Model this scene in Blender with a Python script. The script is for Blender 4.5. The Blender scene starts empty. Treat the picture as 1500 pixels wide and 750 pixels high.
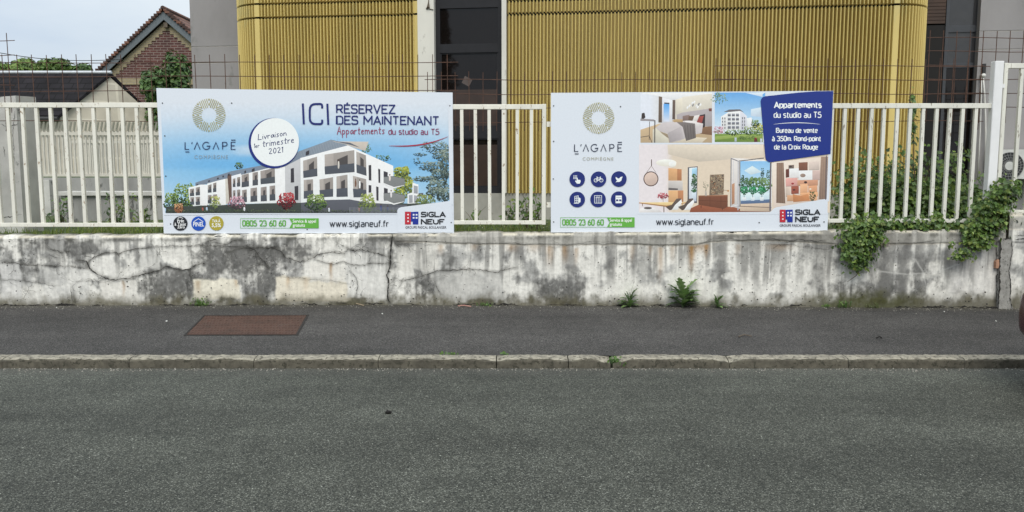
import bpy, math, random
import numpy as np
from mathutils import Vector

R = math.radians
random.seed(7)
scene = bpy.context.scene
COL = scene.collection

# ------------------------------------------------------------------ camera
FPX, PITCH, CAMZ = 1170.0, R(6.05), 1.6
cd = bpy.data.cameras.new("camera")
cam = bpy.data.objects.new("camera", cd)
COL.objects.link(cam)
cd.sensor_width = 36.0
cd.lens = 36.0 * FPX / 1500.0
cd.clip_start, cd.clip_end = 0.05, 3000
cam.location = (0, 0, CAMZ)
cam.rotation_euler = (R(90) - PITCH, 0, 0)
scene.camera = cam

# ------------------------------------------------------------------ sky, sun, exposure
SUN_EL, SUN_AZ = R(50), R(176)          # azimuth clockwise from +Y: high behind the camera
world = bpy.data.worlds.new("World")
scene.world = world
world.use_nodes = True
nt = world.node_tree
nt.nodes.clear()
sky = nt.nodes.new("ShaderNodeTexSky")
sky.sky_type = 'NISHITA'
sky.sun_disc = False
sky.sun_elevation, sky.sun_rotation = SUN_EL, SUN_AZ
sky.dust_density = 3.0
tc = nt.nodes.new("ShaderNodeTexCoord")
mp = nt.nodes.new("ShaderNodeMapping")
mp.inputs['Scale'].default_value = (1.0, 1.0, 2.6)
nz = nt.nodes.new("ShaderNodeTexNoise")
nz.inputs['Scale'].default_value = 2.2
nz.inputs['Detail'].default_value = 6
nz.inputs['Roughness'].default_value = 0.55
rmp = nt.nodes.new("ShaderNodeValToRGB")
rmp.color_ramp.elements[0].position = 0.33
rmp.color_ramp.elements[0].color = (4.7, 5.5, 6.5, 1)
rmp.color_ramp.elements[1].position = 0.68
rmp.color_ramp.elements[1].color = (6.5, 7.0, 7.25, 1)
mixw = nt.nodes.new("ShaderNodeMix")
mixw.data_type = 'RGBA'
mixw.inputs[0].default_value = 0.92
bg = nt.nodes.new("ShaderNodeBackground")
bg.inputs['Strength'].default_value = 0.105
out = nt.nodes.new("ShaderNodeOutputWorld")
L = nt.links.new
L(tc.outputs['Generated'], mp.inputs['Vector'])
L(mp.outputs['Vector'], nz.inputs['Vector'])
L(nz.outputs['Fac'], rmp.inputs['Fac'])
L(sky.outputs['Color'], mixw.inputs[6])
L(rmp.outputs['Color'], mixw.inputs[7])
# an overcast dome is dimmer at the horizon than overhead
sepw = nt.nodes.new("ShaderNodeSeparateXYZ")
L(tc.outputs['Generated'], sepw.inputs[0])
mrw = nt.nodes.new("ShaderNodeMapRange")
mrw.inputs['From Min'].default_value, mrw.inputs['From Max'].default_value = 0.0, 1.0
mrw.inputs['To Min'].default_value, mrw.inputs['To Max'].default_value = 0.73, 1.34
L(sepw.outputs[2], mrw.inputs['Value'])
vm = nt.nodes.new("ShaderNodeVectorMath")
vm.operation = 'SCALE'
L(mixw.outputs[2], vm.inputs[0])
L(mrw.outputs['Result'], vm.inputs['Scale'])
L(vm.outputs[0], bg.inputs['Color'])
L(bg.outputs['Background'], out.inputs['Surface'])

sd = bpy.data.lights.new("sun", 'SUN')
sd.energy = 1.5
sd.angle = R(40)
sd.color = (1.0, 0.955, 0.85)
sun = bpy.data.objects.new("sun", sd)
COL.objects.link(sun)
sdir = Vector((math.sin(SUN_AZ) * math.cos(SUN_EL), math.cos(SUN_AZ) * math.cos(SUN_EL), math.sin(SUN_EL)))
sun.rotation_euler = (-sdir).to_track_quat('-Z', 'Y').to_euler()
sun.location = (0, 0, 30)

scene.view_settings.view_transform = 'Standard'
scene.view_settings.look = 'None'
scene.view_settings.exposure = 0.62
scene.view_settings.gamma = 1.0
scene.view_settings.use_curve_mapping = False
scene.cycles.max_bounces = 7
scene.cycles.diffuse_bounces = 3
scene.cycles.transparent_max_bounces = 6

# ------------------------------------------------------------------ from a sight line to a real place
CO, SI = math.cos(PITCH), math.sin(PITCH)
def ray(px, py):
    x, y = (px - 750.0) / FPX, (375.0 - py) / FPX
    return (x, CO + y * SI, -SI + y * CO)
def at(px, py, Y):
    d = ray(px, py)
    t = Y / d[1]
    return (d[0] * t, Y, CAMZ + d[2] * t)
def atz(px, py, z):
    d = ray(px, py)
    t = (z - CAMZ) / d[2]
    return (d[0] * t, d[1] * t, z)
def zof(py, Y):
    return at(750, py, Y)[2]
def xof(px, py, Y):
    return at(px, py, Y)[0]
def project(x, y, z):
    z = z - CAMZ
    f = y * CO - z * SI
    u = y * SI + z * CO
    return 750 + FPX * x / f, 375 - FPX * u / f
def lin(c):
    return tuple(((v / 255.0) / 12.92 if v / 255.0 <= 0.04045 else ((v / 255.0 + 0.055) / 1.055) ** 2.4) for v in c)

# ------------------------------------------------------------------ objects
ORG = {}
def tag(o, label=None, cat=None, group=None, kind=None):
    if label: o["label"] = label
    if cat: o["category"] = cat
    if group: o["group"] = group
    if kind: o["kind"] = kind
    return o
def empty(name, loc, label, cat, group=None):
    o = bpy.data.objects.new(name, None)
    COL.objects.link(o)
    o.location = loc
    o.empty_display_size = 0.2
    ORG[o.name] = Vector(loc)
    return tag(o, label, cat, group)

class MB:
    """collects shapes and links them as one mesh object"""
    def __init__(s):
        s.v, s.f, s.c, s.m = [], [], [], []
    def face(s, pts, col=None, m=0):
        n = len(s.v)
        s.v.extend([tuple(p) for p in pts])
        s.f.append(tuple(range(n, n + len(pts))))
        s.c.append(col); s.m.append(m)
    def mesh(s, verts, faces, col=None, m=0):
        n = len(s.v)
        s.v.extend([tuple(p) for p in verts])
        for f in faces:
            s.f.append(tuple(i + n for i in f)); s.c.append(col); s.m.append(m)
    def hexa(s, p, col=None, m=0):
        s.mesh(p, [(0, 3, 2, 1), (4, 5, 6, 7), (0, 1, 5, 4), (1, 2, 6, 5), (2, 3, 7, 6), (3, 0, 4, 7)], col, m)
    def box(s, x0, x1, y0, y1, z0, z1, col=None, m=0, bev=0.0):
        if bev <= 0:
            s.hexa([(x0, y0, z0), (x1, y0, z0), (x1, y1, z0), (x0, y1, z0), (x0, y0, z1), (x1, y0, z1), (x1, y1, z1), (x0, y1, z1)], col, m)
            return
        b = bev
        V, F = [], []
        def ring(z, i):
            V.extend([(x0 + i, y0, z), (x1 - i, y0, z), (x1, y0 + i, z), (x1, y1 - i, z), (x1 - i, y1, z), (x0 + i, y1, z), (x0, y1 - i, z), (x0, y0 + i, z)])
        def ring2(z):
            V.extend([(x0 + b, y0 + b, z)] * 0 + [(x0 + b, y0 + b * .3, z), (x1 - b, y0 + b * .3, z), (x1 - b * .3, y0 + b, z), (x1 - b * .3, y1 - b, z), (x1 - b, y1 - b * .3, z), (x0 + b, y1 - b * .3, z), (x0 + b * .3, y1 - b, z), (x0 + b * .3, y0 + b, z)])
        ring2(z0); ring(z0 + b, b); ring(z1 - b, b); ring2(z1)
        for k in range(3):
            for i in range(8):
                j = (i + 1) % 8
                F.append((k * 8 + i, k * 8 + j, k * 8 + 8 + j, k * 8 + 8 + i))
        F.append(tuple(range(7, -1, -1))); F.append(tuple(range(24, 32)))
        s.mesh(V, F, col, m)
    def tube(s, path, r, n=8, col=None, m=0, caps=True):
        P = [Vector(p) for p in path]
        rr = r if isinstance(r, (list, tuple)) else [r] * len(P)
        V, F = [], []
        up = Vector((0.13, 0.21, 0.97))
        for i, p in enumerate(P):
            t = (P[min(i + 1, len(P) - 1)] - P[max(i - 1, 0)]).normalized()
            a = t.cross(up)
            if a.length < 0.15: a = t.cross(Vector((1, 0.1, 0)))
            a.normalize(); b = t.cross(a)
            for k in range(n):
                w = 2 * math.pi * k / n
                V.append(tuple(p + (a * math.cos(w) + b * math.sin(w)) * rr[i]))
        for i in range(len(P) - 1):
            for k in range(n):
                j = (k + 1) % n
                F.append((i * n + k, i * n + j, (i + 1) * n + j, (i + 1) * n + k))
        if caps:
            F.append(tuple(range(n - 1, -1, -1))); F.append(tuple(range((len(P) - 1) * n, len(P) * n)))
        s.mesh(V, F, col, m)
    def disc(s, c, axis, r, depth, n=24, col=None, m=0):
        c, a = Vector(c), Vector(axis).normalized()
        s.tube([c, c + a * depth], r, n, col, m)
    def build(s, name, mat, parent=None, smooth=False):
        me = bpy.data.meshes.new(name)
        off = Vector((0, 0, 0))
        if parent is not None:
            off = ORG[parent.name]
        me.from_pydata([(v[0] - off[0], v[1] - off[1], v[2] - off[2]) for v in s.v], [], s.f)
        for mm in (mat if isinstance(mat, (list, tuple)) else [mat]):
            me.materials.append(mm)
        if any(s.m):
            me.polygons.foreach_set("material_index", s.m)
        if any(c is not None for c in s.c):
            at_ = me.color_attributes.new("col", 'FLOAT_COLOR', 'CORNER')
            buf = []
            for f, c in zip(s.f, s.c):
                c = c or (0.5, 0.5, 0.5)
                if isinstance(c[0], (tuple, list)):
                    for q in c: buf.extend((q[0], q[1], q[2], 1))
                else:
                    buf.extend((c[0], c[1], c[2], 1) * len(f))
            at_.data.foreach_set("color", buf)
        if smooth:
            me.polygons.foreach_set("use_smooth", [True] * len(me.polygons))
        me.update()
        o = bpy.data.objects.new(name, me)
        COL.objects.link(o)
        if parent is not None:
            o.parent = parent
        ORG[o.name] = off.copy()
        return o
def sub(name, mb, mat, parent, smooth=False):
    """a sub-part: parent is a part mesh whose own origin is its thing's origin"""
    return mb.build(name, mat, parent, smooth)

# ------------------------------------------------------------------ materials
def newmat(name):
    m = bpy.data.materials.new(name)
    m.use_nodes = True
    return m, m.node_tree, m.node_tree.nodes['Principled BSDF']
def N(t, kind, **kw):
    n = t.nodes.new(kind)
    for k, v in kw.items():
        if k in n.inputs: n.inputs[k].default_value = v
        else: setattr(n, k, v)
    return n
def coords(t, scale=(1, 1, 1), rot=(0, 0, 0)):
    c = N(t, "ShaderNodeTexCoord")
    m = N(t, "ShaderNodeMapping")
    m.inputs['Scale'].default_value = scale
    m.inputs['Rotation'].default_value = rot
    t.links.new(c.outputs['Object'], m.inputs['Vector'])
    return m.outputs['Vector']
def noise(t, vec, scale, detail=4, rough=0.55):
    n = N(t, "ShaderNodeTexNoise", Scale=scale, Detail=detail, Roughness=rough)
    t.links.new(vec, n.inputs['Vector'])
    return n.outputs['Fac']
def ramp(t, fac, stops):
    r = N(t, "ShaderNodeValToRGB")
    e = r.color_ramp.elements
    while len(e) < len(stops): e.new(0.5)
    for i, (p, c) in enumerate(stops):
        e[i].position = p
        e[i].color = (c[0], c[1], c[2], 1) if isinstance(c, (tuple, list)) else (c, c, c, 1)
    t.links.new(fac, r.inputs['Fac'])
    return r.outputs['Color']
def mixc(t, fac, a, b, blend='MIX'):
    m = N(t, "ShaderNodeMix", data_type='RGBA', blend_type=blend)
    for sock, v in ((m.inputs[0], fac), (m.inputs[6], a), (m.inputs[7], b)):
        if hasattr(v, 'is_output'): t.links.new(v, sock)
        elif isinstance(v, (tuple, list)): sock.default_value = (v[0], v[1], v[2], 1)
        else: sock.default_value = v
    return m.outputs[2]
def bump(t, bs, h, strength=0.3, dist=0.01):
    b = N(t, "ShaderNodeBump", Strength=strength, Distance=dist)
    t.links.new(h, b.inputs['Height'])
    t.links.new(b.outputs['Normal'], bs.inputs['Normal'])
def attr(t, name="col"):
    a = N(t, "ShaderNodeAttribute", attribute_name=name)
    return a.outputs['Color']

def worn(name, c, var=0.2, rough=0.6, scale=6.0, spots=None, spot_amt=0.62, metal=0.0, bmp=0.15, stretch=(1, 1, 1), spot_scale=14):
    """a painted or bare surface with uneven tone and, if given, spots of wear"""
    m, t, b = newmat(name)
    v = coords(t, stretch)
    n1 = noise(t, v, scale, 6, 0.62)
    lo = tuple(x * (1 - var) for x in c); hi = tuple(min(1, x * (1 + var)) for x in c)
    col = ramp(t, n1, [(0.3, lo), (0.7, hi)])
    if spots:
        n2 = noise(t, v, spot_scale, 5, 0.7)
        f = ramp(t, n2, [(spot_amt, 0.0), (spot_amt + 0.06, 1.0)])
        col = mixc(t, f, col, spots)
    t.links.new(col, b.inputs['Base Color'])
    b.inputs['Roughness'].default_value = rough
    b.inputs['Metallic'].default_value = metal
    n3 = noise(t, v, scale * 18, 3, 0.6)
    if bmp: bump(t, b, n3, bmp, 0.004)
    return m
def plain(name, c, rough=0.5, metal=0.0, spec=None):
    m, t, b = newmat(name)
    v = coords(t)
    n1 = noise(t, v, 9, 4)
    col = ramp(t, n1, [(0.3, tuple(x * 0.88 for x in c)), (0.7, tuple(min(1, x * 1.1) for x in c))])
    t.links.new(col, b.inputs['Base Color'])
    b.inputs['Roughness'].default_value = rough
    b.inputs['Metallic'].default_value = metal
    if spec is not None: b.inputs['Specular IOR Level'].default_value = spec
    return m
def vcol(name, rough=0.6, grain=0.12, gscale=40, bmp=0.0, spec=0.5, trans=0.0):
    m, t, b = newmat(name)
    v = coords(t)
    n1 = noise(t, v, gscale, 4, 0.6)
    g = ramp(t, n1, [(0.25, 1 - grain), (0.75, 1 + grain)])
    col = mixc(t, 1.0, attr(t), g, 'MULTIPLY')
    t.links.new(col, b.inputs['Base Color'])
    b.inputs['Roughness'].default_value = rough
    b.inputs['Specular IOR Level'].default_value = spec
    if bmp: bump(t, b, n1, bmp, 0.004)
    if trans:
        tr = N(t, "ShaderNodeBsdfTranslucent")
        t.links.new(col, tr.inputs['Color'])
        ms = N(t, "ShaderNodeMixShader")
        ms.inputs[0].default_value = trans
        o = t.nodes['Material Output']
        t.links.new(b.outputs[0], ms.inputs[1]); t.links.new(tr.outputs[0], ms.inputs[2])
        t.links.new(ms.outputs[0], o.inputs['Surface'])
    return m

def asphalt(name, dark, mid, light, vscale, big=0.25, tint=(1, 1, 1), light_amt=0.75, edge=None):
    m, t, b = newmat(name)
    v = coords(t)
    vo = N(t, "ShaderNodeTexVoronoi", Scale=vscale)
    vo.feature = 'F1'
    t.links.new(v, vo.inputs['Vector'])
    sep = N(t, "ShaderNodeSeparateColor")
    t.links.new(vo.outputs['Color'], sep.inputs[0])
    stone = ramp(t, sep.outputs[0], [(0.0, dark), (0.45, mid), (light_amt, mid), (1.0, light)])
    # gaps between the stones
    gap = ramp(t, vo.outputs['Distance'], [(0.28, 1.0), (0.62, 0.55)])
    c1 = mixc(t, 1.0, stone, gap, 'MULTIPLY')
    fine = noise(t, v, vscale * 1.9, 3, 0.7)
    c1 = mixc(t, 1.0, c1, ramp(t, fine, [(0.25, 0.7), (0.75, 1.3)]), 'MULTIPLY')
    v2 = coords(t, (0.35, 1.0, 1.0))
    nb = noise(t, v2, 0.9, 5, 0.6)
    nb2 = noise(t, v, 3.2, 5, 0.6)
    c1 = mixc(t, 1.0, c1, ramp(t, nb, [(0.3, 1 - big), (0.7, 1 + big)]), 'MULTIPLY')
    c1 = mixc(t, 1.0, c1, ramp(t, nb2, [(0.3, 1 - big * .5), (0.7, 1 + big * .5)]), 'MULTIPLY')
    v3 = coords(t, (0.05, 1.3, 1.0))
    c1 = mixc(t, 1.0, c1, ramp(t, noise(t, v3, 1.0, 4, 0.6), [(0.3, 1 - big * .45), (0.7, 1 + big * .45)]), 'MULTIPLY')
    # stains
    c1 = mixc(t, ramp(t, noise(t, v, 1.7, 6, 0.7), [(0.60, 0.0), (0.72, 0.35)]), c1, dark)
    # here and there a light chip
    vc = N(t, "ShaderNodeTexVoronoi", Scale=vscale * 0.21)
    t.links.new(v, vc.inputs['Vector'])
    sc = N(t, "ShaderNodeSeparateColor")
    t.links.new(vc.outputs['Color'], sc.inputs[0])
    pick = ramp(t, sc.outputs[1], [(0.90, 0.0), (0.92, 1.0)])
    near = ramp(t, vc.outputs['Distance'], [(0.10, 1.0), (0.14, 0.0)])
    chip = mixc(t, 1.0, pick, near, 'MULTIPLY')
    c1 = mixc(t, chip, c1, tuple(x * 1.7 for x in light))
    if edge:
        e = edge(t, v)
        c1 = mixc(t, e[0], c1, e[1])
    t.links.new(c1, b.inputs['Base Color'])
    b.inputs['Roughness'].default_value = 0.86
    b.inputs['Specular IOR Level'].default_value = 0.35
    hb = ramp(t, vo.outputs['Distance'], [(0.1, 1.0), (0.7, 0.0)])
    bump(t, b, hb, 0.55, 0.006)
    return m
def dirt_far(t, v):
    """soil and dust washed against the foot of the wall, and over the kerb"""
    sp = N(t, "ShaderNodeSeparateXYZ"); t.links.new(v, sp.inputs[0])
    n = noise(t, v, 5, 5, 0.7)
    ad = N(t, "ShaderNodeMath", operation='MULTIPLY_ADD')
    t.links.new(n, ad.inputs[0]); ad.inputs[1].default_value = 0.35; t.links.new(sp.outputs[1], ad.inputs[2])
    f = ramp(t, N_map(t, ad.outputs[0], 8.62, 8.92), [(0.0, 0.0), (1.0, 0.8)])
    return f, (0.085, 0.078, 0.06)
def N_map(t, s, a, b):
    m = N(t, "ShaderNodeMapRange")
    m.inputs['From Min'].default_value = a; m.inputs['From Max'].default_value = b
    t.links.new(s, m.inputs['Value'])
    return m.outputs['Result']
def road_edge(t, v):
    sp = N(t, "ShaderNodeSeparateXYZ"); t.links.new(v, sp.inputs[0])
    n = noise(t, v, 2.5, 5, 0.7)
    ad = N(t, "ShaderNodeMath", operation='MULTIPLY_ADD')
    t.links.new(n, ad.inputs[0]); ad.inputs[1].default_value = 0.5; t.links.new(sp.outputs[1], ad.inputs[2])
    f = ramp(t, N_map(t, ad.outputs[0], 6.35, 6.78), [(0.0, 0.0), (1.0, 0.5)])
    return f, (0.13, 0.125, 0.11)

MAT = {}
MAT['road'] = asphalt("road_asphalt", (0.016, 0.019, 0.016), (0.082, 0.086, 0.070), (0.25, 0.255, 0.218), 150, 0.30, edge=road_edge)
MAT['pave'] = asphalt("pavement_asphalt", (0.020, 0.019, 0.019), (0.078, 0.073, 0.068), (0.19, 0.18, 0.17), 145, 0.30, light_amt=0.72, edge=dirt_far)
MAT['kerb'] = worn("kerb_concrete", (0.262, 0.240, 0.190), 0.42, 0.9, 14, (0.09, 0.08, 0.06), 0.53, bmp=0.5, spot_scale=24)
MAT['kerb_face'] = worn("shaded_grimy_kerb_face", (0.092, 0.083, 0.063), 0.4, 0.95, 14, (0.045, 0.042, 0.03), 0.54, bmp=0.6, spot_scale=30)  # upright face: shade from the top light put into the colour, plus grime spots
MAT['soil'] = worn("soil", (0.06, 0.085, 0.028), 0.4, 0.95, 5, (0.035, 0.05, 0.015), 0.55)
MAT['white_metal'] = worn("white_painted_steel", (0.74, 0.72, 0.64), 0.12, 0.45, 5, (0.26, 0.17, 0.09), 0.61, bmp=0.05, spot_scale=30, stretch=(1, 1, .4))
MAT['white_flaky'] = worn("flaking_painted_steel", (0.68, 0.67, 0.60), 0.14, 0.55, 5, (0.20, 0.165, 0.12), 0.60, bmp=0.1, spot_scale=34, stretch=(1, 1, .22))
MAT['post_white'] = worn("clean_white_steel", (0.76, 0.76, 0.76), 0.06, 0.4, 4, bmp=0)
MAT['rust'] = worn("rusty_wire", (0.085, 0.042, 0.028), 0.4, 0.85, 12, bmp=0.2)
MAT['rust_plate'] = None
MAT['concrete'] = worn("weathered_concrete", (0.50, 0.49, 0.465), 0.22, 0.9, 2.2, (0.14, 0.14, 0.13), 0.62, bmp=0.3, spot_scale=4)
MAT['concrete_dark'] = worn("stained_concrete", (0.29, 0.285, 0.275), 0.35, 0.9, 2.0, (0.09, 0.09, 0.085), 0.58, bmp=0.3, spot_scale=5, stretch=(1, 1, 0.35))
MAT['concrete_grey'] = worn("building_concrete", (0.275, 0.262, 0.262), 0.12, 0.85, 1.6, (0.22, 0.215, 0.21), 0.6, bmp=0.12, spot_scale=3, stretch=(1, 1, 0.5))
MAT['plinth'] = worn("plinth_concrete", (0.33, 0.32, 0.29), 0.18, 0.9, 2.5, (0.18, 0.17, 0.14), 0.6, bmp=0.2, spot_scale=4)
MAT['joint'] = plain("joint_mortar", (0.50, 0.47, 0.43), 0.9)
MAT['yellow'] = worn("yellow_cladding", (0.61, 0.475, 0.165), 0.14, 0.42, 1.3, (0.50, 0.42, 0.17), 0.60, bmp=0, spot_scale=2.2, stretch=(1, 1, 0.25))
MAT['black'] = plain("dark_gap", (0.012, 0.012, 0.012), 0.8)
MAT['interior'] = plain("dark_interior", (0.012, 0.011, 0.011), 0.9)
MAT['frame'] = plain("charcoal_frame", (0.019, 0.019, 0.022), 0.5, spec=0.22)
MAT['glass'] = plain("dark_glass", (0.007, 0.005, 0.0045), 0.03, spec=0.36)
MAT['blind'] = worn("brown_blind", (0.055, 0.030, 0.020), 0.25, 0.7, 4, bmp=0)
MAT['offwhite'] = worn("offwhite_pilaster", (0.62, 0.60, 0.54), 0.08, 0.6, 2.5, (0.45, 0.43, 0.38), 0.62, bmp=0.03, spot_scale=5, stretch=(1, 1, 0.4))
MAT['board'] = worn("sign_board", tuple(v * 1.12 for v in lin((207, 212, 223))), 0.03, 0.32, 2, bmp=0)
MAT['print'] = vcol("sign_print", 0.33, 0.03, 60)
MAT['photo_print'] = vcol("sign_photo_print", 0.33, 0.06, 26)
MAT['leaf'] = vcol("ivy_leaves", 0.45, 0.2, 30, trans=0.22)
MAT['tree_leaf'] = vcol("tree_leaves", 0.55, 0.2, 5, trans=0.2)
MAT['grass'] = vcol("grass_blades", 0.6, 0.15, 30, trans=0.25)
MAT['stem'] = worn("woody_stem", (0.09, 0.065, 0.04), 0.3, 0.85, 8)
MAT['bark'] = worn("bark", (0.10, 0.08, 0.06), 0.3, 0.9, 6)
MAT['screw'] = plain("screw_steel", (0.10, 0.10, 0.10), 0.4, 0.8)
MAT['plastic_white'] = plain("white_plastic", (0.62, 0.61, 0.58), 0.5)
MAT['ac_white'] = plain("ac_casing", (0.55, 0.55, 0.53), 0.45)
MAT['ac_dark'] = plain("ac_grille", (0.03, 0.03, 0.032), 0.5)
MAT['zinc'] = plain("zinc_ridge", (0.55, 0.57, 0.60), 0.5, 0.3)
MAT['bargeboard'] = plain("grey_bargeboard", (0.115, 0.135, 0.15), 0.6)
MAT['maroon'] = plain("maroon_paint", (0.050, 0.007, 0.011), 0.25)
MAT['rubber'] = plain("tyre_rubber", (0.018, 0.018, 0.018), 0.85)
MAT['alloy'] = plain("wheel_alloy", (0.45, 0.45, 0.46), 0.3, 0.9)
MAT['headlight'] = plain("headlight_lens", (0.55, 0.57, 0.6), 0.08)
MAT['car_trim'] = plain("car_trim", (0.02, 0.02, 0.02), 0.6)
MAT['debris_dark'] = plain("dark_clod", (0.008, 0.007, 0.006), 0.9)
MAT['dead_leaf'] = plain("dead_leaf", (0.30, 0.13, 0.05), 0.8)
MAT['straw'] = plain("dry_straw", (0.38, 0.30, 0.20), 0.9)
MAT['paper'] = plain("paper_scrap", (0.6, 0.6, 0.57), 0.9)
MAT['plaster'] = None

def tile_mat(name, c1, c2, mortar, w, h, ms, axis='XZ', bmp=0.4, off=0.5, spec=0.4):
    m, t, b = newmat(name)
    c = N(t, "ShaderNodeTexCoord")
    sp = N(t, "ShaderNodeSeparateXYZ"); t.links.new(c.outputs['Object'], sp.inputs[0])
    cb = N(t, "ShaderNodeCombineXYZ")
    t.links.new(sp.outputs['XYZ'.index(axis[0])], cb.inputs[0])
    t.links.new(sp.outputs['XYZ'.index(axis[1])], cb.inputs[1])
    br = N(t, "ShaderNodeTexBrick")
    br.offset = off
    t.links.new(cb.outputs[0], br.inputs['Vector'])
    br.inputs['Color1'].default_value = (*c1, 1); br.inputs['Color2'].default_value = (*c2, 1)
    br.inputs['Mortar'].default_value = (*mortar, 1)
    br.inputs['Scale'].default_value = 1.0
    br.inputs['Brick Width'].default_value = w; br.inputs['Row Height'].default_value = h
    br.inputs['Mortar Size'].default_value = ms
    n = noise(t, c.outputs['Object'], 1.2, 5)
    col = mixc(t, 1.0, br.outputs['Color'], ramp(t, n, [(0.3, 0.78), (0.7, 1.2)]), 'MULTIPLY')
    t.links.new(col, b.inputs['Base Color'])
    b.inputs['Roughness'].default_value = 0.85
    b.inputs['Specular IOR Level'].default_value = spec
    iv = N(t, "ShaderNodeMath", operation='SUBTRACT'); iv.inputs[0].default_value = 1.0
    t.links.new(br.outputs['Fac'], iv.inputs[1])
    bump(t, b, iv.outputs[0], bmp, 0.01)
    return m
MAT['brick'] = tile_mat("dark_red_brick", (0.110, 0.042, 0.036), (0.072, 0.030, 0.028), (0.22, 0.17, 0.15), 0.30, 0.105, 0.014)
MAT['cream_brick'] = tile_mat("cream_brick", (0.34, 0.28, 0.17), (0.29, 0.24, 0.15), (0.25, 0.22, 0.17), 0.30, 0.105, 0.012)
MAT['slate'] = tile_mat("dark_slate", (0.022, 0.020, 0.023), (0.015, 0.014, 0.016), (0.008, 0.008, 0.008), 0.34, 0.17, 0.012, spec=0.12)
MAT['redtile'] = tile_mat("red_roof_tile", (0.20, 0.095, 0.065), (0.15, 0.075, 0.055), (0.06, 0.035, 0.03), 0.30, 0.22, 0.03, axis='YZ', bmp=0.8)
MAT['gable'] = tile_mat("beige_gable_panels", (0.60, 0.54, 0.44), (0.54, 0.49, 0.41), (0.70, 0.64, 0.53), 1.25, 0.55, 0.03, axis='YZ', bmp=0.1, off=0.0)

def checker_plate():
    m, t, b = newmat("rusty_checker_plate")
    v = coords(t)
    n1 = noise(t, v, 4, 6, 0.65); n2 = noise(t, v, 30, 4, 0.6)
    c = ramp(t, n1, [(0.3, (0.046, 0.025, 0.017)), (0.55, (0.082, 0.040, 0.027)), (0.75, (0.072, 0.046, 0.035))])
    c = mixc(t, 1.0, c, ramp(t, n2, [(0.3, 0.75), (0.7, 1.25)]), 'MULTIPLY')
    t.links.new(c, b.inputs['Base Color'])
    b.inputs['Roughness'].default_value = 0.75
    b.inputs['Metallic'].default_value = 0.15
    bump(t, b, n2, 0.5, 0.004)
    return m
MAT['rust_plate'] = checker_plate()

def plaster():
    m, t, b = newmat("stained_white_render")
    v = coords(t)
    a = attr(t)
    n1 = noise(t, v, 26, 6, 0.68)
    n2 = noise(t, v, 120, 3, 0.6)
    c = mixc(t, 1.0, a, ramp(t, n1, [(0.25, 0.80), (0.5, 1.0), (0.75, 1.14)]), 'MULTIPLY')
    vs = coords(t, (1, 1, 0.13))
    n3 = noise(t, vs, 22, 4, 0.6)
    c = mixc(t, 1.0, c, ramp(t, n3, [(0.3, 0.86), (0.7, 1.08)]), 'MULTIPLY')
    # pitting: little dark holes
    vo = N(t, "ShaderNodeTexVoronoi", Scale=34.0); t.links.new(v, vo.inputs['Vector'])
    sc = N(t, "ShaderNodeSeparateColor"); t.links.new(vo.outputs['Color'], sc.inputs[0])
    patch = noise(t, v, 3.0, 4, 0.6)
    pm = mixc(t, 1.0, ramp(t, sc.outputs[0], [(0.70, 0), (0.74, 1)]), ramp(t, vo.outputs['Distance'], [(0.16, 1), (0.28, 0)]), 'MULTIPLY')
    pm = mixc(t, 1.0, pm, ramp(t, patch, [(0.50, 0), (0.62, 1)]), 'MULTIPLY')
    c = mixc(t, pm, c, (0.07, 0.07, 0.065))
    t.links.new(c, b.inputs['Base Color'])
    b.inputs['Roughness'].default_value = 0.9
    b.inputs['Specular IOR Level'].default_value = 0.25
    h = mixc(t, 0.5, ramp(t, n1, [(0, 0), (1, 1)]), ramp(t, n2, [(0, 0), (1, 1)]))
    bump(t, b, h, 0.45, 0.012)
    return m
MAT['plaster'] = plaster()
MAT['crack'] = plain("crack_shadow_dirt", (0.022, 0.020, 0.018), 1.0)
# ------------------------------------------------------------------ numpy noise
_rng = np.random.RandomState(3)
_T = _rng.rand(256, 256).astype(np.float32)
def vnoise(x, y):
    xi, yi = np.floor(x).astype(int), np.floor(y).astype(int)
    fx, fy = x - xi, y - yi
    fx = fx * fx * (3 - 2 * fx); fy = fy * fy * (3 - 2 * fy)
    a = _T[xi % 256, yi % 256]; b = _T[(xi + 1) % 256, yi % 256]
    c = _T[xi % 256, (yi + 1) % 256]; d = _T[(xi + 1) % 256, (yi + 1) % 256]
    return (a * (1 - fx) + b * fx) * (1 - fy) + (c * (1 - fx) + d * fx) * fy
def fbm(x, y, o=5, r=0.55):
    s, a, t = 0, 1, 0
    for k in range(o):
        s = s + a * vnoise(x * 2 ** k + 17.3 * k, y * 2 ** k + 5.1 * k); t += a; a *= r
    return s / t
def sst(a, b, x):
    t = np.clip((x - a) / (b - a), 0, 1)
    return t * t * (3 - 2 * t)

# ------------------------------------------------------------------ road, kerb, pavement, ground
ROAD_END = 6.40
KERB_Y0, KERB_Y1, KERB_Z = 6.385, 6.515, 0.082
WALL_Y = 8.66
PAVE_Z = 0.14
rd = MB()
rd.face([(-60, -40, 0), (60, -40, 0), (60, ROAD_END, 0), (-60, ROAD_END, 0)])
tag(rd.build("road", MAT['road']), kind="structure")
gr = MB()
gr.face([(-1500, -900, -0.06), (1500, -900, -0.06), (1500, 2500, -0.06), (-1500, 2500, -0.06)])
tag(gr.build("ground", MAT['soil']), kind="structure")
def pave_h(x, y):
    f = min(1.0, max(0.0, (y - KERB_Y1) / (WALL_Y - KERB_Y1)))
    z = KERB_Z - 0.004 + (PAVE_Z - KERB_Z + 0.004) * f
    zr = zof(np.interp(750 + x * 134, [0, 600, 1000, 1470], [447.5, 446.5, 448.5, 451.5]), WALL_Y)
    return z + 0.003 * math.sin(x * 1.3 + 2 * y) * math.sin(math.pi * f) + (zr - PAVE_Z) * f
pv = MB()
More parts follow.
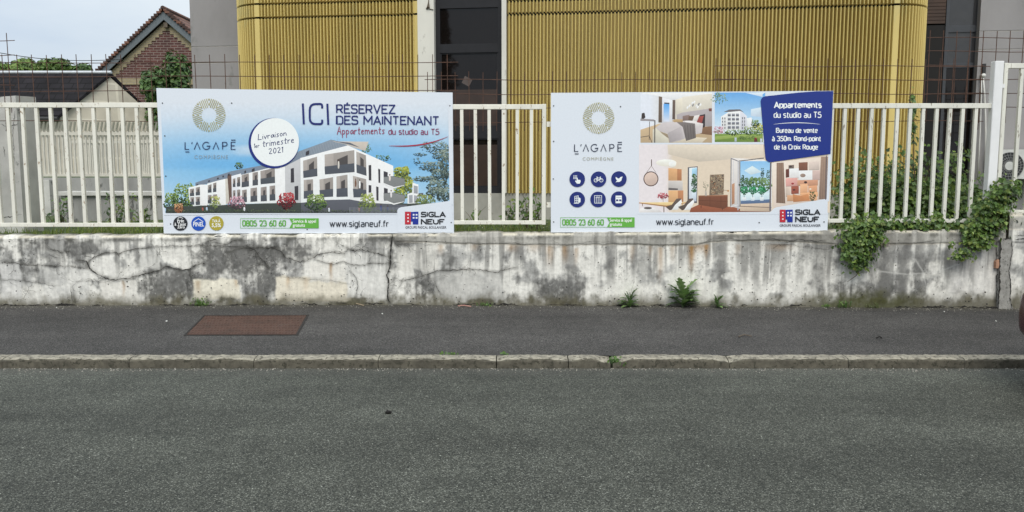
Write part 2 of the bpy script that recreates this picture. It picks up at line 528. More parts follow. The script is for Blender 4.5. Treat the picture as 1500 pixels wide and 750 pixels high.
nx, ny = 240, 24
V, F = [], []
for j in range(ny + 1):
    for i in range(nx + 1):
        x = -14 + 28 * i / nx
        y = KERB_Y1 - 0.005 + (8.80 - KERB_Y1) * j / ny
        z = pave_h(x, y)
        V.append((x, y, z))
for j in range(ny):
    for i in range(nx):
        a = j * (nx + 1) + i
        F.append((a, a + 1, a + nx + 2, a + nx + 1))
pv.mesh(V, F)
for sx in (-1, 1):
    a, b = sorted((sx * 14, sx * 60))
    pv.face([(a, KERB_Y1 - .005, KERB_Z - .004), (b, KERB_Y1 - .005, KERB_Z - .004), (b, 8.8, PAVE_Z), (a, 8.8, PAVE_Z)])
tag(pv.build("pavement", MAT['pave'], smooth=True), kind="structure")

# kerb: stones about a metre long with chipped ends, from the joints seen in the photograph
kj = [-300, -180, 0, 187, 370, 553, 727, 833, 898, 1070, 1245, 1416, 1590, 1760]
kb = MB()
def kerb_stone(x0, x1, chip0, chip1):
    n = max(4, int((x1 - x0) / 0.035))
    prof = [(KERB_Y0, -0.05), (KERB_Y0 + 0.004, 0.060), (KERB_Y0 + 0.010, 0.074), (KERB_Y0 + 0.026, KERB_Z), (KERB_Y1, KERB_Z + 0.003), (KERB_Y1 + 0.01, -0.05)]
    V, F = [], []
    for i in range(n + 1):
        x = x0 + (x1 - x0) * i / n
        e0, e1 = (x - x0), (x1 - x)
        drop = chip0 * max(0, 1 - e0 / 0.13) + chip1 * max(0, 1 - e1 / 0.13)
        for k, (y, z) in enumerate(prof):
            w = 0.0075 * (random.random() - 0.5) if 0 < k < 5 else 0
            if k in (2, 3): w *= 1.6
            zz = z + w * 0.7 - (drop * (0.9 if k in (2, 3) else 0.35) if 0 < k < 5 else 0)
            yy = y + w + (drop * 0.7 if k in (2, 3) else 0)
            V.append((x, yy, zz))
    m = len(prof)
    for i in range(n):
        for k in range(m - 1):
            F.append((i * m + k, i * m + k + m, i * m + k + m + 1, i * m + k + 1))
    F.append(tuple(range(m))); F.append(tuple(range(n * m + m - 1, n * m - 1, -1)))
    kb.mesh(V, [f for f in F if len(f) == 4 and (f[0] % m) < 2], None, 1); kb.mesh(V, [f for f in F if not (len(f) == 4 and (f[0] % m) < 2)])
kxs = [atz(p, 530, 0.06)[0] for p in kj]
kxs = [kxs[0] - 1.0 * k for k in range(44, 0, -1)] + kxs + [kxs[-1] + 1.0 * k for k in range(1, 44)]
chips = {898: 0.05, 833: 0.02, 1070: 0.03, 727: 0.015, 370: 0.012}
for i in range(len(kxs) - 1):
    c0 = c1 = 0.006
    for p, c in chips.items():
        px = atz(p, 530, 0.06)[0]
        if abs(kxs[i] - px) < 0.02: c0 = c * (1.0 if p != 898 else 0.9)
        if abs(kxs[i + 1] - px) < 0.02: c1 = c
    g = 0.004 + (0.014 if abs(kxs[i + 1] - atz(898, 530, .06)[0]) < 0.02 else 0)
    kerb_stone(kxs[i] + 0.004, kxs[i + 1] - g, c0, c1)
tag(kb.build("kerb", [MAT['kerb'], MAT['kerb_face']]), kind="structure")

# garden ground behind the wall, and the higher terrace behind it on the left
GZ = 0.87
gd = MB()
V, F = [], []
nx, ny = 120, 30
for j in range(ny + 1):
    for i in range(nx + 1):
        x = -20 + 40 * i / nx; y = 8.80 + 9 * j / ny
        V.append((x, y, GZ + 0.03 * math.sin(x * 2.1) * math.sin(y * 1.7) + 0.02 * math.sin(x * 5.7 + y)))
for j in range(ny):
    for i in range(nx):
        a = j * (nx + 1) + i
        F.append((a, a + 1, a + nx + 2, a + nx + 1))
gd.mesh(V, F)
gd.face([(-80, 17.7, GZ), (80, 17.7, GZ), (80, 120, GZ), (-80, 120, GZ)])
tag(gd.build("garden_ground", MAT['soil'], smooth=True), kind="structure")
TZ = 1.47
te = MB()
te.box(-70, -4.9, 13.2, 70, 0.0, TZ)
tag(te.build("terrace_ground", MAT['soil']), kind="structure")

# ------------------------------------------------------------------ the stained boundary wall
def wall_top_py(px): return np.interp(px, [-300, 0, 640, 1210, 1470, 1800], [348.5, 346.0, 342.5, 338.5, 336.0, 334])
def wall_bot_py(px): return np.interp(px, [-300, 0, 600, 1000, 1470, 1800], [448, 447.5, 446.5, 448.5, 451.5, 453])
CRACKS = []   # (points in photograph pixels, width px)
def zc(s, ox, oy, pts, w): CRACKS.append(([(ox + x / s, oy + y / s) for x, y in pts], w))
s4 = 3.26
A = lambda pts, w=0.9: zc(s4, 0, 330, pts, w)
B = lambda pts, w=0.9: zc(s4, 380, 330, pts, w)
C_ = lambda pts, w=0.9: zc(s4, 760, 330, pts, w)
D = lambda pts, w=0.9: zc(s4, 1120, 330, pts, w)
A([(225, 105), (260, 122), (300, 130), (335, 125)], 1.3); A([(298, 130), (306, 150), (315, 168)])
A([(370, 168), (410, 175), (425, 205), (465, 235), (505, 250), (560, 262), (610, 255), (660, 238), (720, 225), (760, 215), (790, 197), (830, 208), (870, 215), (910, 210), (940, 188), (965, 180)], 1.9)
A([(420, 180), (450, 155), (500, 135), (550, 130), (570, 138), (600, 122), (660, 112), (720, 105)], 1.1)
A([(0, 182), (60, 178), (130, 188), (200, 190), (260, 197), (330, 195), (415, 203)], 0.8)
A([(0, 262), (40, 258), (110, 266), (170, 272), (230, 280), (280, 290)], 0.6)
A([(340, 296), (345, 340), (352, 365)], 1.3); A([(465, 300), (470, 275), (490, 258)], 0.7)
A([(360, 270), (420, 262), (470, 272)], 0.6); A([(905, 215), (908, 240), (915, 262)], 0.6)
A([(720, 105), (800, 103), (900, 101), (1000, 97), (1100, 103), (1240, 106), (1340, 108)], 0.8)
A([(1000, 75), (1040, 85), (1080, 90), (1110, 76), (1160, 70)], 0.8)
A([(1090, 130), (1150, 110), (1215, 115), (1235, 150), (1270, 185), (1290, 200)], 0.9)
A([(1140, 170), (1165, 205), (1200, 222)], 0.6); A([(750, 100), (753, 140), (750, 175)], 0.6)
A([(0, 105), (30, 112)], 0.7); A([(100, 300), (130, 315), (140, 335)], 0.6)
B([(0, 105), (75, 108), (105, 125), (120, 150), (160, 165), (190, 172), (230, 165), (265, 150), (300, 135), (340, 125), (400, 135)], 1.2)
B([(265, 165), (310, 178), (350, 188), (400, 175), (440, 190), (500, 192), (540, 180), (620, 182)], 0.9)
B([(420, 108), (440, 120), (490, 115), (540, 125), (590, 140), (620, 150)], 1.7)
B([(404, 150), (412, 128), (425, 114)], 0.7)
B([(635, 45), (630, 90), (625, 130), (625, 190), (610, 240), (618, 280), (610, 330), (625, 378)], 2.4)
B([(430, 220), (460, 250), (468, 290), (460, 340)], 0.8); B([(650, 92), (680, 90), (700, 93)], 1.3)
B([(680, 265), (740, 250), (790, 238), (850, 220), (920, 215), (970, 212), (1010, 210), (1080, 215), (1140, 225), (1155, 215), (1230, 202)], 1.1)
B([(680, 265), (672, 285), (662, 302)], 0.8); B([(830, 255), (845, 290), (865, 330)], 0.8)
B([(100, 246), (180, 250), (290, 258), (380, 270), (430, 282)], 0.5); B([(490, 60), (486, 95)], 0.6)
B([(0, 180), (25, 190), (50, 215)], 0.8)
B([(640, 72), (700, 84), (800, 92), (870, 88), (960, 85), (1100, 88), (1200, 82), (1304, 88)], 0.45)
C_([(90, 90), (170, 106), (220, 97), (300, 90), (350, 75), (420, 78), (480, 85), (600, 92), (700, 95), (800, 90), (850, 93)], 0.4)
C_([(850, 93), (890, 80), (930, 65), (1000, 60), (1040, 72), (1100, 65), (1180, 68)], 0.5)
D([(0, 62), (60, 68), (110, 75), (160, 65), (200, 72), (280, 75)], 0.9)
D([(0, 92), (60, 95), (130, 92), (200, 105), (280, 112), (340, 98), (390, 95)], 0.6)
D([(560, 95), (620, 88), (690, 90), (740, 80), (820, 72)], 0.6)
D([(1108, 75), (1112, 120), (1106, 170), (1112, 230), (1106, 300), (1112, 392)], 1.6)

def seg_dist(px, py, pts):
    d = np.full(px.shape, 1e9, np.float32)
    for (x0, y0), (x1, y1) in zip(pts[:-1], pts[1:]):
        dx, dy = x1 - x0, y1 - y0
        t = np.clip(((px - x0) * dx + (py - y0) * dy) / (dx * dx + dy * dy + 1e-9), 0, 1)
        d = np.minimum(d, (px - x0 - t * dx) ** 2 + (py - y0 - t * dy) ** 2)
    return np.sqrt(d)

def paint_wall(px, v):
    """paint, mould, rust and dirt of the old render; v: 0 at the top, 1 at the foot"""
    py = wall_top_py(px) + v * (wall_bot_py(px) - wall_top_py(px))
    white = np.stack([0.735 + 0 * px, 0.73 + 0 * px, 0.705 + 0 * px], -1)
    n = fbm(px / 46.0, py / 34.0)
    n2 = fbm(px / 13.0 + 40, py / 15.0 + 9)
    ns = fbm(px / 7.5 + 11, py / 120.0 + 3, 4)
    ns2 = fbm(px / 19.0 + 31, py / 200.0 + 8, 4)
    rag = (n2 - 0.5)
    col = white * (0.93 + 0.14 * (n2[..., None]))
    grey = np.array([0.175, 0.175, 0.172])
    lgrey = np.array([0.36, 0.365, 0.37])
    left = 1 - sst(560, 640, px)
    right = 1 - left
    # soft grey bloom everywhere
    fk = sst(.60, .72, fbm(px / 2.4 + 90, py / 2.8 + 14, 3)) * sst(.42, .6, n2) * .45
    col = col * (1 - fk[..., None]) + np.array([.19, .185, .17]) * fk[..., None]
    f = sst(0.50, 0.68, n + rag * 0.6 + .015) * 0.68
    col = col * (1 - f[..., None]) + lgrey * f[..., None]
    # mould blobs of the left part
    bias = np.zeros_like(px)
    for (cx, cy, rx, ry, s) in [(50, 356, 75, 12, .9), (45, 388, 45, 14, .6), (130, 366, 30, 14, .5), (262, 424, 85, 20, 1.0), (220, 405, 40, 22, .5),
                                (345, 380, 62, 26, 1.0), (390, 420, 22, 26, .9), (300, 372, 40, 18, .6), (430, 368, 45, 14, .7), (460, 350, 50, 8, .5),
                                (240, 430, 45, 14, .8), (110, 435, 40, 10, .3), (525, 440, 35, 9, .9), (575, 395, 8, 50, .7), (620, 424, 40, 22, .85),
                                (800, 430, 30, 22, 1.2), (830, 418, 26, 24, .5), (545, 352, 40, 7, .5), (745, 400, 28, 26, .45), (720, 438, 60, 10, .6),
                                (870, 430, 60, 14, .3), (1235, 430, 60, 20, .7), (1310, 425, 60, 20, .45), (895, 375, 9, 26, .8), (15, 345, 40, 6, .5),
                                (1195, 380, 22, 45, .5), (1325, 395, 75, 40, .35)]:
        bias += s * np.exp(-(((px - cx) / rx) ** 2 + ((py - cy) / ry) ** 2))
    f = sst(0.40, 1.30, bias * 0.85 + (n - 0.5) * 1.7 + rag * 1.0 + (fbm(px / 4.0, py / 4.5, 4) - .5) * .6 + (fbm(px / 5.5 + 3, py / 60.0, 4) - .5) * 1.0 + 0.34)
    f = f * (0.92 - 0.40 * sst(.58, .76, fbm(px / 4.5 + 3, py / 5.0 + 8, 5, .7)))
    nf = fbm(px / 3.2 + 7, py / 3.6 + 2, 4)
    mould = grey * (0.10 + 0.7 * n2[..., None] + .75 * nf[..., None])
    col = col * (1 - f[..., None]) + mould * f[..., None]
    # clean patches with ragged edges
    for (x0, x1, y0, y1, c, s) in [(132, 168, 373, 406, (0.74, .735, .715), 1), (147, 199, 411, 444, (.72, .71, .68), .95), (282, 349, 409, 437, (.74, .71, .62), 1),
                                   (404, 514, 406, 441, (.73, .69, .60), 1), (455, 505, 386, 412, (.73, .72, .69), .9), (508, 568, 366, 436, (.70, .70, .685), .95),
                                   (64, 130, 392, 440, (.66, .66, .65), .55), (582, 640, 360, 395, (.66, .65, .62), .6), (205, 235, 364, 395, (.68, .68, .66), .8), (636, 735, 398, 438, (.50, .50, .49), .75),
                                   (0, 30, 385, 440, (.66, .66, .66), .7), (75, 95, 350, 368, (.62, .62, .61), .7), (1395, 1462, 350, 430, (.70, .69, .68), .6)]:
        dx = np.maximum(x0 - px, px - x1); dy = np.maximum(y0 - py, py - y1)
        d = np.maximum(dx, dy) + rag * 9
        f = sst(2.5, -1.5, d) * s
        cc = np.array(c) * (0.93 + 0.12 * n2[..., None])
        col = col * (1 - f[..., None]) + cc * f[..., None]
    # vertical runs below the coping of the right-hand part
    run_len = 0.35 + 0.75 * ns2
    f = right * sst(0.46, 0.64, ns) * sst(run_len, run_len - 0.35, v) * 0.72
    f = np.maximum(f, (1 - right) * sst(0.50, 0.68, ns) * sst(run_len * .9, run_len * .9 - 0.4, v) * 0.6)
    for (x, w, l, s) in [(893, 7, .75, .8), (1057, 8, .9, .75), (1082, 6, .6, .5), (1108, 6, .8, .7), (1147, 5, .9, .6), (1298, 10, 1, .85), (1323, 9, 1, .85), (1345, 7, .8, .7),
                         (1362, 5, .6, .5), (940, 8, .7, .5), (1395, 5, .8, .4), (1424, 4, .9, .5), (1200, 12, .9, .6), (1240, 9, .5, .6), (1280, 6, .8, .6), (700, 5, .4, .4), (652, 6, .3, .5), (1172, 6, .8, .4)]:
        xx = px + (fbm(py / 20.0 + x, px * 0 + x, 3) - .5) * 5
        g = np.exp(-((xx - x) / w) ** 4) * sst(l + .1, l - .25, v) * s * sst(0.3, 0.5, n2 + 0.12)
        f = np.maximum(f, g)
    rc = np.array([0.20, 0.20, 0.198]) * (0.8 + .4 * n2[..., None])
    col = col * (1 - f[..., None]) + rc * f[..., None]
    # rust below the railing feet
    for (x, w, y0, y1, s) in [(805, 5, 360, 392, .55), (827, 5, 360, 385, .6), (844, 3, 363, 388, .5), (925, 4, 360, 384, .35), (952, 4, 360, 376, .3), (967, 4, 362, 418, .6), (985, 4, 360, 385, .4),
                              (1013, 4.5, 360, 402, .9), (1034, 3, 358, 378, .8), (1024, 12, 358, 368, .5), (782, 9, 358, 366, .35), (645, 4, 358, 370, .45), (694, 6, 358, 364, .35), (750, 8, 357, 366, .5),
                              (1140, 20, 358, 364, .35), (1080, 4, 358, 376, .3), (485, 2.5, 385, 412, .75), (421, 3, 406, 420, .5), (447, 4, 407, 430, .3), (179, 2, 411, 436, .55), (289, 4, 411, 432, .5), (345, 3, 410, 418, .5), (1290, 14, 352, 360, .2)]:
        g = np.exp(-((px + rag * 4 - x) / w) ** 2) * sst(y0 - 2, y0 + 2, py) * sst(y1 + 8, y0 + 2, py) * s
        col = col * (1 - g[..., None]) + np.array([0.37, 0.225, 0.105]) * g[..., None]
    # coping strip (right part) is bare grey concrete, its lip pale
    lip = np.interp(px, [570, 640, 700, 800, 950, 1000, 1060, 1150, 1240, 1500], [352, 355, 357, 358, 358, 359, 352, 352, 358, 354]) + (n2 - .5) * 3
    f = sst(570, 585, px) * sst(0.8, -0.8, py - lip) * 0.62
    cop = np.array([0.30, 0.292, 0.27]) * (0.65 + .8 * n2[..., None])
    col = col * (1 - f[..., None]) + cop * f[..., None]
    f = sst(575, 600, px) * np.exp(-((py - lip - 1.0) / 0.9) ** 2) * 0.5
    col = col * (1 - f[..., None]) + np.array([.62, .57, .48]) * f[..., None]
    # very top edge: sun-bleached and crumbling
    f = np.exp(-((v - 0.012) / 0.022) ** 2) * sst(0.35, 0.6, n2) * 0.75
    col = col * (1 - f[..., None]) + np.array([.66, .62, .52]) * f[..., None]
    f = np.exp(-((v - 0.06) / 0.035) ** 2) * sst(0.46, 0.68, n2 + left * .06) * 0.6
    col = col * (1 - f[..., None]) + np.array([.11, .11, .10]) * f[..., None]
    # splash zone at the foot
    f = sst(0.80, 1.0, v + rag * 0.22 + 0.06 * sst(1150, 1230, px)) * 0.85
    foot = np.array([0.115, 0.108, 0.080]) * (0.6 + .9 * n2[..., None])
    col = col * (1 - f[..., None]) + foot * f[..., None]
    g = f * sst(1180, 1230, px) * sst(1380, 1300, px) * 0.5
    col = col * (1 - g[..., None]) + np.array([0.06, 0.075, 0.025]) * g[..., None]
    # dirt drawn along the cracks
    for pts, w in CRACKS:
        x0 = min(p[0] for p in pts) - 12; x1 = max(p[0] for p in pts) + 12
        sel = (px > x0) & (px < x1)
        if not sel.any(): continue
        d = seg_dist(px[sel], py[sel], pts)
        g = np.exp(-(d / (1.4 + w)) ** 2) * 0.45 * min(1, w) * (0.4 + n2[sel])
        col[sel] = col[sel] * (1 - g[..., None]) + np.array([0.10, 0.098, 0.09]) * g[..., None]
    # pale scratches
    for pts in ([(1340, 380), (1352, 398), (1361, 430)], [(1285, 397), (1330, 402), (1376, 398), (1405, 386)], [(1277, 385), (1282, 410)]):
        d = seg_dist(px, py, pts)
        g = np.exp(-(d / 1.0) ** 2) * 0.5
        col = col * (1 - g[..., None]) + np.array([.62, .62, .61]) * g[..., None]
    col = 0.42 + (col - 0.42) * 1.12
    col = col * np.array([1.02, 1.0, .965])
    return np.clip(col, 0.02, 0.86), py, n, n2, lip

def wall_mesh(name, px0, px1, Yf, top_fn, bot_fn, thick, mat, parent, step_px=0.95, rows=112):
    n = int((px1 - px0) / step_px)
    pxs = np.linspace(px0, px1, n + 1)
    vs = np.linspace(0, 1, rows + 1)
    PX, VV = np.meshgrid(pxs, vs)
    col, py, nn, n2, lip = paint_wall(PX, VV)
    tp, bt = top_fn(PX), bot_fn(PX)
    PY = tp + VV * (bt - tp)
    dx_ = (PX - 750) / FPX; dy_ = (375 - PY) / FPX
    fwd = CO + dy_ * SI; upz = -SI + dy_ * CO
    # true upright wall: x is taken where the sight line meets the wall's own plane at mid height
    midf = CO + ((375 - (tp + bt) / 2) / FPX) * SI
    X = dx_ / midf * Yf
    Z = CAMZ + upz / fwd * Yf
    off = (nn - .5) * 0.014 + (n2 - .5) * 0.010
    off = off + 0.010 * sst(575, 590, PX) * sst(1.0, -1.0, PY - lip)
    off = off - 0.012 * sst(0.05, 0.0, VV)
    d_edge = sst(0.03, 0.0, VV)
    off = off - d_edge * 0.022 * sst(.4, .65, n2)
    Y = Yf - off
    Z = Z - d_edge * (n2 - .42) * 0.045
    NV = X.size
    verts = np.stack([X, Y, Z], -1).reshape(-1, 3)
    idx = np.arange(NV).reshape(X.shape)
    q = np.stack([idx[1:, :-1], idx[1:, 1:], idx[:-1, 1:], idx[:-1, :-1]], -1).reshape(-1, 4)
    cols = col.reshape(-1, 3)
    # top, back, ends, foot
    mid = verts[idx[0]] + np.array([0, thick * .5, 0]); mid[:, 2] += 0.012
    back = verts[idx[0]] + np.array([0, thick, 0]); back[:, 1] = Yf + thick
    backb = back.copy(); backb[:, 2] = 0.02
    frontb = verts[idx[-1]].copy(); frontb[:, 2] = 0.02
    base = NV
    verts = np.concatenate([verts, mid, back, backb, frontb])
    m = n + 1
    tc_ = np.array([0.30, 0.285, 0.24]) * (0.6 + 0.8 * fbm(pxs / 6.0, pxs * 0 + 2, 4)[:, None])
    cols = np.concatenate([cols, tc_, tc_ * .7, np.tile([[.2, .2, .19]], (m, 1)), cols[idx[-1]]])
    rows_ = [idx[0], base + np.arange(m), base + m + np.arange(m), base + 2 * m + np.arange(m)]
    for a, b in zip(rows_[:-1], rows_[1:]):
        q = np.concatenate([q, np.stack([a[:-1], a[1:], b[1:], b[:-1]], -1)])
    a, b = idx[-1], base + 3 * m + np.arange(m)
    q = np.concatenate([q, np.stack([b[:-1], b[1:], a[1:], a[:-1]], -1)])
    o3 = ORG[parent.name] if parent else Vector((0, 0, 0))
    verts = verts - np.array(o3)
    me = bpy.data.meshes.new(name)
    faces = q.tolist()
    # end caps
    for e in (0, -1):
        loop = [int(idx[r, e]) for r in range(rows + 1)] + [int(base + 3 * m + (0 if e == 0 else n)), int(base + 2 * m + (0 if e == 0 else n)), int(base + m + (0 if e == 0 else n)), int(base + (0 if e == 0 else n))]
        faces.append(loop if e == 0 else loop[::-1])
    me.from_pydata(verts.tolist(), [], faces)
    me.materials.append(mat)
    ca = me.color_attributes.new("col", 'FLOAT_COLOR', 'POINT')
    ca.data.foreach_set("color", np.concatenate([cols, np.ones((len(cols), 1))], 1).astype(np.float32).ravel())
    me.polygons.foreach_set("use_smooth", [True] * len(me.polygons))
    me.update()
    o = bpy.data.objects.new(name, me); COL.objects.link(o)
    if parent: o.parent = parent
    ORG[o.name] = o3
    return o

def wpt(px, py, Y):
    """a point of the upright wall face seen at this pixel"""
    return at(px, py, Y)
def crack_ribbon(mb, pts, w, Y, rnd):
    P = []; wx = wy = 0.0
    for (x0, y0), (x1, y1) in zip(pts[:-1], pts[1:]):
        k = max(2, int(math.hypot(x1 - x0, y1 - y0) / 2.2))
        for i in range(k):
            t = i / k
            wx = wx * .72 + rnd.uniform(-1.0, 1.0); wy = wy * .72 + rnd.uniform(-1.0, 1.0)
            P.append((x0 + (x1 - x0) * t + wx * .7 + rnd.uniform(-.4, .4), y0 + (y1 - y0) * t + wy + rnd.uniform(-.4, .4)))
    P.append(pts[-1])
    V, F = [], []
    n = len(P)
    for i, (x, y) in enumerate(P):
        ax, ay = P[max(0, i - 1)]; bx, by = P[min(n - 1, i + 1)]
        l = math.hypot(bx - ax, by - ay) or 1
        nx_, ny_ = -(by - ay) / l, (bx - ax) / l
        e = min(1, i / 4 + .15, (n - 1 - i) / 4 + .15)
        h = 0.5 * w * e * rnd.uniform(0.25, 1.5)
        V.append(at(x + nx_ * h, y + ny_ * h, Y)); V.append(at(x - nx_ * h, y - ny_ * h, Y))
    for i in range(n - 1):
        F.append((2 * i, 2 * i + 1, 2 * i + 3, 2 * i + 2))
    mb.mesh(V, F)

wall = empty("boundary_wall", (0, WALL_Y, PAVE_Z), "long low boundary wall of cracked, mould-stained white render behind the pavement", "wall")
wm = wall_mesh("rendered_face", -420, 1470, WALL_Y, wall_top_py, wall_bot_py, 0.30, MAT['plaster'], wall)
rnd = random.Random(5)
cr = MB()
# ribbons that follow the uneven face: laid just in front of it, one plane per crack
for i, (pts, w) in enumerate(CRACKS):
    crack_ribbon(cr, pts, w * 0.62, WALL_Y - 0.0135 - 0.0006 * (i % 5), rnd)
for i in range(150):  # crazing: short wandering hairlines that leave the larger cracks
    pts, w = rnd.choice(CRACKS); x, y = rnd.choice(pts); a = rnd.uniform(0, 6.28); P_ = [(x, y)]
    for k in range(rnd.randint(3, 8)):
        a += rnd.uniform(-.8, .8); x += 4.2 * math.cos(a); y += 3.0 * math.sin(a); P_.append((x, y))
    if min(p[1] for p in P_) < 348 or max(p[1] for p in P_) > 446 or max(p[0] for p in P_) > 1460: continue
    crack_ribbon(cr, P_, rnd.uniform(.22, .5), WALL_Y - .0175 - .0004 * (i % 11), rnd)
for i in range(260):  # small pits and flaked spots
    x = rnd.uniform(-60, 1450); y = rnd.uniform(352, 445); s_ = rnd.uniform(.4, 1.5)
    if rnd.random() < .5: y = 446 - abs(rnd.gauss(0, 16))
    cr.face([at(x + s_ * math.cos(q + rnd.uniform(-.3, .3)) * rnd.uniform(.6, 1.2), y + s_ * math.sin(q) * rnd.uniform(.5, 1), WALL_Y - .0235 - .0001 * (i % 9)) for q in (0, 1.0, 2.1, 3.1, 4.2, 5.3)])
for i in range(60):   # hairlines and crumbled flecks along the coping
    x = rnd.uniform(-100, 1440); y = float(wall_top_py(x)) + rnd.uniform(1.5, 7)
    ln = rnd.uniform(2, 14)
    crack_ribbon(cr, [(x, y), (x + ln, y + rnd.uniform(-1, 1))], rnd.uniform(.5, 1.6), WALL_Y - 0.024 - 0.0004 * (i % 9), rnd)
for i in range(90):   # gap between render and pavement
    x = rnd.uniform(-100, 1455); y = float(wall_bot_py(x)) - rnd.uniform(-0.5, 1.6)
    crack_ribbon(cr, [(x, y), (x + rnd.uniform(6, 34), y + rnd.uniform(-.8, .8))], rnd.uniform(.8, 2.2), WALL_Y - 0.024 - 0.0004 * (i % 9), rnd)
cr.build("crack", MAT['crack'], wall)

# taller pier-like wall at the right with the strip where the render has fallen away
def pier_top(px): return 312.5 + 0 * px
pier = empty("wall_pier", at(1490, 452, WALL_Y - .02), "taller white rendered wall end at the right edge carrying a second railing", "wall")
pm = wall_mesh("rendered_face", 1474.5, 1800, WALL_Y - 0.02, pier_top, wall_bot_py, 0.34, MAT['plaster'], pier, 1.2, 120)
pj = MB()
crack_ribbon(pj, [(1485, 350), (1520, 351), (1600, 349), (1700, 351)], 1.0, WALL_Y - .04, rnd)
crack_ribbon(pj, [(1485, 344), (1530, 345), (1590, 344)], .6, WALL_Y - .0405, rnd)
pj.build("crack", MAT['crack'], pier)
st = MB()
L_ = [(1466.5, 351), (1465.5, 372), (1464.5, 392), (1463.5, 420), (1462.5, 452.5)]
R_ = [(1482, 350), (1483.2, 367), (1481.5, 382), (1478, 396), (1480.5, 410), (1481.5, 425), (1480, 437), (1484.5, 452.5)]
LL = []
for (a_, b_) in zip(L_[:-1], L_[1:]): LL += [(a_[0] + (b_[0] - a_[0]) * t + rnd.uniform(-.7, .7), a_[1] + (b_[1] - a_[1]) * t) for t in (0, .2, .4, .6, .8)]
RR = []
for (a_, b_) in zip(R_[:-1], R_[1:]): RR += [(a_[0] + (b_[0] - a_[0]) * t + rnd.uniform(-.5, .5), a_[1] + (b_[1] - a_[1]) * t) for t in (0, .25, .5, .75)]
fr = [at(x, y, WALL_Y - .036) for x, y in LL + [L_[-1]]] + [at(x, y, WALL_Y - .036) for x, y in [R_[-1]] + RR[::-1]]
n_ = len(fr)
bk = [(p[0], WALL_Y + .06, p[2]) for p in fr]
st.mesh(fr + bk, [tuple(range(n_))] + [(i, i + n_, (i + 1) % n_ + n_, (i + 1) % n_) for i in range(n_)])
st.build("exposed_concrete", worn("rough_concrete", (.30, .29, .27), .3, .95, 18, (.13, .125, .11), .58, bmp=.8, spot_scale=40), pier)
ck2 = MB()
crack_ribbon(ck2, L_, 2.0, WALL_Y - .040, rnd); crack_ribbon(ck2, R_, 1.0, WALL_Y - .0405, rnd)
crack_ribbon(ck2, [(1466, 350.5), (1482, 349.5)], 1.4, WALL_Y - .041, rnd)
ck2.build('crack', MAT['crack'], pier)
fl = MB()
fl.box(*[f(at(1463, 0, WALL_Y)[0], at(1486, 0, WALL_Y)[0]) for f in (min, max)], WALL_Y + .02, WALL_Y + .3, 0.02, zof(345, WALL_Y))
fl.build("infill", MAT['concrete_dark'], pier)
bp = MB()
q = [(1459.5, 383), (1463.5, 380), (1464, 388), (1462.5, 393), (1459, 393)]
fr = [at(x, y, WALL_Y - .043) for x, y in q]; bk = [(p[0], WALL_Y + .01, p[2]) for p in fr]
bp.mesh(fr + bk, [tuple(range(5))] + [(i, i + 5, (i + 1) % 5 + 5, (i + 1) % 5) for i in range(5)])
bp.build("bare_brick", plain("bare_brick", (.42, .23, .15), .9), pier)

# ------------------------------------------------------------------ manhole cover
mh = empty("manhole_cover", atz(362, 474, 0.118), "rusty rectangular checker-plate manhole cover set into the pavement", "manhole cover")
mz = 0.122
c4 = [atz(272, 487, mz), atz(434, 487, mz), atz(450, 463, mz), atz(300, 463, mz)]
def lerp3(a, b, t): return tuple(a[i] + (b[i] - a[i]) * t for i in range(3))
def quadpt(u, v, dz=0):
    p = lerp3(lerp3(c4[0], c4[1], u), lerp3(c4[3], c4[2], u), v)
    return (p[0], p[1], pave_h(p[0], p[1]) + dz)
fm = MB()
e = 0.016
for (u0, u1, v0, v1) in ((-e, 1 + e, -e * 1.6, 0), (-e, 1 + e, 1, 1 + e * 1.6), (-e, 0, 0, 1), (1, 1 + e, 0, 1)):
    fm.hexa([quadpt(u0, v0, -.03), quadpt(u1, v0, -.03), quadpt(u1, v1, -.03), quadpt(u0, v1, -.03), quadpt(u0, v0, .0045), quadpt(u1, v0, .0045), quadpt(u1, v1, .0045), quadpt(u0, v1, .0045)])
fm.build("frame", worn("shadow_line_frame", (.016, .013, .011), .3, .85, 9), mh)  # frame coloured near black to stand for the shadow line round the plate
pl = MB()
e = 0.008
pl.hexa([quadpt(e, e * 2, -.02), quadpt(1 - e, e * 2, -.02), quadpt(1 - e, 1 - e * 2, -.02), quadpt(e, 1 - e * 2, -.02), quadpt(e, e * 2, .0055), quadpt(1 - e, e * 2, .0055), quadpt(1 - e, 1 - e * 2, .0055), quadpt(e, 1 - e * 2, .0055)])
for i in range(34):          # raised tread lozenges
    for j in range(8):
        u, v = (i + .5 + .5 * (j % 2)) / 35, (j + .5) / 8
        if u > .985: continue
        du, dv = (.0115, .034) if (i + j) % 2 else (.0115, -.034)
        p0, p1 = quadpt(u - du, v - dv, .0057), quadpt(u + du, v + dv, .0057)
        a, b = quadpt(u - .006, v + dv * .6, .0057), quadpt(u + .006, v - dv * .6, .0057)
        tp = quadpt(u, v, .0150)
        pl.mesh([p0, b, p1, a, tp], [(0, 1, 4), (1, 2, 4), (2, 3, 4), (3, 0, 4)])
pl.build("plate", MAT['rust_plate'], mh)
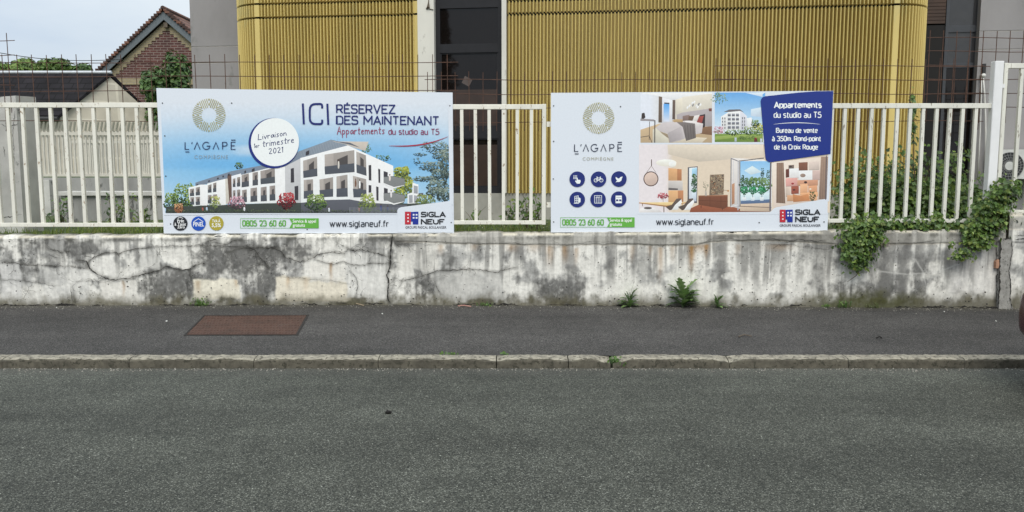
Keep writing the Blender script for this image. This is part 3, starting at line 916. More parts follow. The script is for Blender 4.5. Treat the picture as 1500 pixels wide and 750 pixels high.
# ------------------------------------------------------------------ the yellow-clad building
FA = Vector(at(385, 283, 12.15)); FB = Vector(at(1312, 283, 11.05))
FA.z = FB.z = 0
FU = (FB - FA).normalized()
FN = Vector((FU.y, -FU.x, 0))            # outwards, towards the street
if FN.y > 0: FN = -FN
def fpt(s, d, z):
    p = FA + FU * s + FN * d
    return (p.x, p.y, z)
def f_hit(px, py, d=0.0):
    """sight line against the facade plane at offset d: (s, z)"""
    r_ = Vector(ray(px, py)); o_ = Vector((0, 0, CAMZ))
    t = ((FA + FN * d) - o_).dot(FN) / r_.dot(FN)
    p = o_ + r_ * t
    return (p - FA).dot(FU), p.z
def fs(px, py=150, d=0.0): return f_hit(px, py, d)[0]
def fz(px, py, d=0.0): return f_hit(px, py, d)[1]
BASE_Z = GZ - 0.15
TOP_Z = 6.4
def fbox(mb, s0, s1, d0, d1, z0, z1, m=0):
    mb.hexa([fpt(s0, d1, z0), fpt(s1, d1, z0), fpt(s1, d0, z0), fpt(s0, d0, z0), fpt(s0, d1, z1), fpt(s1, d1, z1), fpt(s1, d0, z1), fpt(s0, d0, z1)], None, m)

bld = empty("yellow_building", fpt(4, 0, GZ), "two-volume building clad in ribbed golden yellow metal with a dark glazed door", "building")
ZB = fz(745, 283)                         # foot of the cladding
ZL1, ZL2 = fz(500, 23), fz(500, 2.5)
S_P0, S_P1 = fs(613), fs(637)
S_J0, S_J1 = fs(735), fs(742)
S_R = fs(1301)
CR_ = 0.49
SB = -1.05                                # set-back of the concrete body

def clad_path(kind):
    """plan of the cladding: list of (x, y, nx, ny, ribbed) samples and arc lengths"""
    pts = []
    def add(p, n, rib): pts.append((p, n, rib))
    if kind == 'left':
        s0 = 0.0
        c = FA + FU * s0 - FN * CR_
        side = -FU
        k = 8
        for i in range(k):                # flank running back
            p = c + side * CR_ - FN * (1.2 * (1 - i / k)); add(p, side, True)
        for i in range(41):
            a = (math.pi / 2) * i / 40
            n = side * math.cos(a) + FN * math.sin(a)
            add(c + n * CR_, n, i < 38)
        for s in (0.03, 0.05, 0.08): add(FA + FU * s, FN, s > .04)
        L0 = S_P0
        for i in range(1, 31):
            add(FA + FU * (0.08 + (L0 - 0.08) * i / 30), FN, True)
    else:
        for i in range(41):
            add(FA + FU * (S_J1 + (S_R - S_J1) * i / 40), FN, True)
        add(FA + FU * (S_R + .01), FN, False); 
        s1 = S_R + 0.10
        add(FA + FU * (s1 - .01), FN, False)
        c = FA + FU * s1 - FN * CR_
        for i in range(0, 41):
            a = (math.pi / 2) * i / 40
            n = FU * math.sin(a) + FN * math.cos(a)
            add(c + n * CR_, n, True)
        for i in range(1, 9):
            add(c + FU * CR_ - FN * (1.2 * i / 8), FU, True)
    return pts
def sample_path(pts, step):
    acc = [0.0]
    for a, b in zip(pts[:-1], pts[1:]): acc.append(acc[-1] + (b[0] - a[0]).length)
    def f(t):
        t = max(0, min(acc[-1], t))
        lo = 0
        for i in range(len(acc) - 1):
            if acc[i + 1] >= t: lo = i; break
        w = (t - acc[lo]) / max(1e-9, acc[lo + 1] - acc[lo])
        p = pts[lo][0].lerp(pts[lo + 1][0], w); n = pts[lo][1].lerp(pts[lo + 1][1], w).normalized()
        return p, n, pts[lo][2] and pts[lo + 1][2]
    return f, acc[-1]
PITCHR = 0.0500
RIB = [(0.0, -0.115), (0.48, -0.115), (0.55, -0.014), (0.60, -0.003), (0.73, 0.002), (0.86, -0.003), (0.91, -0.014)]
def cladding(kind, zbands):
    pts = clad_path(kind)
    f, Ltot = sample_path(pts, 0)
    prof = []
    nrib = int(Ltot / PITCHR)
    for i in range(nrib):
        jit = random.uniform(-.0012, .0012)
        for (u, d) in RIB:
            p, n, rib = f((i + u) * PITCHR)
            dd = d + jit if rib else -0.004
            q = p + n * dd
            prof.append((q.x, q.y))
    p, n, rib = f(Ltot); prof.append((p.x, p.y))
    mb = MB()
    for (z0, z1) in zbands:
        V, F = [], []
        for x, y in prof: V.append((x, y, z0)); V.append((x, y, z1))
        for i in range(len(prof) - 1): F.append((2 * i, 2 * i + 2, 2 * i + 3, 2 * i + 1))
        mb.mesh(V, F)
    # dark backing seen in the gaps between sheets
    V, F = [], []
    K = 160
    for i in range(K + 1):
        p, n, _ = f(Ltot * i / K); q = p - n * 0.125
        V.append((q.x, q.y, ZB + .01)); V.append((q.x, q.y, TOP_Z))
    for i in range(K): F.append((2 * i, 2 * i + 2, 2 * i + 3, 2 * i + 1))
    mb.mesh(V, F, None, 1)
    return mb
g = 0.014
bands = [(ZB, ZL1 - g), (ZL1 + g, ZL2 - g), (ZL2 + g, TOP_Z)]
cladding('left', bands).build("cladding", [MAT['yellow'], MAT['black']], bld)
ZR1 = fz(860, 17); ZR2 = fz(742, 0)
bands = [(ZB, ZR1 - g), (ZR1 + g, ZR1 + .19 - g), (ZR1 + .19 + g, TOP_Z)]
cladding('right', bands).build("cladding", [MAT['yellow'], MAT['black']], bld)
# plinth under the cladding
pb = MB()
fbox(pb, -CR_ + .1, S_P1, -0.9, -0.045, BASE_Z, ZB - .004)
fbox(pb, S_P1, S_J0, -0.9, -0.06, BASE_Z, ZB - .004)
fbox(pb, S_J0, S_R + CR_, -0.9, -0.045, BASE_Z, ZB - .004)
pb.build("plinth", MAT['plinth'], bld)
# pilaster and jamb either side of the door
pw = MB()
fbox(pw, S_P0 + .002, S_P1, -0.20, 0.012, ZB, TOP_Z)
pw.build("pilaster", MAT['offwhite'], bld)
pw = MB()
fbox(pw, S_J0, S_J1 - .002, -0.20, 0.006, ZB, TOP_Z)
pw.build("jamb", MAT['offwhite'], bld)
# roof slab and inner mass
rb = MB()
fbox(rb, -CR_, S_R + .1 + CR_, -8.0, 0.03, TOP_Z, TOP_Z + .25)
rb.build("roof", MAT['concrete_grey'], bld)
im = MB()
fbox(im, .05, S_P0, -1.0, -0.15, ZB, TOP_Z)
fbox(im, S_J1, S_R, -1.0, -0.15, ZB, TOP_Z)
fbox(im, S_P0, S_J1, -1.0, -0.9, ZB, TOP_Z)
im.build("inner_wall", MAT['interior'], bld)
# glazed door in the opening
DD = -0.10
dr = MB()
s0, s1 = S_P1 + .002, S_J0 - .002
def dz(py): return fz(686, py, DD)
st_ = 0.062
fbox(dr, s0, s0 + st_, DD - .06, DD, ZB, TOP_Z)
fbox(dr, s1 - st_, s1, DD - .06, DD, ZB, TOP_Z)
for (y0, y1, dd) in ((-14, 11.5, .0), (64, 77, .004), (186, 203, .004), (274, 283, .006)):
    fbox(dr, s0 + st_, s1 - st_, DD - .055, DD - .002 + dd, dz(y1), dz(y0))
fbox(dr, s0 + st_, s1 - st_, DD - .055, DD - .002, TOP_Z - 1.0, TOP_Z)
frame = dr.build("door_frame", MAT['frame'], bld)
bd = MB()
for zz0, zz1 in ((77, 186), (203, 274)):   # inner bead
    za, zb_ = dz(zz1), dz(zz0)
    w = .018
    for (a, b, c, d) in ((s0 + st_, s0 + st_ + w, za, zb_), (s1 - st_ - w, s1 - st_, za, zb_), (s0 + st_ + w, s1 - st_ - w, zb_ - w, zb_), (s0 + st_ + w, s1 - st_ - w, za, za + w)):
        fbox(bd, a, b, DD - .05, DD - .012, c, d)
bd.build("glazing_bead", MAT['frame'], frame)
for (y0, y1, mt) in ((11.5, 64, 'glass'), (77, 186, 'glass'), (203, 274, 'glass'), (-75, -14, 'glass')):
    gp = MB()
    fbox(gp, s0 + st_ - .01, s1 - st_ + .01, DD - .04, DD - .03, dz(y1) - .005, dz(y0) + .005)
    gp.build("pane", MAT[mt], bld)
bl = MB()                                  # brown blind behind the lower glass
fbox(bl, s0 + st_ + .02, s1 - st_ - .02, DD - .028, DD - .026, dz(186), dz(131))
fbox(bl, s0 + st_ + .02, s1 - st_ - .02, DD - .028, DD - .026, dz(272), dz(212))
bl.build("brown_panel", worn("brown_panel", (0.036, 0.020, 0.014), .3, .35, 5, bmp=0), bld)
# old notice stuck askew on the glass
no = MB()
cs, cz = f_hit(684, 119, DD - .02)
for k in (0,):
    a = R(-28)
    c_, s_ = math.cos(a), math.sin(a)
    q = [(-.062, -.055), (.062, -.055), (.062, .055), (-.062, .055)]
    P = [(cs + x * c_ - y * s_, cz + x * s_ + y * c_) for x, y in q]
    no.hexa([fpt(u, DD - .0255 + .0, w) for u, w in P] + [fpt(u, DD - .0235, w) for u, w in P])
o = no.build("notice", worn("grey_brown_paper", (.085, .065, .06), .2, .8, 9))
tag(o, "small faded square notice stuck askew on the dark door glass", "notice")
# little broken lamp bracket / bird-marked stain near the top of the pilaster
bk_ = MB()
cs, cz = f_hit(628, 6)
bk_.tube([fpt(cs - .03, .014, cz - .07), fpt(cs, .03, cz - .05), fpt(cs + .005, .02, cz + .06)], [.012, .022, .006], 8)
bk_.tube([fpt(cs + .01, .02, cz - .07), fpt(cs + .07, .018, cz - .085)], .006, 6)
o = bk_.build("broken_lamp_bracket", MAT['bark'])
tag(o, "small dark broken bracket high on the white pilaster left of the door", "bracket")

# set-back concrete body, left and right
def b_hit(px, py): return f_hit(px, py, SB)
LS0 = b_hit(279, 40)[0]; RS0 = b_hit(1434, 60)[0]
cw = MB()
zj1, zj2 = b_hit(312, 92)[1], b_hit(312, 68)[1]
def panel(mb, s0, s1, d0):
    j = .007
    fbox(mb, s0, s1, d0, SB, BASE_Z, zj1 - j); fbox(mb, s0, s1, d0, SB, zj1 + j, zj2 - j); fbox(mb, s0, s1, d0, SB, zj2 + j, TOP_Z)
    fbox(mb, s0 + .003, s1 - .003, d0, SB - .008, zj1 - j, zj1 + j, 1); fbox(mb, s0 + .003, s1 - .003, d0, SB - .008, zj2 - j, zj2 + j, 1)
panel(cw, LS0, 0.3, SB - 7)
cw.build("concrete_wall", [MAT['concrete_grey'], MAT['joint']], bld)
cw = MB()
panel(cw, RS0, RS0 + 9, SB - 7)
cw.build("concrete_wall", [MAT['concrete_grey'], MAT['joint']], bld)
# tall window set between the yellow volume and the right concrete wall
WS0 = S_R - .1
wd = MB()
D2 = SB - .10
def ws(px, py=80): return f_hit(px, py, D2)[0]
def wz(py): return f_hit(1400, py, D2)[1]
for (a, b) in ((1383, 1387.5), (1427.5, 1434)):
    fbox(wd, ws(a), ws(b) if b < 1430 else RS0 - .002, D2 - .06, D2, BASE_Z, TOP_Z)
for (y0, y1) in ((37, 47), (92, 99), (272, 300)):
    fbox(wd, ws(1387.5), ws(1427.5), D2 - .05, D2 - .006, wz(y1), wz(y0))
wfr = wd.build("window_frame", plain("window_frame_grey", (.045, .048, .055), .4), bld)
for (y0, y1, c) in ((-80, 37, 0), (47, 92, 0), (99, 272, 1)):
    gp = MB()
    fbox(gp, ws(1387.5) - .005, ws(1427.5) + .005, D2 - .035, D2 - .025, wz(y1) - .004, wz(y0) + .004)
    gp.build("pane", MAT['glass'] if c else plain("smoked_glass", (.045, .045, .048), .10), bld)
bx = MB()
fbox(bx, WS0, ws(1383), D2 - .06, D2 - .02, BASE_Z, wz(36))
fbox(bx, WS0, RS0, D2 - .3, D2 - .065, BASE_Z, TOP_Z)
bx.build("recess_panel", MAT['interior'], bld)
bx = MB()
z0_ = wz(34); k = 0
while z0_ < TOP_Z:                         # slats of the rolled shutter
    fbox(bx, WS0, ws(1382.5), D2 - .06, D2 - .012, z0_ + .003, z0_ + .047); z0_ += .05
bx.build("rolling_shutter", MAT['blind'], bld)
core = MB()
fbox(core, .35, RS0, SB - 7, SB - .45, BASE_Z, TOP_Z)
core.build("inner_core", MAT['interior'], bld)

# white hoses hanging from the right concrete wall
hz = MB()
for (xs, r_) in (((1440, 1442, 1443.5, 1444, 1443), .012), ((1437, 1437.5, 1436.5, 1434.5, 1432), .009)):
    pth = []
    for x, y in zip(xs, (112, 135, 170, 215, 262)):
        u, z = f_hit(x, y, SB + .05); pth.append(fpt(u, SB + .05, z))
    hz.tube(pth, r_, 8)
u, z = f_hit(1439, 111, SB + .02); hz.tube([fpt(u, SB, z), fpt(u, SB + .07, z)], .03, 10)
tag(hz.build("white_hose", MAT['plastic_white'], smooth=True), "white plastic hoses hanging down the grey concrete wall by the window", "hose")
bb = MB()
u, z = f_hit(1440, 100, SB); fbox(bb, u - .02, u + .02, SB + .002, SB + .05, z - .09, z + .06)
tag(bb.build("pipe_bracket", MAT['car_trim']), "small dark bracket above the white hoses", "bracket")

# air conditioner outside unit
ACD = SB + .34
u0, zt = f_hit(1466, 219, ACD); u1, zb_ = f_hit(1540, 262, ACD)
ac = empty("air_conditioner", fpt(u0, ACD, zb_), "white outdoor air conditioner unit with a round fan grille behind the right railing", "air conditioner")
m_ = MB()
fbox(m_, u0, u0 + .82, SB + .06, ACD, zb_, zt)
m_.build("casing", MAT['ac_white'], ac)
fu, fzz = f_hit(1478, 243, ACD); rr = (zt - zb_) * .46
m_ = MB()
def fring(mb, r0, r1, d0, d1, n=36):
    V, F = [], []
    for k in range(n):
        a = 2 * math.pi * k / n
        for r_, d in ((r0, d1), (r1, d1), (r1, d0), (r0, d0)):
            V.append(fpt(fu + r_ * math.cos(a), d, fzz + r_ * math.sin(a)))
    for k in range(n):
        j = (k + 1) % n
        for q in range(4):
            F.append((k * 4 + q, k * 4 + (q + 1) % 4, j * 4 + (q + 1) % 4, j * 4 + q))
    mb.mesh(V, F)
fring(m_, 0.0005, rr, ACD - .01, ACD + .003)
m_.build("fan_opening", MAT['ac_dark'], ac)
m_ = MB()
for k in range(26):
    a = 2 * math.pi * k / 26
    m_.tube([fpt(fu + .06 * math.cos(a), ACD + .012, fzz + .06 * math.sin(a)), fpt(fu + rr * math.cos(a + .35), ACD + .012, fzz + rr * math.sin(a + .35))], .0032, 5)
for r_ in (.4, .6, .8, 1.0): fring(m_, rr * r_ - .003, rr * r_ + .003, ACD + .008, ACD + .014)
m_.build("fan_grille", plain("grille_grey", (.22, .22, .22), .5), ac)
m_ = MB(); fring(m_, 0.0005, .062, ACD + .006, ACD + .02)
m_.build("fan_hub", MAT['ac_white'], ac)
for du in (.1, .66):
    m_ = MB(); fbox(m_, u0 + du, u0 + du + .05, SB + .01, ACD - .02, zb_ - .04, zb_ - .002)
    m_.build("bracket", MAT['screw'], ac)

# ------------------------------------------------------------------ white railings on the wall
FY = 8.735                                   # middle of the bars
def rail_panel(label, px0, px1, ytop, ybot, mat, bars=None, n=None, end_l=False, end_r=False, rail_h=.052, bar=.035, Y=FY, feet=()):
    xa, xb = xof(px0, ytop, Y), xof(px1, ytop, Y)
    zt, zb = zof(ytop, Y), zof(ybot, Y)
    r = empty("steel_railing", ((xa + xb) / 2, Y, zb), label, "railing", "white railing panels along the wall")
    t = MB(); t.box(xa, xb, Y - .022, Y + .022, zt - rail_h, zt, bev=.004); t.build("top_rail", mat, r)
    t = MB(); t.box(xa, xb, Y - .022, Y + .022, zb, zb + rail_h * .8, bev=.004); t.build("bottom_rail", mat, r)
    xs = [xof(p, ytop, Y) for p in bars] if bars else [xa + (xb - xa) * (i + .5) / n for i in range(n)]
    for x in xs:
        j = random.uniform(-.005, .005)
        b = MB()
        b.hexa([(x - bar / 2, Y - .0165, zb + rail_h * .8), (x + bar / 2, Y - .0165, zb + rail_h * .8), (x + bar / 2, Y + .0165, zb + rail_h * .8), (x - bar / 2, Y + .0165, zb + rail_h * .8),
                (x - bar / 2 + j, Y - .0165, zt - rail_h), (x + bar / 2 + j, Y - .0165, zt - rail_h), (x + bar / 2 + j, Y + .0165, zt - rail_h), (x - bar / 2 + j, Y + .0165, zt - rail_h)])
        b.build("bar", mat, r)
    for flag, x in ((end_l, xa), (end_r, xb)):
        if flag:
            b = MB(); s_ = -1 if flag and x == xb else 1
            x0, x1 = sorted((x, x + s_ * .044))
            b.box(x0, x1, Y - .0245, Y + .0245, zb - .003, zt + .003, bev=.004)
            b.build("end_post", mat, r)
    for q in feet:                          # feet let into the wall top
        x = xof(q, ybot, Y); f_ = MB()
        f_.box(x - .02, x + .02, Y - .017, Y + .017, zb - .10, zb - .002)
        f_.build("foot", mat, r)
    return r
rail_panel("white railing panel left of the large building sign, partly behind it", -190, 436, 150.5, 332, MAT['white_metal'], bars=[-177 + 20.9 * i for i in range(29)], feet=(-150, 300))
rail_panel("short white railing panel between the two signs, ending in a post", 440, 800, 153, 328.5, MAT['white_metal'], bars=[452.5 + 20.35 * i for i in range(17)], end_r=True, feet=(500, 630))
rail_panel("flaking white railing panel right of the blue card sign with vines below", 809, 1456, 151.5, 326, MAT['white_flaky'], bars=[817 + 19.15 * i for i in range(33)], end_l=True, feet=(880, 1180))
rail_panel("taller white railing panel at the right edge on the raised wall", 1470, 1790, 93, 313, MAT['white_flaky'], bars=[1497 + 19.5 * i for i in range(14)], end_l=True, Y=FY + .03, feet=(1620,))
for (y, lb) in ((182, "upper small white bracket joining two railing panels between the signs"), (300, "lower small white bracket joining two railing panels between the signs")):
    b = MB(); x0, x1 = xof(800.6, y, FY), xof(808.6, y, FY); z = zof(y, FY)
    b.box(x0, x1, FY - .012, FY + .012, z - .028, z + .028)
    tag(b.build("railing_bracket", MAT['white_metal']), lb, "bracket", "brackets between railing panels")
po = MB()
x = xof(1461, 95, FY); po.box(x - .048, x + .048, FY - .045, FY + .045, zof(337, FY) - .02, zof(90, FY), bev=.006)
tag(po.build("railing_post", MAT['post_white']), "thick clean white square post between the low and the taller railing", "post")
for (y, lb) in ((126, "small white lug near the top of the thick white post"), (290, "small white lug low on the thick white post, above the vine")):
    b = MB(); z = zof(y, FY); b.box(x + .05, xof(1471, y, FY), FY - .01, FY + .01, z - .02, z + .02)
    tag(b.build("post_lug", MAT['post_white']), lb, "bracket")

# ------------------------------------------------------------------ rusty welded mesh behind the railings
MY = 8.98
def wire_mesh(label, xs, ytop, ybot, hs, x0, x1, Y=MY, sway=0.0):
    m_ = MB()
    for x in xs:
        j = random.uniform(-.004, .004)
        a, b = at(x, ytop + random.uniform(-.8, .8), Y), at(x, ybot, Y)
        xm = a[0]
        m_.tube([(xm + j, Y, a[2]), (xm, Y + .003, (a[2] + b[2]) / 2), (xm - j, Y, b[2])], .0042, 6)
    for k, h in enumerate(hs):
        n_ = 14
        xa, xb = xof(x0, h, Y), xof(x1, h, Y)
        z0 = zof(h, Y)
        m_.tube([(xa + (xb - xa) * i / n_, Y + .0075, z0 + sway * math.sin(i * .9 + k) * .006 - .004 * math.sin(math.pi * i / n_)) for i in range(n_ + 1)], .0040, 6)
    o = m_.build("rusty_wire_mesh", MAT['rust'])
    return tag(o, label, "wire mesh", "rusty welded mesh sheets behind the railing")
wire_mesh("rusty welded mesh sheet standing behind the left railing and large sign", [2.5 + 21.75 * i for i in range(-9, 31)], 80, 192, (91, 111.5, 133, 155, 177), -195, 671, sway=1)
wire_mesh("rusty welded mesh sheet rising above the right sign, lower row", [626 + 20.35 * i for i in range(0, 23)], 105, 192, (116.5, 137.5, 158, 179), 622, 1080, MY + .02, 1)
wire_mesh("rusty welded mesh sheet in front of the right end of the yellow cladding", [1049 + 20.5 * i for i in range(0, 20)], 86, 190, (96.5, 116.5, 137, 157, 177), 1046, 1441, MY, 1)
wire_mesh("taller rusty welded mesh sheet before the grey concrete wall", [1363 + 19.6 * i for i in range(0, 22)], 45, 180, (55, 75, 96, 116, 137, 157), 1359, 1790, MY + .03, 1)
wire_mesh("rusty welded mesh sheet sticking up highest at the left edge", [9.5 - 22 * i for i in range(0, 9)], 48, 165, (59, 81, 103, 125), -190, 21, MY + .03, 1)

# ------------------------------------------------------------------ far left: pillar, retaining walls, bent-top fence
pb = MB()
x0, x1 = xof(-14, 300, 9.45), xof(33, 300, 9.45)
z1 = zof(140, 9.45)
V = []
prof = [(GZ - .1, 0), (GZ + .3, .0), (GZ + .7, -.004), (z1 - .25, .002), (z1 - .03, 0)]
pb.hexa([(x0, 9.45, GZ - .1), (x1, 9.45, GZ - .1), (x1, 9.85, GZ - .1), (x0, 9.85, GZ - .1), (x0, 9.45, z1 - .03), (x1, 9.45, z1), (x1, 9.85, z1 + .02), (x0, 9.85, z1 - .01)])
gp_ = empty("concrete_pillar", ((x0 + x1) / 2, 9.65, GZ), "grey weathered concrete pillar behind the railing at the left edge", "pillar")
pb.build("shaft", MAT['concrete'], gp_)
ckm = MB()
for pts, w in (([(-12, 307), (5, 318), (20, 317), (32, 314)], 1.2), ([(0, 182), (14, 184), (28, 181)], 1.0), ([(6, 230), (4, 214)], .8), ([(22, 160), (18, 196), (21, 240)], .6)):
    crack_ribbon(ckm, pts, w, 9.446, rnd)
ckm.build("crack", MAT['crack'], gp_)
rw = empty("retaining_wall", at(160, 330, 11.6), "low smooth grey retaining wall with pale coping behind the left railing", "wall")
t = MB(); t.box(xof(91, 300, 11.6), xof(330, 300, 11.6), 11.6, 11.9, GZ - .1, zof(287, 11.6)); t.box(xof(91, 300, 11.6), xof(91, 300, 11.6) + .07, 11.58, 11.6, GZ - .1, zof(287, 11.6)); t.build("wall_body", MAT['concrete_dark'], rw)
t = MB(); t.box(xof(88, 300, 11.6), xof(330, 300, 11.6), 11.55, 11.95, zof(286.6, 11.6), zof(280.5, 11.6), bev=.008); t.build("coping", MAT['concrete'], rw)
rw = empty("stained_terrace_wall", at(160, 280, 13), "darker stained concrete terrace wall under the bent-top fence at the left", "wall")
t = MB(); t.box(-40, xof(330, 280, 13.1), 13.1, 13.35, GZ - .1, zof(260.5, 13.1)); t.build("wall_body", MAT['concrete_dark'], rw)
t = MB(); t.box(-40, xof(79, 280, 13.1), 12.98, 13.099, zof(263, 12.98) - .8, zof(263.5, 12.98)); t.build("pale_slab", MAT['concrete'], rw)

def bent_fence(label, px0, px1, Y, ytop, ybot, ytip, step, mat, lean=7):
    xa, xb = xof(px0, ybot, Y), xof(px1, ybot, Y)
    zt, zb, zk = zof(ytop, Y), zof(ybot, Y), zof(ytip, Y)
    r = empty("bent_top_fence", ((xa + xb) / 2, Y, zb), label, "fence", "white fences with bent tops at the back")
    t = MB(); t.box(xa, xb, Y - .03, Y - .002, zt - .035, zt + .035); t.build("top_rail", mat, r)
    t = MB(); t.box(xa, xb, Y - .03, Y + .03, zb, zb + .055); t.build("bottom_rail", mat, r)
    st_ = step * Y / FPX
    n = int((xb - xa) / st_)
    kz = zt + .06
    dx = lean * Y / FPX
    t = MB(); cnt = 0
    for i in range(n + 1):
        x = xa + i * st_
        w = .016
        b = MB()
        b.hexa([(x - w, Y, zb + .05), (x + w, Y, zb + .05), (x + w, Y + .03, zb + .05), (x - w, Y + .03, zb + .05), (x - w, Y, kz), (x + w, Y, kz), (x + w, Y + .03, kz), (x - w, Y + .03, kz)])
        b.hexa([(x - w, Y, kz), (x + w, Y, kz), (x + w, Y + .03, kz), (x - w, Y + .03, kz), (x - w + dx, Y - .12, zk), (x + w + dx, Y - .12, zk), (x + w + dx, Y - .09, zk), (x - w + dx, Y - .09, zk)])
        b.build("bar", mat, r)
    return r
WM2 = worn("old_white_fence", (.56, .53, .47), .14, .6, 3, (.33, .27, .2), .64, bmp=0)
bent_fence("old white fence with bent bar tops on the stained wall, nearer row", 38, 262, 18.0, 196, 258.5, 179, 5.6, WM2)
bent_fence("old white fence with bent bar tops further back, seen through the first", 100, 262, 21.5, 208, 257, 192, 5.2, WM2, 5)

# ------------------------------------------------------------------ slate-roofed house
hs = empty("slate_roof_house", at(160, 258, 25.6), "low house with dark slate roof and beige panelled gable end", "house")
Ef = Vector(at(88, 166, 23.0)); Eb = Vector(at(240, 184, 25.4)); Ap = Vector(at(160, 112, 24.2))
xl = -14.0
def sh(p, dx): return (p[0] + dx, p[1], p[2])
t = MB()
lo = lambda p: (p[0], p[1], TZ - .3)
t.face([lo(Ef), lo(Eb), tuple(Eb), tuple(Ap), tuple(Ef)])
t.build("gable_wall", MAT['gable'], hs)
t = MB()
t.face([sh(lo(Ef), xl), lo(Ef), tuple(Ef), sh(Ef, xl)]); t.face([sh(lo(Eb), xl), lo(Eb), tuple(Eb), sh(Eb, xl)]); t.face([sh(lo(Ef), xl), sh(lo(Eb), xl), sh(Eb, xl), sh(Ap, xl), sh(Ef, xl)])
t.build("front_wall", worn("house_render", (.50, .46, .39), .15, .9, 2), hs)
t = MB()
nf = (Vector((0, Ef.y, Ef.z)) - Vector((0, Ap.y, Ap.z))); nf = nf.normalized()
fe = Ef + nf * .25
up = Vector((0, 0, .10))
def slab(mb, a, b, x0, x1):
    P = [(a.x + x0, a.y, a.z), (a.x + x1, a.y, a.z), (b.x + x1, b.y, b.z), (b.x + x0, b.y, b.z)]
    mb.hexa([(p[0], p[1], p[2] + .012) for p in P] + [(p[0], p[1], p[2] + .11) for p in P])
slab(t, fe, Ap, xl - .2, .06)
nb = (Vector((0, Eb.y, Eb.z)) - Vector((0, Ap.y, Ap.z))).normalized()
slab(t, Eb + nb * .25, Ap, xl - .2, .06)
t.build("roof", MAT['slate'], hs)
t = MB(); t.tube([(Ap.x + xl - .2, Ap.y, Ap.z + .12), (Ap.x + .07, Ap.y, Ap.z + .12)], .05, 8); t.build("ridge", MAT['zinc'], hs)
t = MB(); t.tube([(fe.x + xl, fe.y - .04, fe.z), (fe.x + .05, fe.y - .04, fe.z)], .07, 8); t.build("gutter", MAT['car_trim'], hs)

# ------------------------------------------------------------------ brick house
BY = 35.0
bh = empty("brick_house", at(243, 250, BY), "dark red brick house with cream-edged gable and red tiled roof behind a shrub", "house")
Ax, Az = xof(243, 30, BY), zof(30, BY)
Lx, Lz = xof(154, 112, BY), zof(112, BY)
hw = Ax - Lx
t = MB(); t.box(Ax - hw, Ax + hw, BY, BY + 11, 0, Lz); t.mesh([(Ax - hw, BY, Lz), (Ax + hw, BY, Lz), (Ax, BY, Az), (Ax - hw, BY + 11, Lz), (Ax + hw, BY + 11, Lz), (Ax, BY + 11, Az)], [(0, 1, 2), (3, 5, 4)])
t.build("brick_wall", MAT['brick'], bh)
t = MB()                                     # stepped cream border under the rakes and a cream band
sl = (Az - Lz) / hw
nst = 17
for s_ in (-1, 1):
    for i in range(nst):
        f0, f1 = i / nst, (i + 1) / nst
        xo0, xo1 = Ax + s_ * hw * (1 - f0), Ax + s_ * hw * (1 - f1)
        zt0, zt1 = Lz + (Az - Lz) * f0, Lz + (Az - Lz) * f1
        zbm = zt0 - .30 if i > 0 else Lz - .3
        t.mesh([(xo0, BY - .03, zbm), (xo1, BY - .03, zbm), (xo1, BY - .03, zt1 - .02), (xo0, BY - .03, zt0 - .02), (xo0, BY, zbm), (xo1, BY, zbm), (xo1, BY, zt1 - .02), (xo0, BY, zt0 - .02)],
               [(0, 1, 2, 3), (4, 7, 6, 5), (0, 4, 5, 1), (1, 5, 6, 2), (0, 3, 7, 4)])
t.box(Ax - hw - .0, Ax + hw, BY - .045, BY - .031, zof(124, BY), zof(115, BY))
t.build("cream_border", MAT['cream_brick'], bh)
t = MB()
for s_ in (-1, 1):
    e = Vector((Ax + s_ * (hw + .25), 0, Lz - .25 * sl)); a = Vector((Ax, 0, Az))
    P = [(e.x, e.z), (a.x, a.z), (a.x, a.z + .34), (e.x, e.z + .30)]
    t.hexa([(x, BY - .22, z) for x, z in P] + [(x, BY - .16, z) for x, z in P])
t.build("bargeboard", MAT['bargeboard'], bh)
for s_ in (-1, 1):
    t = MB()
    e = (Ax + s_ * (hw + .35), Lz - .35 * sl + .31); a = (Ax, Az + .36)
    P = [(e[0], BY - .25, e[1]), (a[0], BY - .25, a[1]), (a[0], BY + 11.2, a[1]), (e[0], BY + 11.2, e[1])]
    t.hexa(P + [(p[0], p[1], p[2] + .09) for p in P])
    # tile edge bumps along the verge
    for i in range(26):
        f = (i + .5) / 26
        x = e[0] + (a[0] - e[0]) * f; z = e[1] + (a[1] - e[1]) * f
        t.box(x - .09, x + .09, BY - .30, BY - .10, z + .04, z + .135)
    t.build("roof_slope", MAT['redtile'], bh)
t = MB(); t.tube([(Ax, BY - .28, Az + .47), (Ax, BY + 11.2, Az + .47)], .10, 8); t.build("ridge_tiles", MAT['redtile'], bh)
t = MB(); t.box(Ax - .02, Ax + .14, BY - .21, BY - .02, Az - .32, Az - .12); t.build("beam_end", MAT['bark'], bh)

# overhead line at the far left
oc = MB()
pa, pb_ = Vector(at(-60, 66, 30)), Vector(at(180, 87, 34.7))
pth = []
for i in range(15):
    f = i / 14; p = pa.lerp(pb_, f); p.z -= .25 * math.sin(math.pi * f); pth.append(tuple(p))
oc.tube(pth, .014, 6)
tag(oc.build("overhead_cable", MAT['car_trim']), "thin dark overhead cable sloping across the sky to the brick house", "cable")
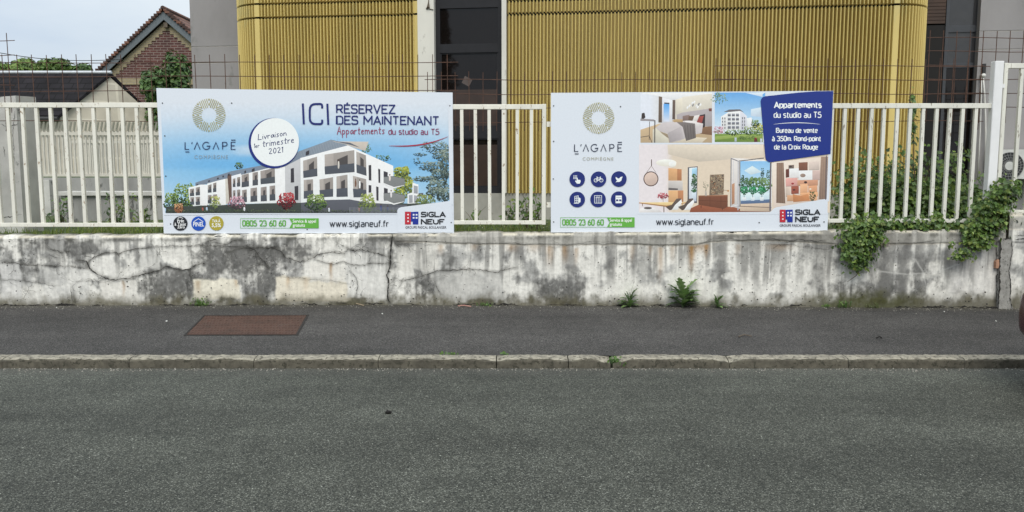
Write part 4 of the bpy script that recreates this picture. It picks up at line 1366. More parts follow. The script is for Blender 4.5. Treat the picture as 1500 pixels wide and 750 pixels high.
# ------------------------------------------------------------------ leaves, plants, grass
rl = random.Random(21)
def leaf(mb, c, size, nrm, spin, col, lobed=True):
    n = Vector(nrm).normalized()
    a = n.cross(Vector((0.31, 0.77, 0.55)))
    if a.length < .1: a = n.cross(Vector((1, 0, 0)))
    a.normalize(); b = n.cross(a)
    ca, sa = math.cos(spin), math.sin(spin)
    u = a * ca + b * sa; v = b * ca - a * sa
    c = Vector(c)
    if lobed:
        sh_ = [(0, -.5, 0), (.28, -.34, .05), (.52, -.02, .10), (.26, .08, .04), (.22, .34, .05), (0, .58, -.05), (-.22, .34, .05), (-.26, .08, .04), (-.52, -.02, .10), (-.28, -.34, .05)]
        P = [c + u * x * size + v * y * size + n * z * size for x, y, z in sh_]
        mb.mesh(P, [(0, 1, 2, 3, 4, 5), (0, 5, 6, 7, 8, 9)], col)
    else:
        sh_ = [(0, -.5, 0), (.3, -.05, .08), (0, .55, -.03), (-.3, -.05, .08)]
        P = [c + u * x * size + v * y * size + n * z * size for x, y, z in sh_]
        mb.mesh(P, [(0, 1, 2), (0, 2, 3)], col)
GREENS = [(.085, .150, .028), (.12, .20, .036), (.065, .125, .026), (.16, .23, .045), (.095, .165, .042), (.045, .085, .022)]
def gcol(rn, pal=GREENS, young=0.0):
    c = rn.choice(pal); k = rn.uniform(.75, 1.3)
    if rn.random() < young: c = (.16, .20, .045)
    return tuple(x * k for x in c)
def leaf_cloud(mb, blobs, Yf, size, rn, pal=GREENS, young=.04, up=.55, stems=None):
    """blobs: (px, py, rx, ry, depth spread m, count, y offset)"""
    for (cx, cy, rx, ry, dy, cnt, yo) in blobs:
        for _ in range(cnt):
            a, b, c = rn.gauss(0, .5), rn.gauss(0, .5), max(-1, min(1, rn.gauss(0, .5)))
            Y = Yf + yo + c * dy
            p = at(cx + a * rx, cy + b * ry, Y)
            n = Vector((a * .7 + rn.uniform(-.7, .7), -0.45 + c * .3 + rn.uniform(-.6, .4), up + rn.uniform(-.5, .6)))
            leaf(mb, p, size * rn.uniform(.45, 1.25), n, rn.uniform(0, 6.28), gcol(rn, pal, young))

# climbing shrub behind the flaking railing
iv = empty("climbing_shrub", at(1335, 335, 9.5), "big dark green climbing shrub filling the space behind the right railing", "shrub")
m_ = MB()
leaf_cloud(m_, [(1250, 310, 34, 32, .3, 800, .7), (1285, 292, 40, 44, .35, 1200, .7), (1330, 292, 40, 44, .35, 1200, .6), (1375, 300, 42, 40, .35, 1200, .6), (1420, 305, 34, 40, .3, 1000, .5), (1445, 320, 25, 30, .25, 500, .4),
                (1270, 240, 26, 18, .25, 70, .7), (1310, 240, 26, 20, .25, 70, .7), (1350, 234, 20, 22, .25, 40, .7), (1338, 185, 7, 40, .1, 60, .45), (1336, 150, 4, 20, .05, 22, .4), (1395, 240, 26, 26, .25, 100, .6), (1240, 265, 16, 26, .2, 90, .8)], 8.95, .062, rl, young=.03)
m_.build("foliage", MAT['leaf'], iv)
m_ = MB()
for px in (1262, 1290, 1318, 1345, 1372, 1400, 1430):
    p0 = at(px + 8, 338, 9.45); pth = [p0]
    for k in range(1, 6): pth.append((p0[0] + rl.uniform(-.1, .1) * k * .5, p0[1] + rl.uniform(-.06, .06), p0[2] + .16 * k))
    m_.tube(pth, [.011, .010, .009, .007, .005, .003], 6)
pth = [at(1345, 300, 9.4), at(1338, 240, 9.4), at(1339, 190, 9.4), at(1336, 135, 9.38)]
m_.tube(pth, [.008, .006, .005, .002], 6)
m_.build("stems", MAT['stem'], iv)

def vine(label, blobs, Y, loc, size, stems, young=.05):
    r = empty("trailing_vine", loc, label, "vine", "vines spilling over the wall")
    m_ = MB(); leaf_cloud(m_, blobs, Y, size, rl, young=young, up=.35); m_.build("foliage", MAT['leaf'], r)
    m_ = MB()
    for pts in stems:
        m_.tube([at(*p) for p in pts], [.006] + [.004] * (len(pts) - 2) + [.002], 5)
    m_.build("stems", MAT['stem'], r)
vine("bushy green vine hanging down the wall face just right of the signs", [(1264, 338, 27, 18, .10, 560, 0), (1260, 358, 27, 19, .07, 520, -.06), (1257, 377, 20, 15, .05, 300, -.09), (1242, 370, 8, 6, .03, 18, -.08), (1262, 390, 15, 9, .03, 70, -.08), (1283, 328, 22, 14, .1, 190, .02), (1290, 348, 9, 9, .05, 40, -.04)], 8.62, at(1262, 340, 8.62), .046,
     [[(1268, 332, 8.62), (1262, 360, 8.56), (1258, 392, 8.53)], [(1262, 392, 8.55), (1254, 404, 8.54), (1241, 413, 8.55)]])
vine("low band of green vine creeping along the wall top under the right railing", [(1305, 332, 28, 13, .09, 480, .05), (1340, 331, 28, 14, .09, 500, .05), (1372, 331, 26, 15, .09, 480, .05), (1404, 336, 24, 11, .08, 320, .04), (1376, 318, 14, 10, .07, 70, .05)], 8.70, at(1340, 340, 8.7), .046,
     [[(1290, 338, 8.72), (1340, 335, 8.70), (1405, 340, 8.72)]], .08)
vine("green vine climbing over the raised wall end beside the white post, one strand hanging low", [(1470, 288, 20, 22, .10, 420, .02), (1455, 310, 28, 24, .12, 680, .02), (1436, 335, 27, 18, .10, 460, .0), (1488, 280, 10, 12, .06, 50, .02), (1425, 355, 20, 10, .05, 90, -.05), (1415, 370, 14, 9, .04, 60, -.08), (1402, 378, 10, 5, .03, 34, -.09), (1394, 360, 4, 5, .02, 10, -.07), (1446, 352, 13, 12, .05, 70, -.05), (1441, 364, 5, 4, .02, 14, -.07), (1493, 270, 6, 6, .04, 20, .02), (1420, 341, 12, 6, .05, 30, -.03)], 8.62, at(1450, 340, 8.62), .047,
     [[(1475, 300, 8.62), (1445, 330, 8.60), (1425, 355, 8.55), (1400, 380, 8.54)]], .09)

# tall weeds on the strip in front of the building
def weed_stalks(label, px, n, h, Y, spread):
    r = empty("wild_plant", at(px, 322, Y), label, "weed", "tall weeds in front of the building")
    m_ = MB(); q = MB()
    for i in range(n):
        p = Vector(at(px + rl.uniform(-spread, spread), 326, Y + rl.uniform(-.15, .15))); p.z = GZ
        hh = h * rl.uniform(.5, 1.1); lx = rl.uniform(-.18, .18); ly = rl.uniform(-.1, .1)
        pth = [(p.x + lx * f * f, p.y + ly * f, p.z + hh * f) for f in (0, .35, .7, 1)]
        m_.tube(pth, [.005, .004, .003, .0015], 5)
        for k in range(int(9 * hh / .3)):
            f = rl.uniform(.1, 1); c = (p.x + lx * f * f + rl.uniform(-.06, .06), p.y + ly * f + rl.uniform(-.05, .05), p.z + hh * f)
            leaf(q, c, .075 * rl.uniform(.6, 1.2), (rl.uniform(-1, 1), -.5, rl.uniform(.1, 1)), rl.uniform(0, 6.3), gcol(rl, young=.1), False)
    q.build("foliage", MAT['leaf'], r); m_.build("stems", MAT['stem'], r)
weed_stalks("thin tall weeds growing by the plinth left of the door's foot", 688, 3, .30, 10.6, 9)
weed_stalks("leafy tall weeds growing under the yellow cladding between the signs", 745, 5, .36, 10.4, 12)
weed_stalks("dense tall weeds behind the bracketed gap between the signs", 782, 9, .50, 10.2, 14)
weed_stalks("tall green weeds before the grey retaining wall at the left", 172, 9, .42, 10.9, 13)
weed_stalks("thin pale weeds beside the grey pillar's retaining wall", 88, 8, .36, 10.8, 10)
weed_stalks("scattered weeds before the retaining wall, close to the large sign", 215, 8, .28, 10.7, 10)

# grass of the verge behind the wall
gm = MB()
rg = random.Random(4)
def blade(mb, x, y, z, h, w, col, rn, lean=.5):
    a = rn.uniform(0, 6.28); dx, dy = math.cos(a), math.sin(a)
    l = rn.uniform(.1, lean) * h; b_ = rn.uniform(0, 6.28)
    wx, wy = math.cos(b_) * w, math.sin(b_) * w
    mb.mesh([(x - wx, y - wy, z), (x + wx, y + wy, z), (x + dx * l * .4 + wx * .7, y + dy * l * .4 + wy * .7, z + h * .6), (x + dx * l * .4 - wx * .7, y + dy * l * .4 - wy * .7, z + h * .6), (x + dx * l, y + dy * l, z + h)], [(0, 1, 2, 3), (3, 2, 4)], col)
GR = [(.14, .20, .035), (.19, .25, .045), (.10, .155, .03), (.25, .25, .09), (.16, .23, .045)]
for i in range(15000):
    y = 8.97 + 2.3 * rg.random() ** 1.5; x = rg.uniform(-6.6, 4.6) * (y / 8.9)
    if math.sin(x * 3.1 + y) + math.sin(x * 7.7) * .6 + rg.uniform(-1, 1) < -.9: continue
    h = rg.uniform(.03, .10) * (1.25 if rg.random() < .12 else 1)
    c = rg.choice(GR); k = rg.uniform(.7, 1.25)
    blade(gm, x, y, GZ - .01 + .03 * math.sin(x * 2.1) * math.sin(y * 1.7), h, rg.uniform(.003, .006), tuple(v * k for v in c), rg)
for i in range(1500):        # along the edge of the wall top
    x = rg.uniform(-6.4, 4.2)
    if fbm(np.array([x * 2.0]), np.array([1.5]), 3)[0] < .5: continue
    c = rg.choice(GR); blade(gm, x, 8.93 + rg.uniform(-.03, .08), .895 + .0075 * x + rg.uniform(-.01, .0), rg.uniform(.02, .075), .003, c, rg)
for i in range(700):         # small daisies / seed heads
    y = 9.0 + 2.0 * rg.random(); x = rg.uniform(-6, 4)
    if rg.random() < .75: continue
    leaf(gm, (x, y, GZ + .09), .018, (0, -.4, 1), 0, (.55, .55, .35), False)
tag(gm.build("grass", MAT['grass']), "short green grass with clover growing behind the low wall", "grass", kind="stuff")

# weeds at the foot of the wall
def thistle(label, px, py, hpx, n, spread, seed, up=.9):
    rn = random.Random(seed)
    Y = WALL_Y - .06
    p = Vector(at(px, py, Y))
    H = hpx * Y / FPX
    r = empty("weed", p, label, "weed", "leafy weeds along the foot of the wall")
    m_ = MB()
    for i in range(n):
        a = 2 * math.pi * (i * .382) + rn.uniform(-.3, .3)
        el = rn.uniform(.25, 1.35) if up > .5 else rn.uniform(.1, .9)
        ln = H * rn.uniform(.55, .8) * (1.1 if el > .9 else .95)
        base = p + Vector((0, 0, H * rn.uniform(0, .5) * (1 if el > .5 else .6)))
        dx, dy = math.cos(a) * spread * 1.2, math.sin(a) * .3 - .22
        dh = Vector((dx, dy, 0)); 
        hl = dh.length or 1
        dh = dh / hl
        side = Vector((-dh.y, dh.x, 0))
        K = 9
        ctr = []
        for k in range(K + 1):
            f = k / K
            out_ = math.cos(el) * f * ln * spread
            z_ = math.sin(el) * ln * f - .45 * ln * f * f * math.cos(el) 
            q = base + dh * out_ + Vector((0, 0, z_))
            if q.y > WALL_Y - .035: q.y = WALL_Y - .035
            ctr.append(q)
        V, F = [], []
        for k, q in enumerate(ctr):
            f = k / K
            w = ln * .20 * math.sin(math.pi * min(1, .08 + f * .95)) ** .8 * (1.35 if k % 2 else .62)
            if k == K: w = 0.002
            droop = Vector((0, 0, .25 * w))
            V += [q - side * w + droop, q, q + side * w + droop]
        for k in range(K):
            F += [(3 * k, 3 * k + 1, 3 * k + 4, 3 * k + 3), (3 * k + 1, 3 * k + 2, 3 * k + 5, 3 * k + 4)]
        c = rn.choice([(.13, .23, .07), (.15, .25, .075), (.10, .18, .06), (.18, .27, .10)]); k_ = rn.uniform(.8, 1.2)
        m_.mesh([tuple(v) for v in V], F, tuple(x * k_ for x in c))
    m_.build("leaves", MAT['leaf'], r, smooth=True)
    m_ = MB(); m_.tube([p, p + Vector((.005, -.01, H * .5)), p + Vector((0, -.01, H * .78))], [.009, .007, .003], 6); m_.build("stem", worn("green_stem", (.07, .11, .04), .2, .6, 9), r)
thistle("largest thistle-like weed at the wall foot, tall with jagged leaves", 1000, 451, 47, 27, 1.05, 3)
thistle("small jagged weed at the wall foot, left of the tall thistle", 922, 450, 29, 22, 1.05, 5)
thistle("tiny fresh weed at the wall foot, right of the tall thistle", 1051, 450, 22, 16, 1.1, 8)
def tuft(label, px, py, Y, wpx, hpx, n, seed, cat="weed", Zf=None, name="weed_tuft", col=None):
    rn = random.Random(seed); m_ = MB()
    for i in range(n):
        q = at(px + rn.gauss(0, .4) * wpx, py, Y + rn.uniform(-.03, .02))
        h = hpx * Y / FPX * rn.uniform(.4, 1.1)
        c = rn.choice(col or [(.07, .14, .025), (.10, .18, .03), (.05, .10, .02)])
        if rn.random() < .55: leaf(m_, (q[0], q[1], q[2] + h * rn.uniform(.2, .9)), .030 * rn.uniform(.6, 1.3), (rn.uniform(-1, 1), -.7, rn.uniform(.2, 1)), rn.uniform(0, 6.3), c, False)
        else: blade(m_, q[0], q[1], q[2] - .004, h, .003, c, rn, .9)
    tag(m_.build(name, MAT['leaf']), label, cat, "small tufts of green in the pavement cracks")
tuft("small bright green tuft at the wall foot above the manhole cover", 293, 448, WALL_Y - .045, 15, 14, 90, 1)
tuft("small green tuft in the broken kerb joint", 901, 536, 6.42, 9, 17, 60, 2)
tuft("thin green sprout in the wall foot below the large sign's right end", 710, 449, WALL_Y - .045, 12, 9, 30, 3)
tuft("mossy green tuft at the wall foot under the hanging vine", 1236, 450, WALL_Y - .045, 12, 12, 60, 4)
tuft("sparse green sprout at the wall foot right of the hanging vine", 1280, 451, WALL_Y - .045, 14, 10, 40, 5, col=[(.08, .10, .03), (.10, .11, .04)])
tuft("tiny green sprout at the wall foot left of the hanging vine", 1210, 450, WALL_Y - .045, 8, 7, 24, 6)
tuft("short grass blades behind the kerb, mid picture", 660, 520, 6.53, 20, 5, 26, 7)
tuft("few grass blades behind the kerb, right of its middle", 738, 520, 6.53, 10, 5, 14, 9)
tuft("tiny green sprout at the kerb foot right of the broken joint", 916, 536, 6.41, 6, 7, 20, 10)

# ------------------------------------------------------------------ trees
def tree(name, label, px, Y, ztop_py, zbot_py, rpx, n, size, pal, rn, group, base_z, blobs=7, cat="tree"):
    c = Vector(at(px, (ztop_py + zbot_py) / 2, Y))
    rz = (zof(ztop_py, Y) - zof(zbot_py, Y)) / 2; rx = rpx * Y / FPX
    r = empty(name, (c.x, Y, base_z), label, cat, group)
    m_ = MB()
    t0 = Vector((c.x, Y, base_z)); 
    th = c.z - base_z
    m_.tube([t0, t0 + Vector((.03, 0, th * .5)), c - Vector((0, 0, rz * .3))], [rx * .13, rx * .10, rx * .07], 8)
    cl = []
    for i in range(blobs):
        a = rn.uniform(0, 6.28); b_ = rn.uniform(-.7, .75); rr = rn.uniform(.35, .68)
        p = c + Vector((math.cos(a) * rx * rr, math.sin(a) * rx * rr, b_ * rz))
        cl.append((p, rn.uniform(.34, .55)))
        m_.tube([c - Vector((0, 0, rz * .5)), (c + p) / 2 - Vector((0, 0, rz * .1)), p], [rx * .05, rx * .035, rx * .012], 5)
    m_.build("trunk", MAT['bark'], r)
    m_ = MB()
    for i in range(n):
        p, s_ = rn.choice(cl)
        d = Vector((rn.gauss(0, 1), rn.gauss(0, 1), rn.gauss(0, 1))).normalized()
        q = p + Vector((d.x * rx, d.y * rx, d.z * rz)) * s_ * rn.uniform(.55, 1.12) ** 1
        nn_ = d + Vector((rn.uniform(-.6, .6), rn.uniform(-.6, .6), rn.uniform(0, .8)))
        leaf(m_, q, size * rn.uniform(.6, 1.3), nn_, rn.uniform(0, 6.3), gcol(rn, pal, .06), False)
    m_.build("crown", MAT['tree_leaf'], r)
LIME = [(.11, .18, .032), (.14, .215, .04), (.08, .14, .028), (.17, .25, .055)]
DARK = [(.05, .10, .026), (.07, .135, .032), (.04, .08, .022), (.09, .16, .036)]
rt = random.Random(12)
tree("round_shrub", "round dark green shrub in front of the brick house gable", 244, 25.5, 82, 190, 40, 3800, .17, DARK, rt, None, TZ, 14, "shrub")
tree("pollarded_tree", "light green tree top over the slate roof at the left edge", 12, 46, 86, 128, 34, 2400, .27, LIME, rt, "trees beyond the slate roof", TZ, 9)
tree("pollarded_tree", "light green tree top over the slate roof, second from the left edge", 54, 47, 88, 128, 28, 2000, .27, LIME, rt, "trees beyond the slate roof", TZ, 8)
tree("pollarded_tree", "darker tree top over the slate roof, third from the left edge", 90, 46, 90, 130, 26, 2000, .26, [LIME[0], LIME[2], DARK[3]], rt, "trees beyond the slate roof", TZ, 8)
tree("pollarded_tree", "dark green tree top over the slate roof, nearest the brick house", 122, 45, 89, 128, 23, 1800, .26, DARK, rt, "trees beyond the slate roof", TZ, 8)
tree("pollarded_tree", "tree just outside the left edge beyond the slate roof", -40, 46, 86, 130, 26, 700, .32, LIME, rt, "trees beyond the slate roof", TZ, 8)

# a dark conifer across the street, behind the camera: the door's upper glass mirrors it
hit = Vector(fpt(*(lambda q: (q[0], DD - .03, q[1]))(f_hit(650, 40, DD - .03))))
d_ = (hit - Vector((0, 0, CAMZ))).normalized(); d_ = d_ - FN * 2 * d_.dot(FN)
q_ = hit + d_ * ((-11.0 - hit.y) / d_.y)
cf = empty("conifer", (q_.x, q_.y, 0), "dark conifer mirrored in the upper glass of the door", "tree")
m_ = MB(); m_.tube([(q_.x, q_.y, 0), (q_.x, q_.y, q_.z + .5)], [.22, .03], 8); m_.build("trunk", MAT['bark'], cf)
m_ = MB(); Ht = q_.z + 1.4
for i in range(3600):
    f = rt.random() ** 1.3; z = 1.2 + (Ht - 1.2) * f; r_ = (1 - f) * 1.35 * (1 + .3 * math.sin(z * 9)) * math.sqrt(rt.random()) + .05; a = rt.uniform(0, 6.28)
    leaf(m_, (q_.x + r_ * math.cos(a), q_.y + r_ * math.sin(a), z - r_ * .25), .22 * rt.uniform(.5, 1.2), (math.cos(a), math.sin(a), .6), rt.uniform(0, 6.3), (.02 * rt.uniform(.7, 1.5), .04, .015), False)
m_.build("crown", MAT['tree_leaf'], cf)

# ------------------------------------------------------------------ litter on the ground
def on_ground(px, py):
    p = atz(px, py, 0.0)
    if p[1] > KERB_Y1:
        z = .11
        for _ in range(4): p = atz(px, py, z); z = pave_h(p[0], p[1]) + .003
    return p
p = on_ground(568, 606)
m_ = MB()
for dx, dy, r_ in ((0, 0, .016), (.014, .004, .012), (-.010, .006, .010)):
    V, F = [], []
    n1, n2_ = 8, 5
    for j in range(n2_ + 1):
        for i in range(n1):
            a, b_ = 6.283 * i / n1, math.pi * j / n2_
            k = r_ * (1 + .18 * math.sin(3 * a + j))
            V.append((p[0] + dx + k * math.sin(b_) * math.cos(a), p[1] + dy + k * math.sin(b_) * math.sin(a), p[2] + r_ * .75 + k * .75 * math.cos(b_)))
    for j in range(n2_):
        for i in range(n1): F.append((j * n1 + i, j * n1 + (i + 1) % n1, (j + 1) * n1 + (i + 1) % n1, (j + 1) * n1 + i))
    m_.mesh(V, F)
tag(m_.build("dark_clod", MAT['debris_dark'], smooth=True), "small black clod lying on the road below the large sign", "clod")
def twig(label, pts, r_, mat, cat, name):
    m_ = MB(); m_.tube([(lambda q: (q[0], q[1], q[2] + r_ + (0.01 if k == 1 else 0)))(on_ground(*pp)) for k, pp in enumerate(pts)], r_, 6)
    tag(m_.build(name, mat), label, cat)
twig("short dark twig on the pavement right of the tall thistle weed", [(1082, 494), (1090, 492.5), (1101, 493.5)], .006, MAT['bark'], "twig", "twig")
twig("dark scrap of bark on the pavement toward the parked car", [(1284, 496), (1288, 495.5), (1292, 496)], .006, MAT['debris_dark'], "scrap", "bark_scrap")
twig("pale dry stem lying at the foot of the wall below the long crack", [(508, 445), (520, 446), (533, 448)], .005, MAT['straw'], "stem", "dry_stem")
twig("reddish strip of litter lying at the wall foot between the signs", [(671, 449), (680, 449.5), (690, 450)], .007, plain("red_litter", (.42, .22, .18), .8), "litter", "litter_strip")
def flat_leaf(label, px, py, mat, s_, name="dead_leaf", cat="leaf", group="fallen leaves in the gutter"):
    q = on_ground(px, py); m_ = MB()
    leaf(m_, (q[0], q[1], q[2] + .012), s_, (.2, -.5, 1), px, None, True)
    tag(m_.build(name, mat), label, cat, group)
flat_leaf("brown dead leaf in the gutter right of the broken kerb joint", 996, 537, MAT['dead_leaf'], .035)
flat_leaf("brown dead leaf in the gutter farther right below the blue card", 1112, 538, MAT['dead_leaf'], .035)
flat_leaf("white paper scrap on the pavement just right of the manhole cover", 560, 461, MAT['paper'], .018, "paper_scrap", "scrap", "paper scraps on the pavement")
flat_leaf("white paper scrap on the pavement left of the manhole cover", 244, 472, MAT['paper'], .02, "paper_scrap", "scrap", "paper scraps on the pavement")
flat_leaf("white paper scrap near the wall foot, right of the small tuft row", 1383, 458, MAT['paper'], .016, "paper_scrap", "scrap", "paper scraps on the pavement")
flat_leaf("white paper scrap on the pavement nearest the parked car", 1459, 472, MAT['paper'], .018, "paper_scrap", "scrap", "paper scraps on the pavement")
flat_leaf("tiny white paper scrap at the wall foot above the manhole cover", 83, 452, MAT['paper'], .015, "paper_scrap", "scrap", "paper scraps on the pavement")
gt = MB()       # loose grit of the gutter and of the wall foot: uncountable
for i in range(2600):
    if rg.random() < .6: x, y, z = rg.uniform(-6, 6), ROAD_END - .02 - abs(rg.gauss(0, .05)), .001
    else:
        x, y = rg.uniform(-6.2, 6), WALL_Y - .03 - abs(rg.gauss(0, .10)); z = pave_h(x, y) + .002
    s_ = rg.uniform(.002, .006); c = rg.choice([(.28, .26, .22), (.18, .17, .15), (.10, .095, .08), (.36, .34, .3)])
    gt.mesh([(x - s_, y - s_, z), (x + s_, y - s_ * .6, z), (x + s_ * .7, y + s_, z), (x - s_ * .8, y + s_ * .8, z), (x, y, z + s_ * 1.2)], [(0, 1, 4), (1, 2, 4), (2, 3, 4), (3, 0, 4)], c)
tag(gt.build("grit", vcol("loose_grit", .9, .1, 60)), "loose grit along the gutter and the wall foot", "grit", kind="stuff")

# ------------------------------------------------------------------ parked car, only its corner in view
CX, CY = 3.745, 5.22                      # front end, middle line
car = empty("parked_car", (CX + 2.0, CY, 0), "dark maroon parked car at the right edge, only its bumper corner showing", "car")
HW = .85
def section(x, zlo, zhi, hw, top_in):
    """half outline of a body section, as a closed ring"""
    pts = [(-hw * .90, zlo), (-hw, zlo + (zhi - zlo) * .22), (-hw * 1.0, zlo + (zhi - zlo) * .55), (-hw * .985, zlo + (zhi - zlo) * .82), (-hw * top_in, zhi), (-hw * top_in * .5, zhi + .02)]
    ring = pts + [(-a, b) for a, b in pts[::-1]]
    return [(CX + x, CY + a, b) for a, b in ring]
stn = [(0.0, .44, .66, .46, .9), (.02, .40, .70, .60, .9), (.07, .34, .74, .74, .9), (.18, .28, .79, .82, .88), (.45, .22, .86, HW, .87), (.95, .20, .94, HW, .87), (1.15, .20, .97, HW, .88), (2.6, .20, .98, HW, .88), (3.5, .22, .98, HW, .86), (3.85, .28, .96, .80, .84), (4.0, .36, .88, .68, .8)]
m_ = MB(); V, F = [], []
for s_ in stn: V += section(*s_)
k = 12
for i in range(len(stn) - 1):
    for j in range(k):
        F.append((i * k + j, i * k + (j + 1) % k, (i + 1) * k + (j + 1) % k, (i + 1) * k + j))
F.append(tuple(range(k))); F.append(tuple(range((len(stn) - 1) * k + k - 1, (len(stn) - 1) * k - 1, -1)))
m_.mesh(V, F)
bo = m_.build("body", MAT['maroon'], car, smooth=True)
md = bo.modifiers.new("subdiv", 'SUBSURF'); md.levels = 2; md.render_levels = 2
def ellip(mb, c, r, n=18, m=10):
    V, F = [], []
    for j in range(m + 1):
        for i in range(n):
            a, b_ = 2 * math.pi * i / n, math.pi * j / m
            V.append((c[0] + r[0] * math.sin(b_) * math.cos(a), c[1] + r[1] * math.sin(b_) * math.sin(a), c[2] + r[2] * math.cos(b_)))
    for j in range(m):
        for i in range(n): F.append((j * n + i, j * n + (i + 1) % n, (j + 1) * n + (i + 1) % n, (j + 1) * n + i))
    mb.mesh(V, F)
m_ = MB(); V, F = [], []
for (x, z, hw) in ((1.02, .95, .74), (1.72, 1.44, .58), (2.9, 1.45, .58), (3.72, .97, .72)): V += [(CX + x, CY - hw, z), (CX + x, CY + hw, z)]
V2 = [(a, b, .93) for a, b, _ in V]
m_.mesh([V[0], V[1], V[3], V[2], V[4], V[5], V[7], V[6]], [(0, 1, 2, 3), (3, 2, 5, 4), (4, 5, 6, 7), (0, 3, 4, 7), (1, 6, 5, 2)])
m_.build("cabin_glass", MAT['glass'], car)
m_ = MB()
for hw in (-.585, .585):
    y = CY + hw
    m_.tube([(CX + 1.0, CY + hw * 1.26, .96), (CX + 1.72, y, 1.45), (CX + 2.9, y, 1.46), (CX + 3.74, CY + hw * 1.24, .97)], .035, 6)
    m_.tube([(CX + 2.3, CY + hw * 1.22, .96), (CX + 2.28, y, 1.45)], .04, 6)
m_.box(CX + 1.70, CX + 2.95, CY - .58, CY + .58, 1.44, 1.49, bev=.02)
m_.build("roof", MAT['maroon'], car)
for xw in (.80, 3.22):
    for s_ in (-1, 1):
        c = (CX + xw, CY + s_ * .862, .30)
        m_ = MB(); m_.disc((c[0], CY + s_ * .846, .33), (0, -s_, 0), .36, .30, 32); m_.build("wheel_arch", MAT['car_trim'], car)
        m_ = MB(); m_.disc(c, (0, -s_, 0), .30, .20, 32); w = m_.build("wheel", MAT['rubber'], car)
        m_ = MB(); m_.disc((c[0], c[1] + s_ * .006, c[2]), (0, -s_, 0), .055, .02, 16)
        for k in range(5):
            a = k * 6.2832 / 5; p0 = (c[0] + .04 * math.cos(a), c[1] + s_ * .004, c[2] + .04 * math.sin(a)); p1 = (c[0] + .195 * math.cos(a), c[1] + s_ * .002, c[2] + .195 * math.sin(a))
            m_.tube([p0, p1], .022, 6)
        m_.tube([(c[0] + .20 * math.cos(k * .2618), c[1] + s_ * .002, c[2] + .20 * math.sin(k * .2618)) for k in range(25)], .014, 6)
        m_.build("rim", MAT['alloy'], w)
for s_ in (-1, 1):
    m_ = MB(); ellip(m_, (CX + .175, CY + s_ * .60, .655), (.13, .17, .072))
    m_.build("headlight", MAT['headlight'], car, smooth=True)
m_ = MB(); m_.box(CX + .012, CX + .12, CY - .40, CY + .40, .57, .65, bev=.02); m_.build("grille", MAT['car_trim'], car)
m_ = MB(); V, F = [], []
for x, hw in ((.13, .50), (.18, .66), (.28, .78), (.45, .83)): V += [(CX + x, CY - hw, .20), (CX + x, CY - hw, .36), (CX + x, CY + hw, .36), (CX + x, CY + hw, .20)]
for i in range(3):
    for j in range(4): F.append((4 * i + j, 4 * i + (j + 1) % 4, 4 * i + 4 + (j + 1) % 4, 4 * i + 4 + j))
F += [(0, 1, 2, 3), (15, 14, 13, 12)]
m_.mesh(V, F); m_.build("front_valance", MAT['car_trim'], car)
m_ = MB(); m_.box(CX - .006, CX + .03, CY - .26, CY + .26, .44, .55, bev=.004); m_.build("number_plate", MAT['plastic_white'], car)
for s_ in (-1, 1):
    for xa, xb in ((1.28, 2.24), (2.30, 3.0)):
        m_ = MB(); y = CY + s_ * .853
        m_.tube([(CX + xa, y - s_ * .012, .92), (CX + xa, y, .6), (CX + xa + .03, y - s_ * .006, .30), (CX + xb - .05, y - s_ * .006, .30), (CX + xb, y, .6), (CX + xb, y - s_ * .012, .92)], .006, 5)
        m_.build("door_gap", MAT['car_trim'], car)
    m_ = MB(); ellip(m_, (CX + 1.22, CY + s_ * .93, 1.02), (.06, .10, .07)); m_.build("wing_mirror", MAT['maroon'], car, smooth=True)
m_ = MB(); m_.box(CX + .3, CX + 3.8, CY - .7, CY + .7, .17, .24); m_.build("underbody", MAT['car_trim'], car)
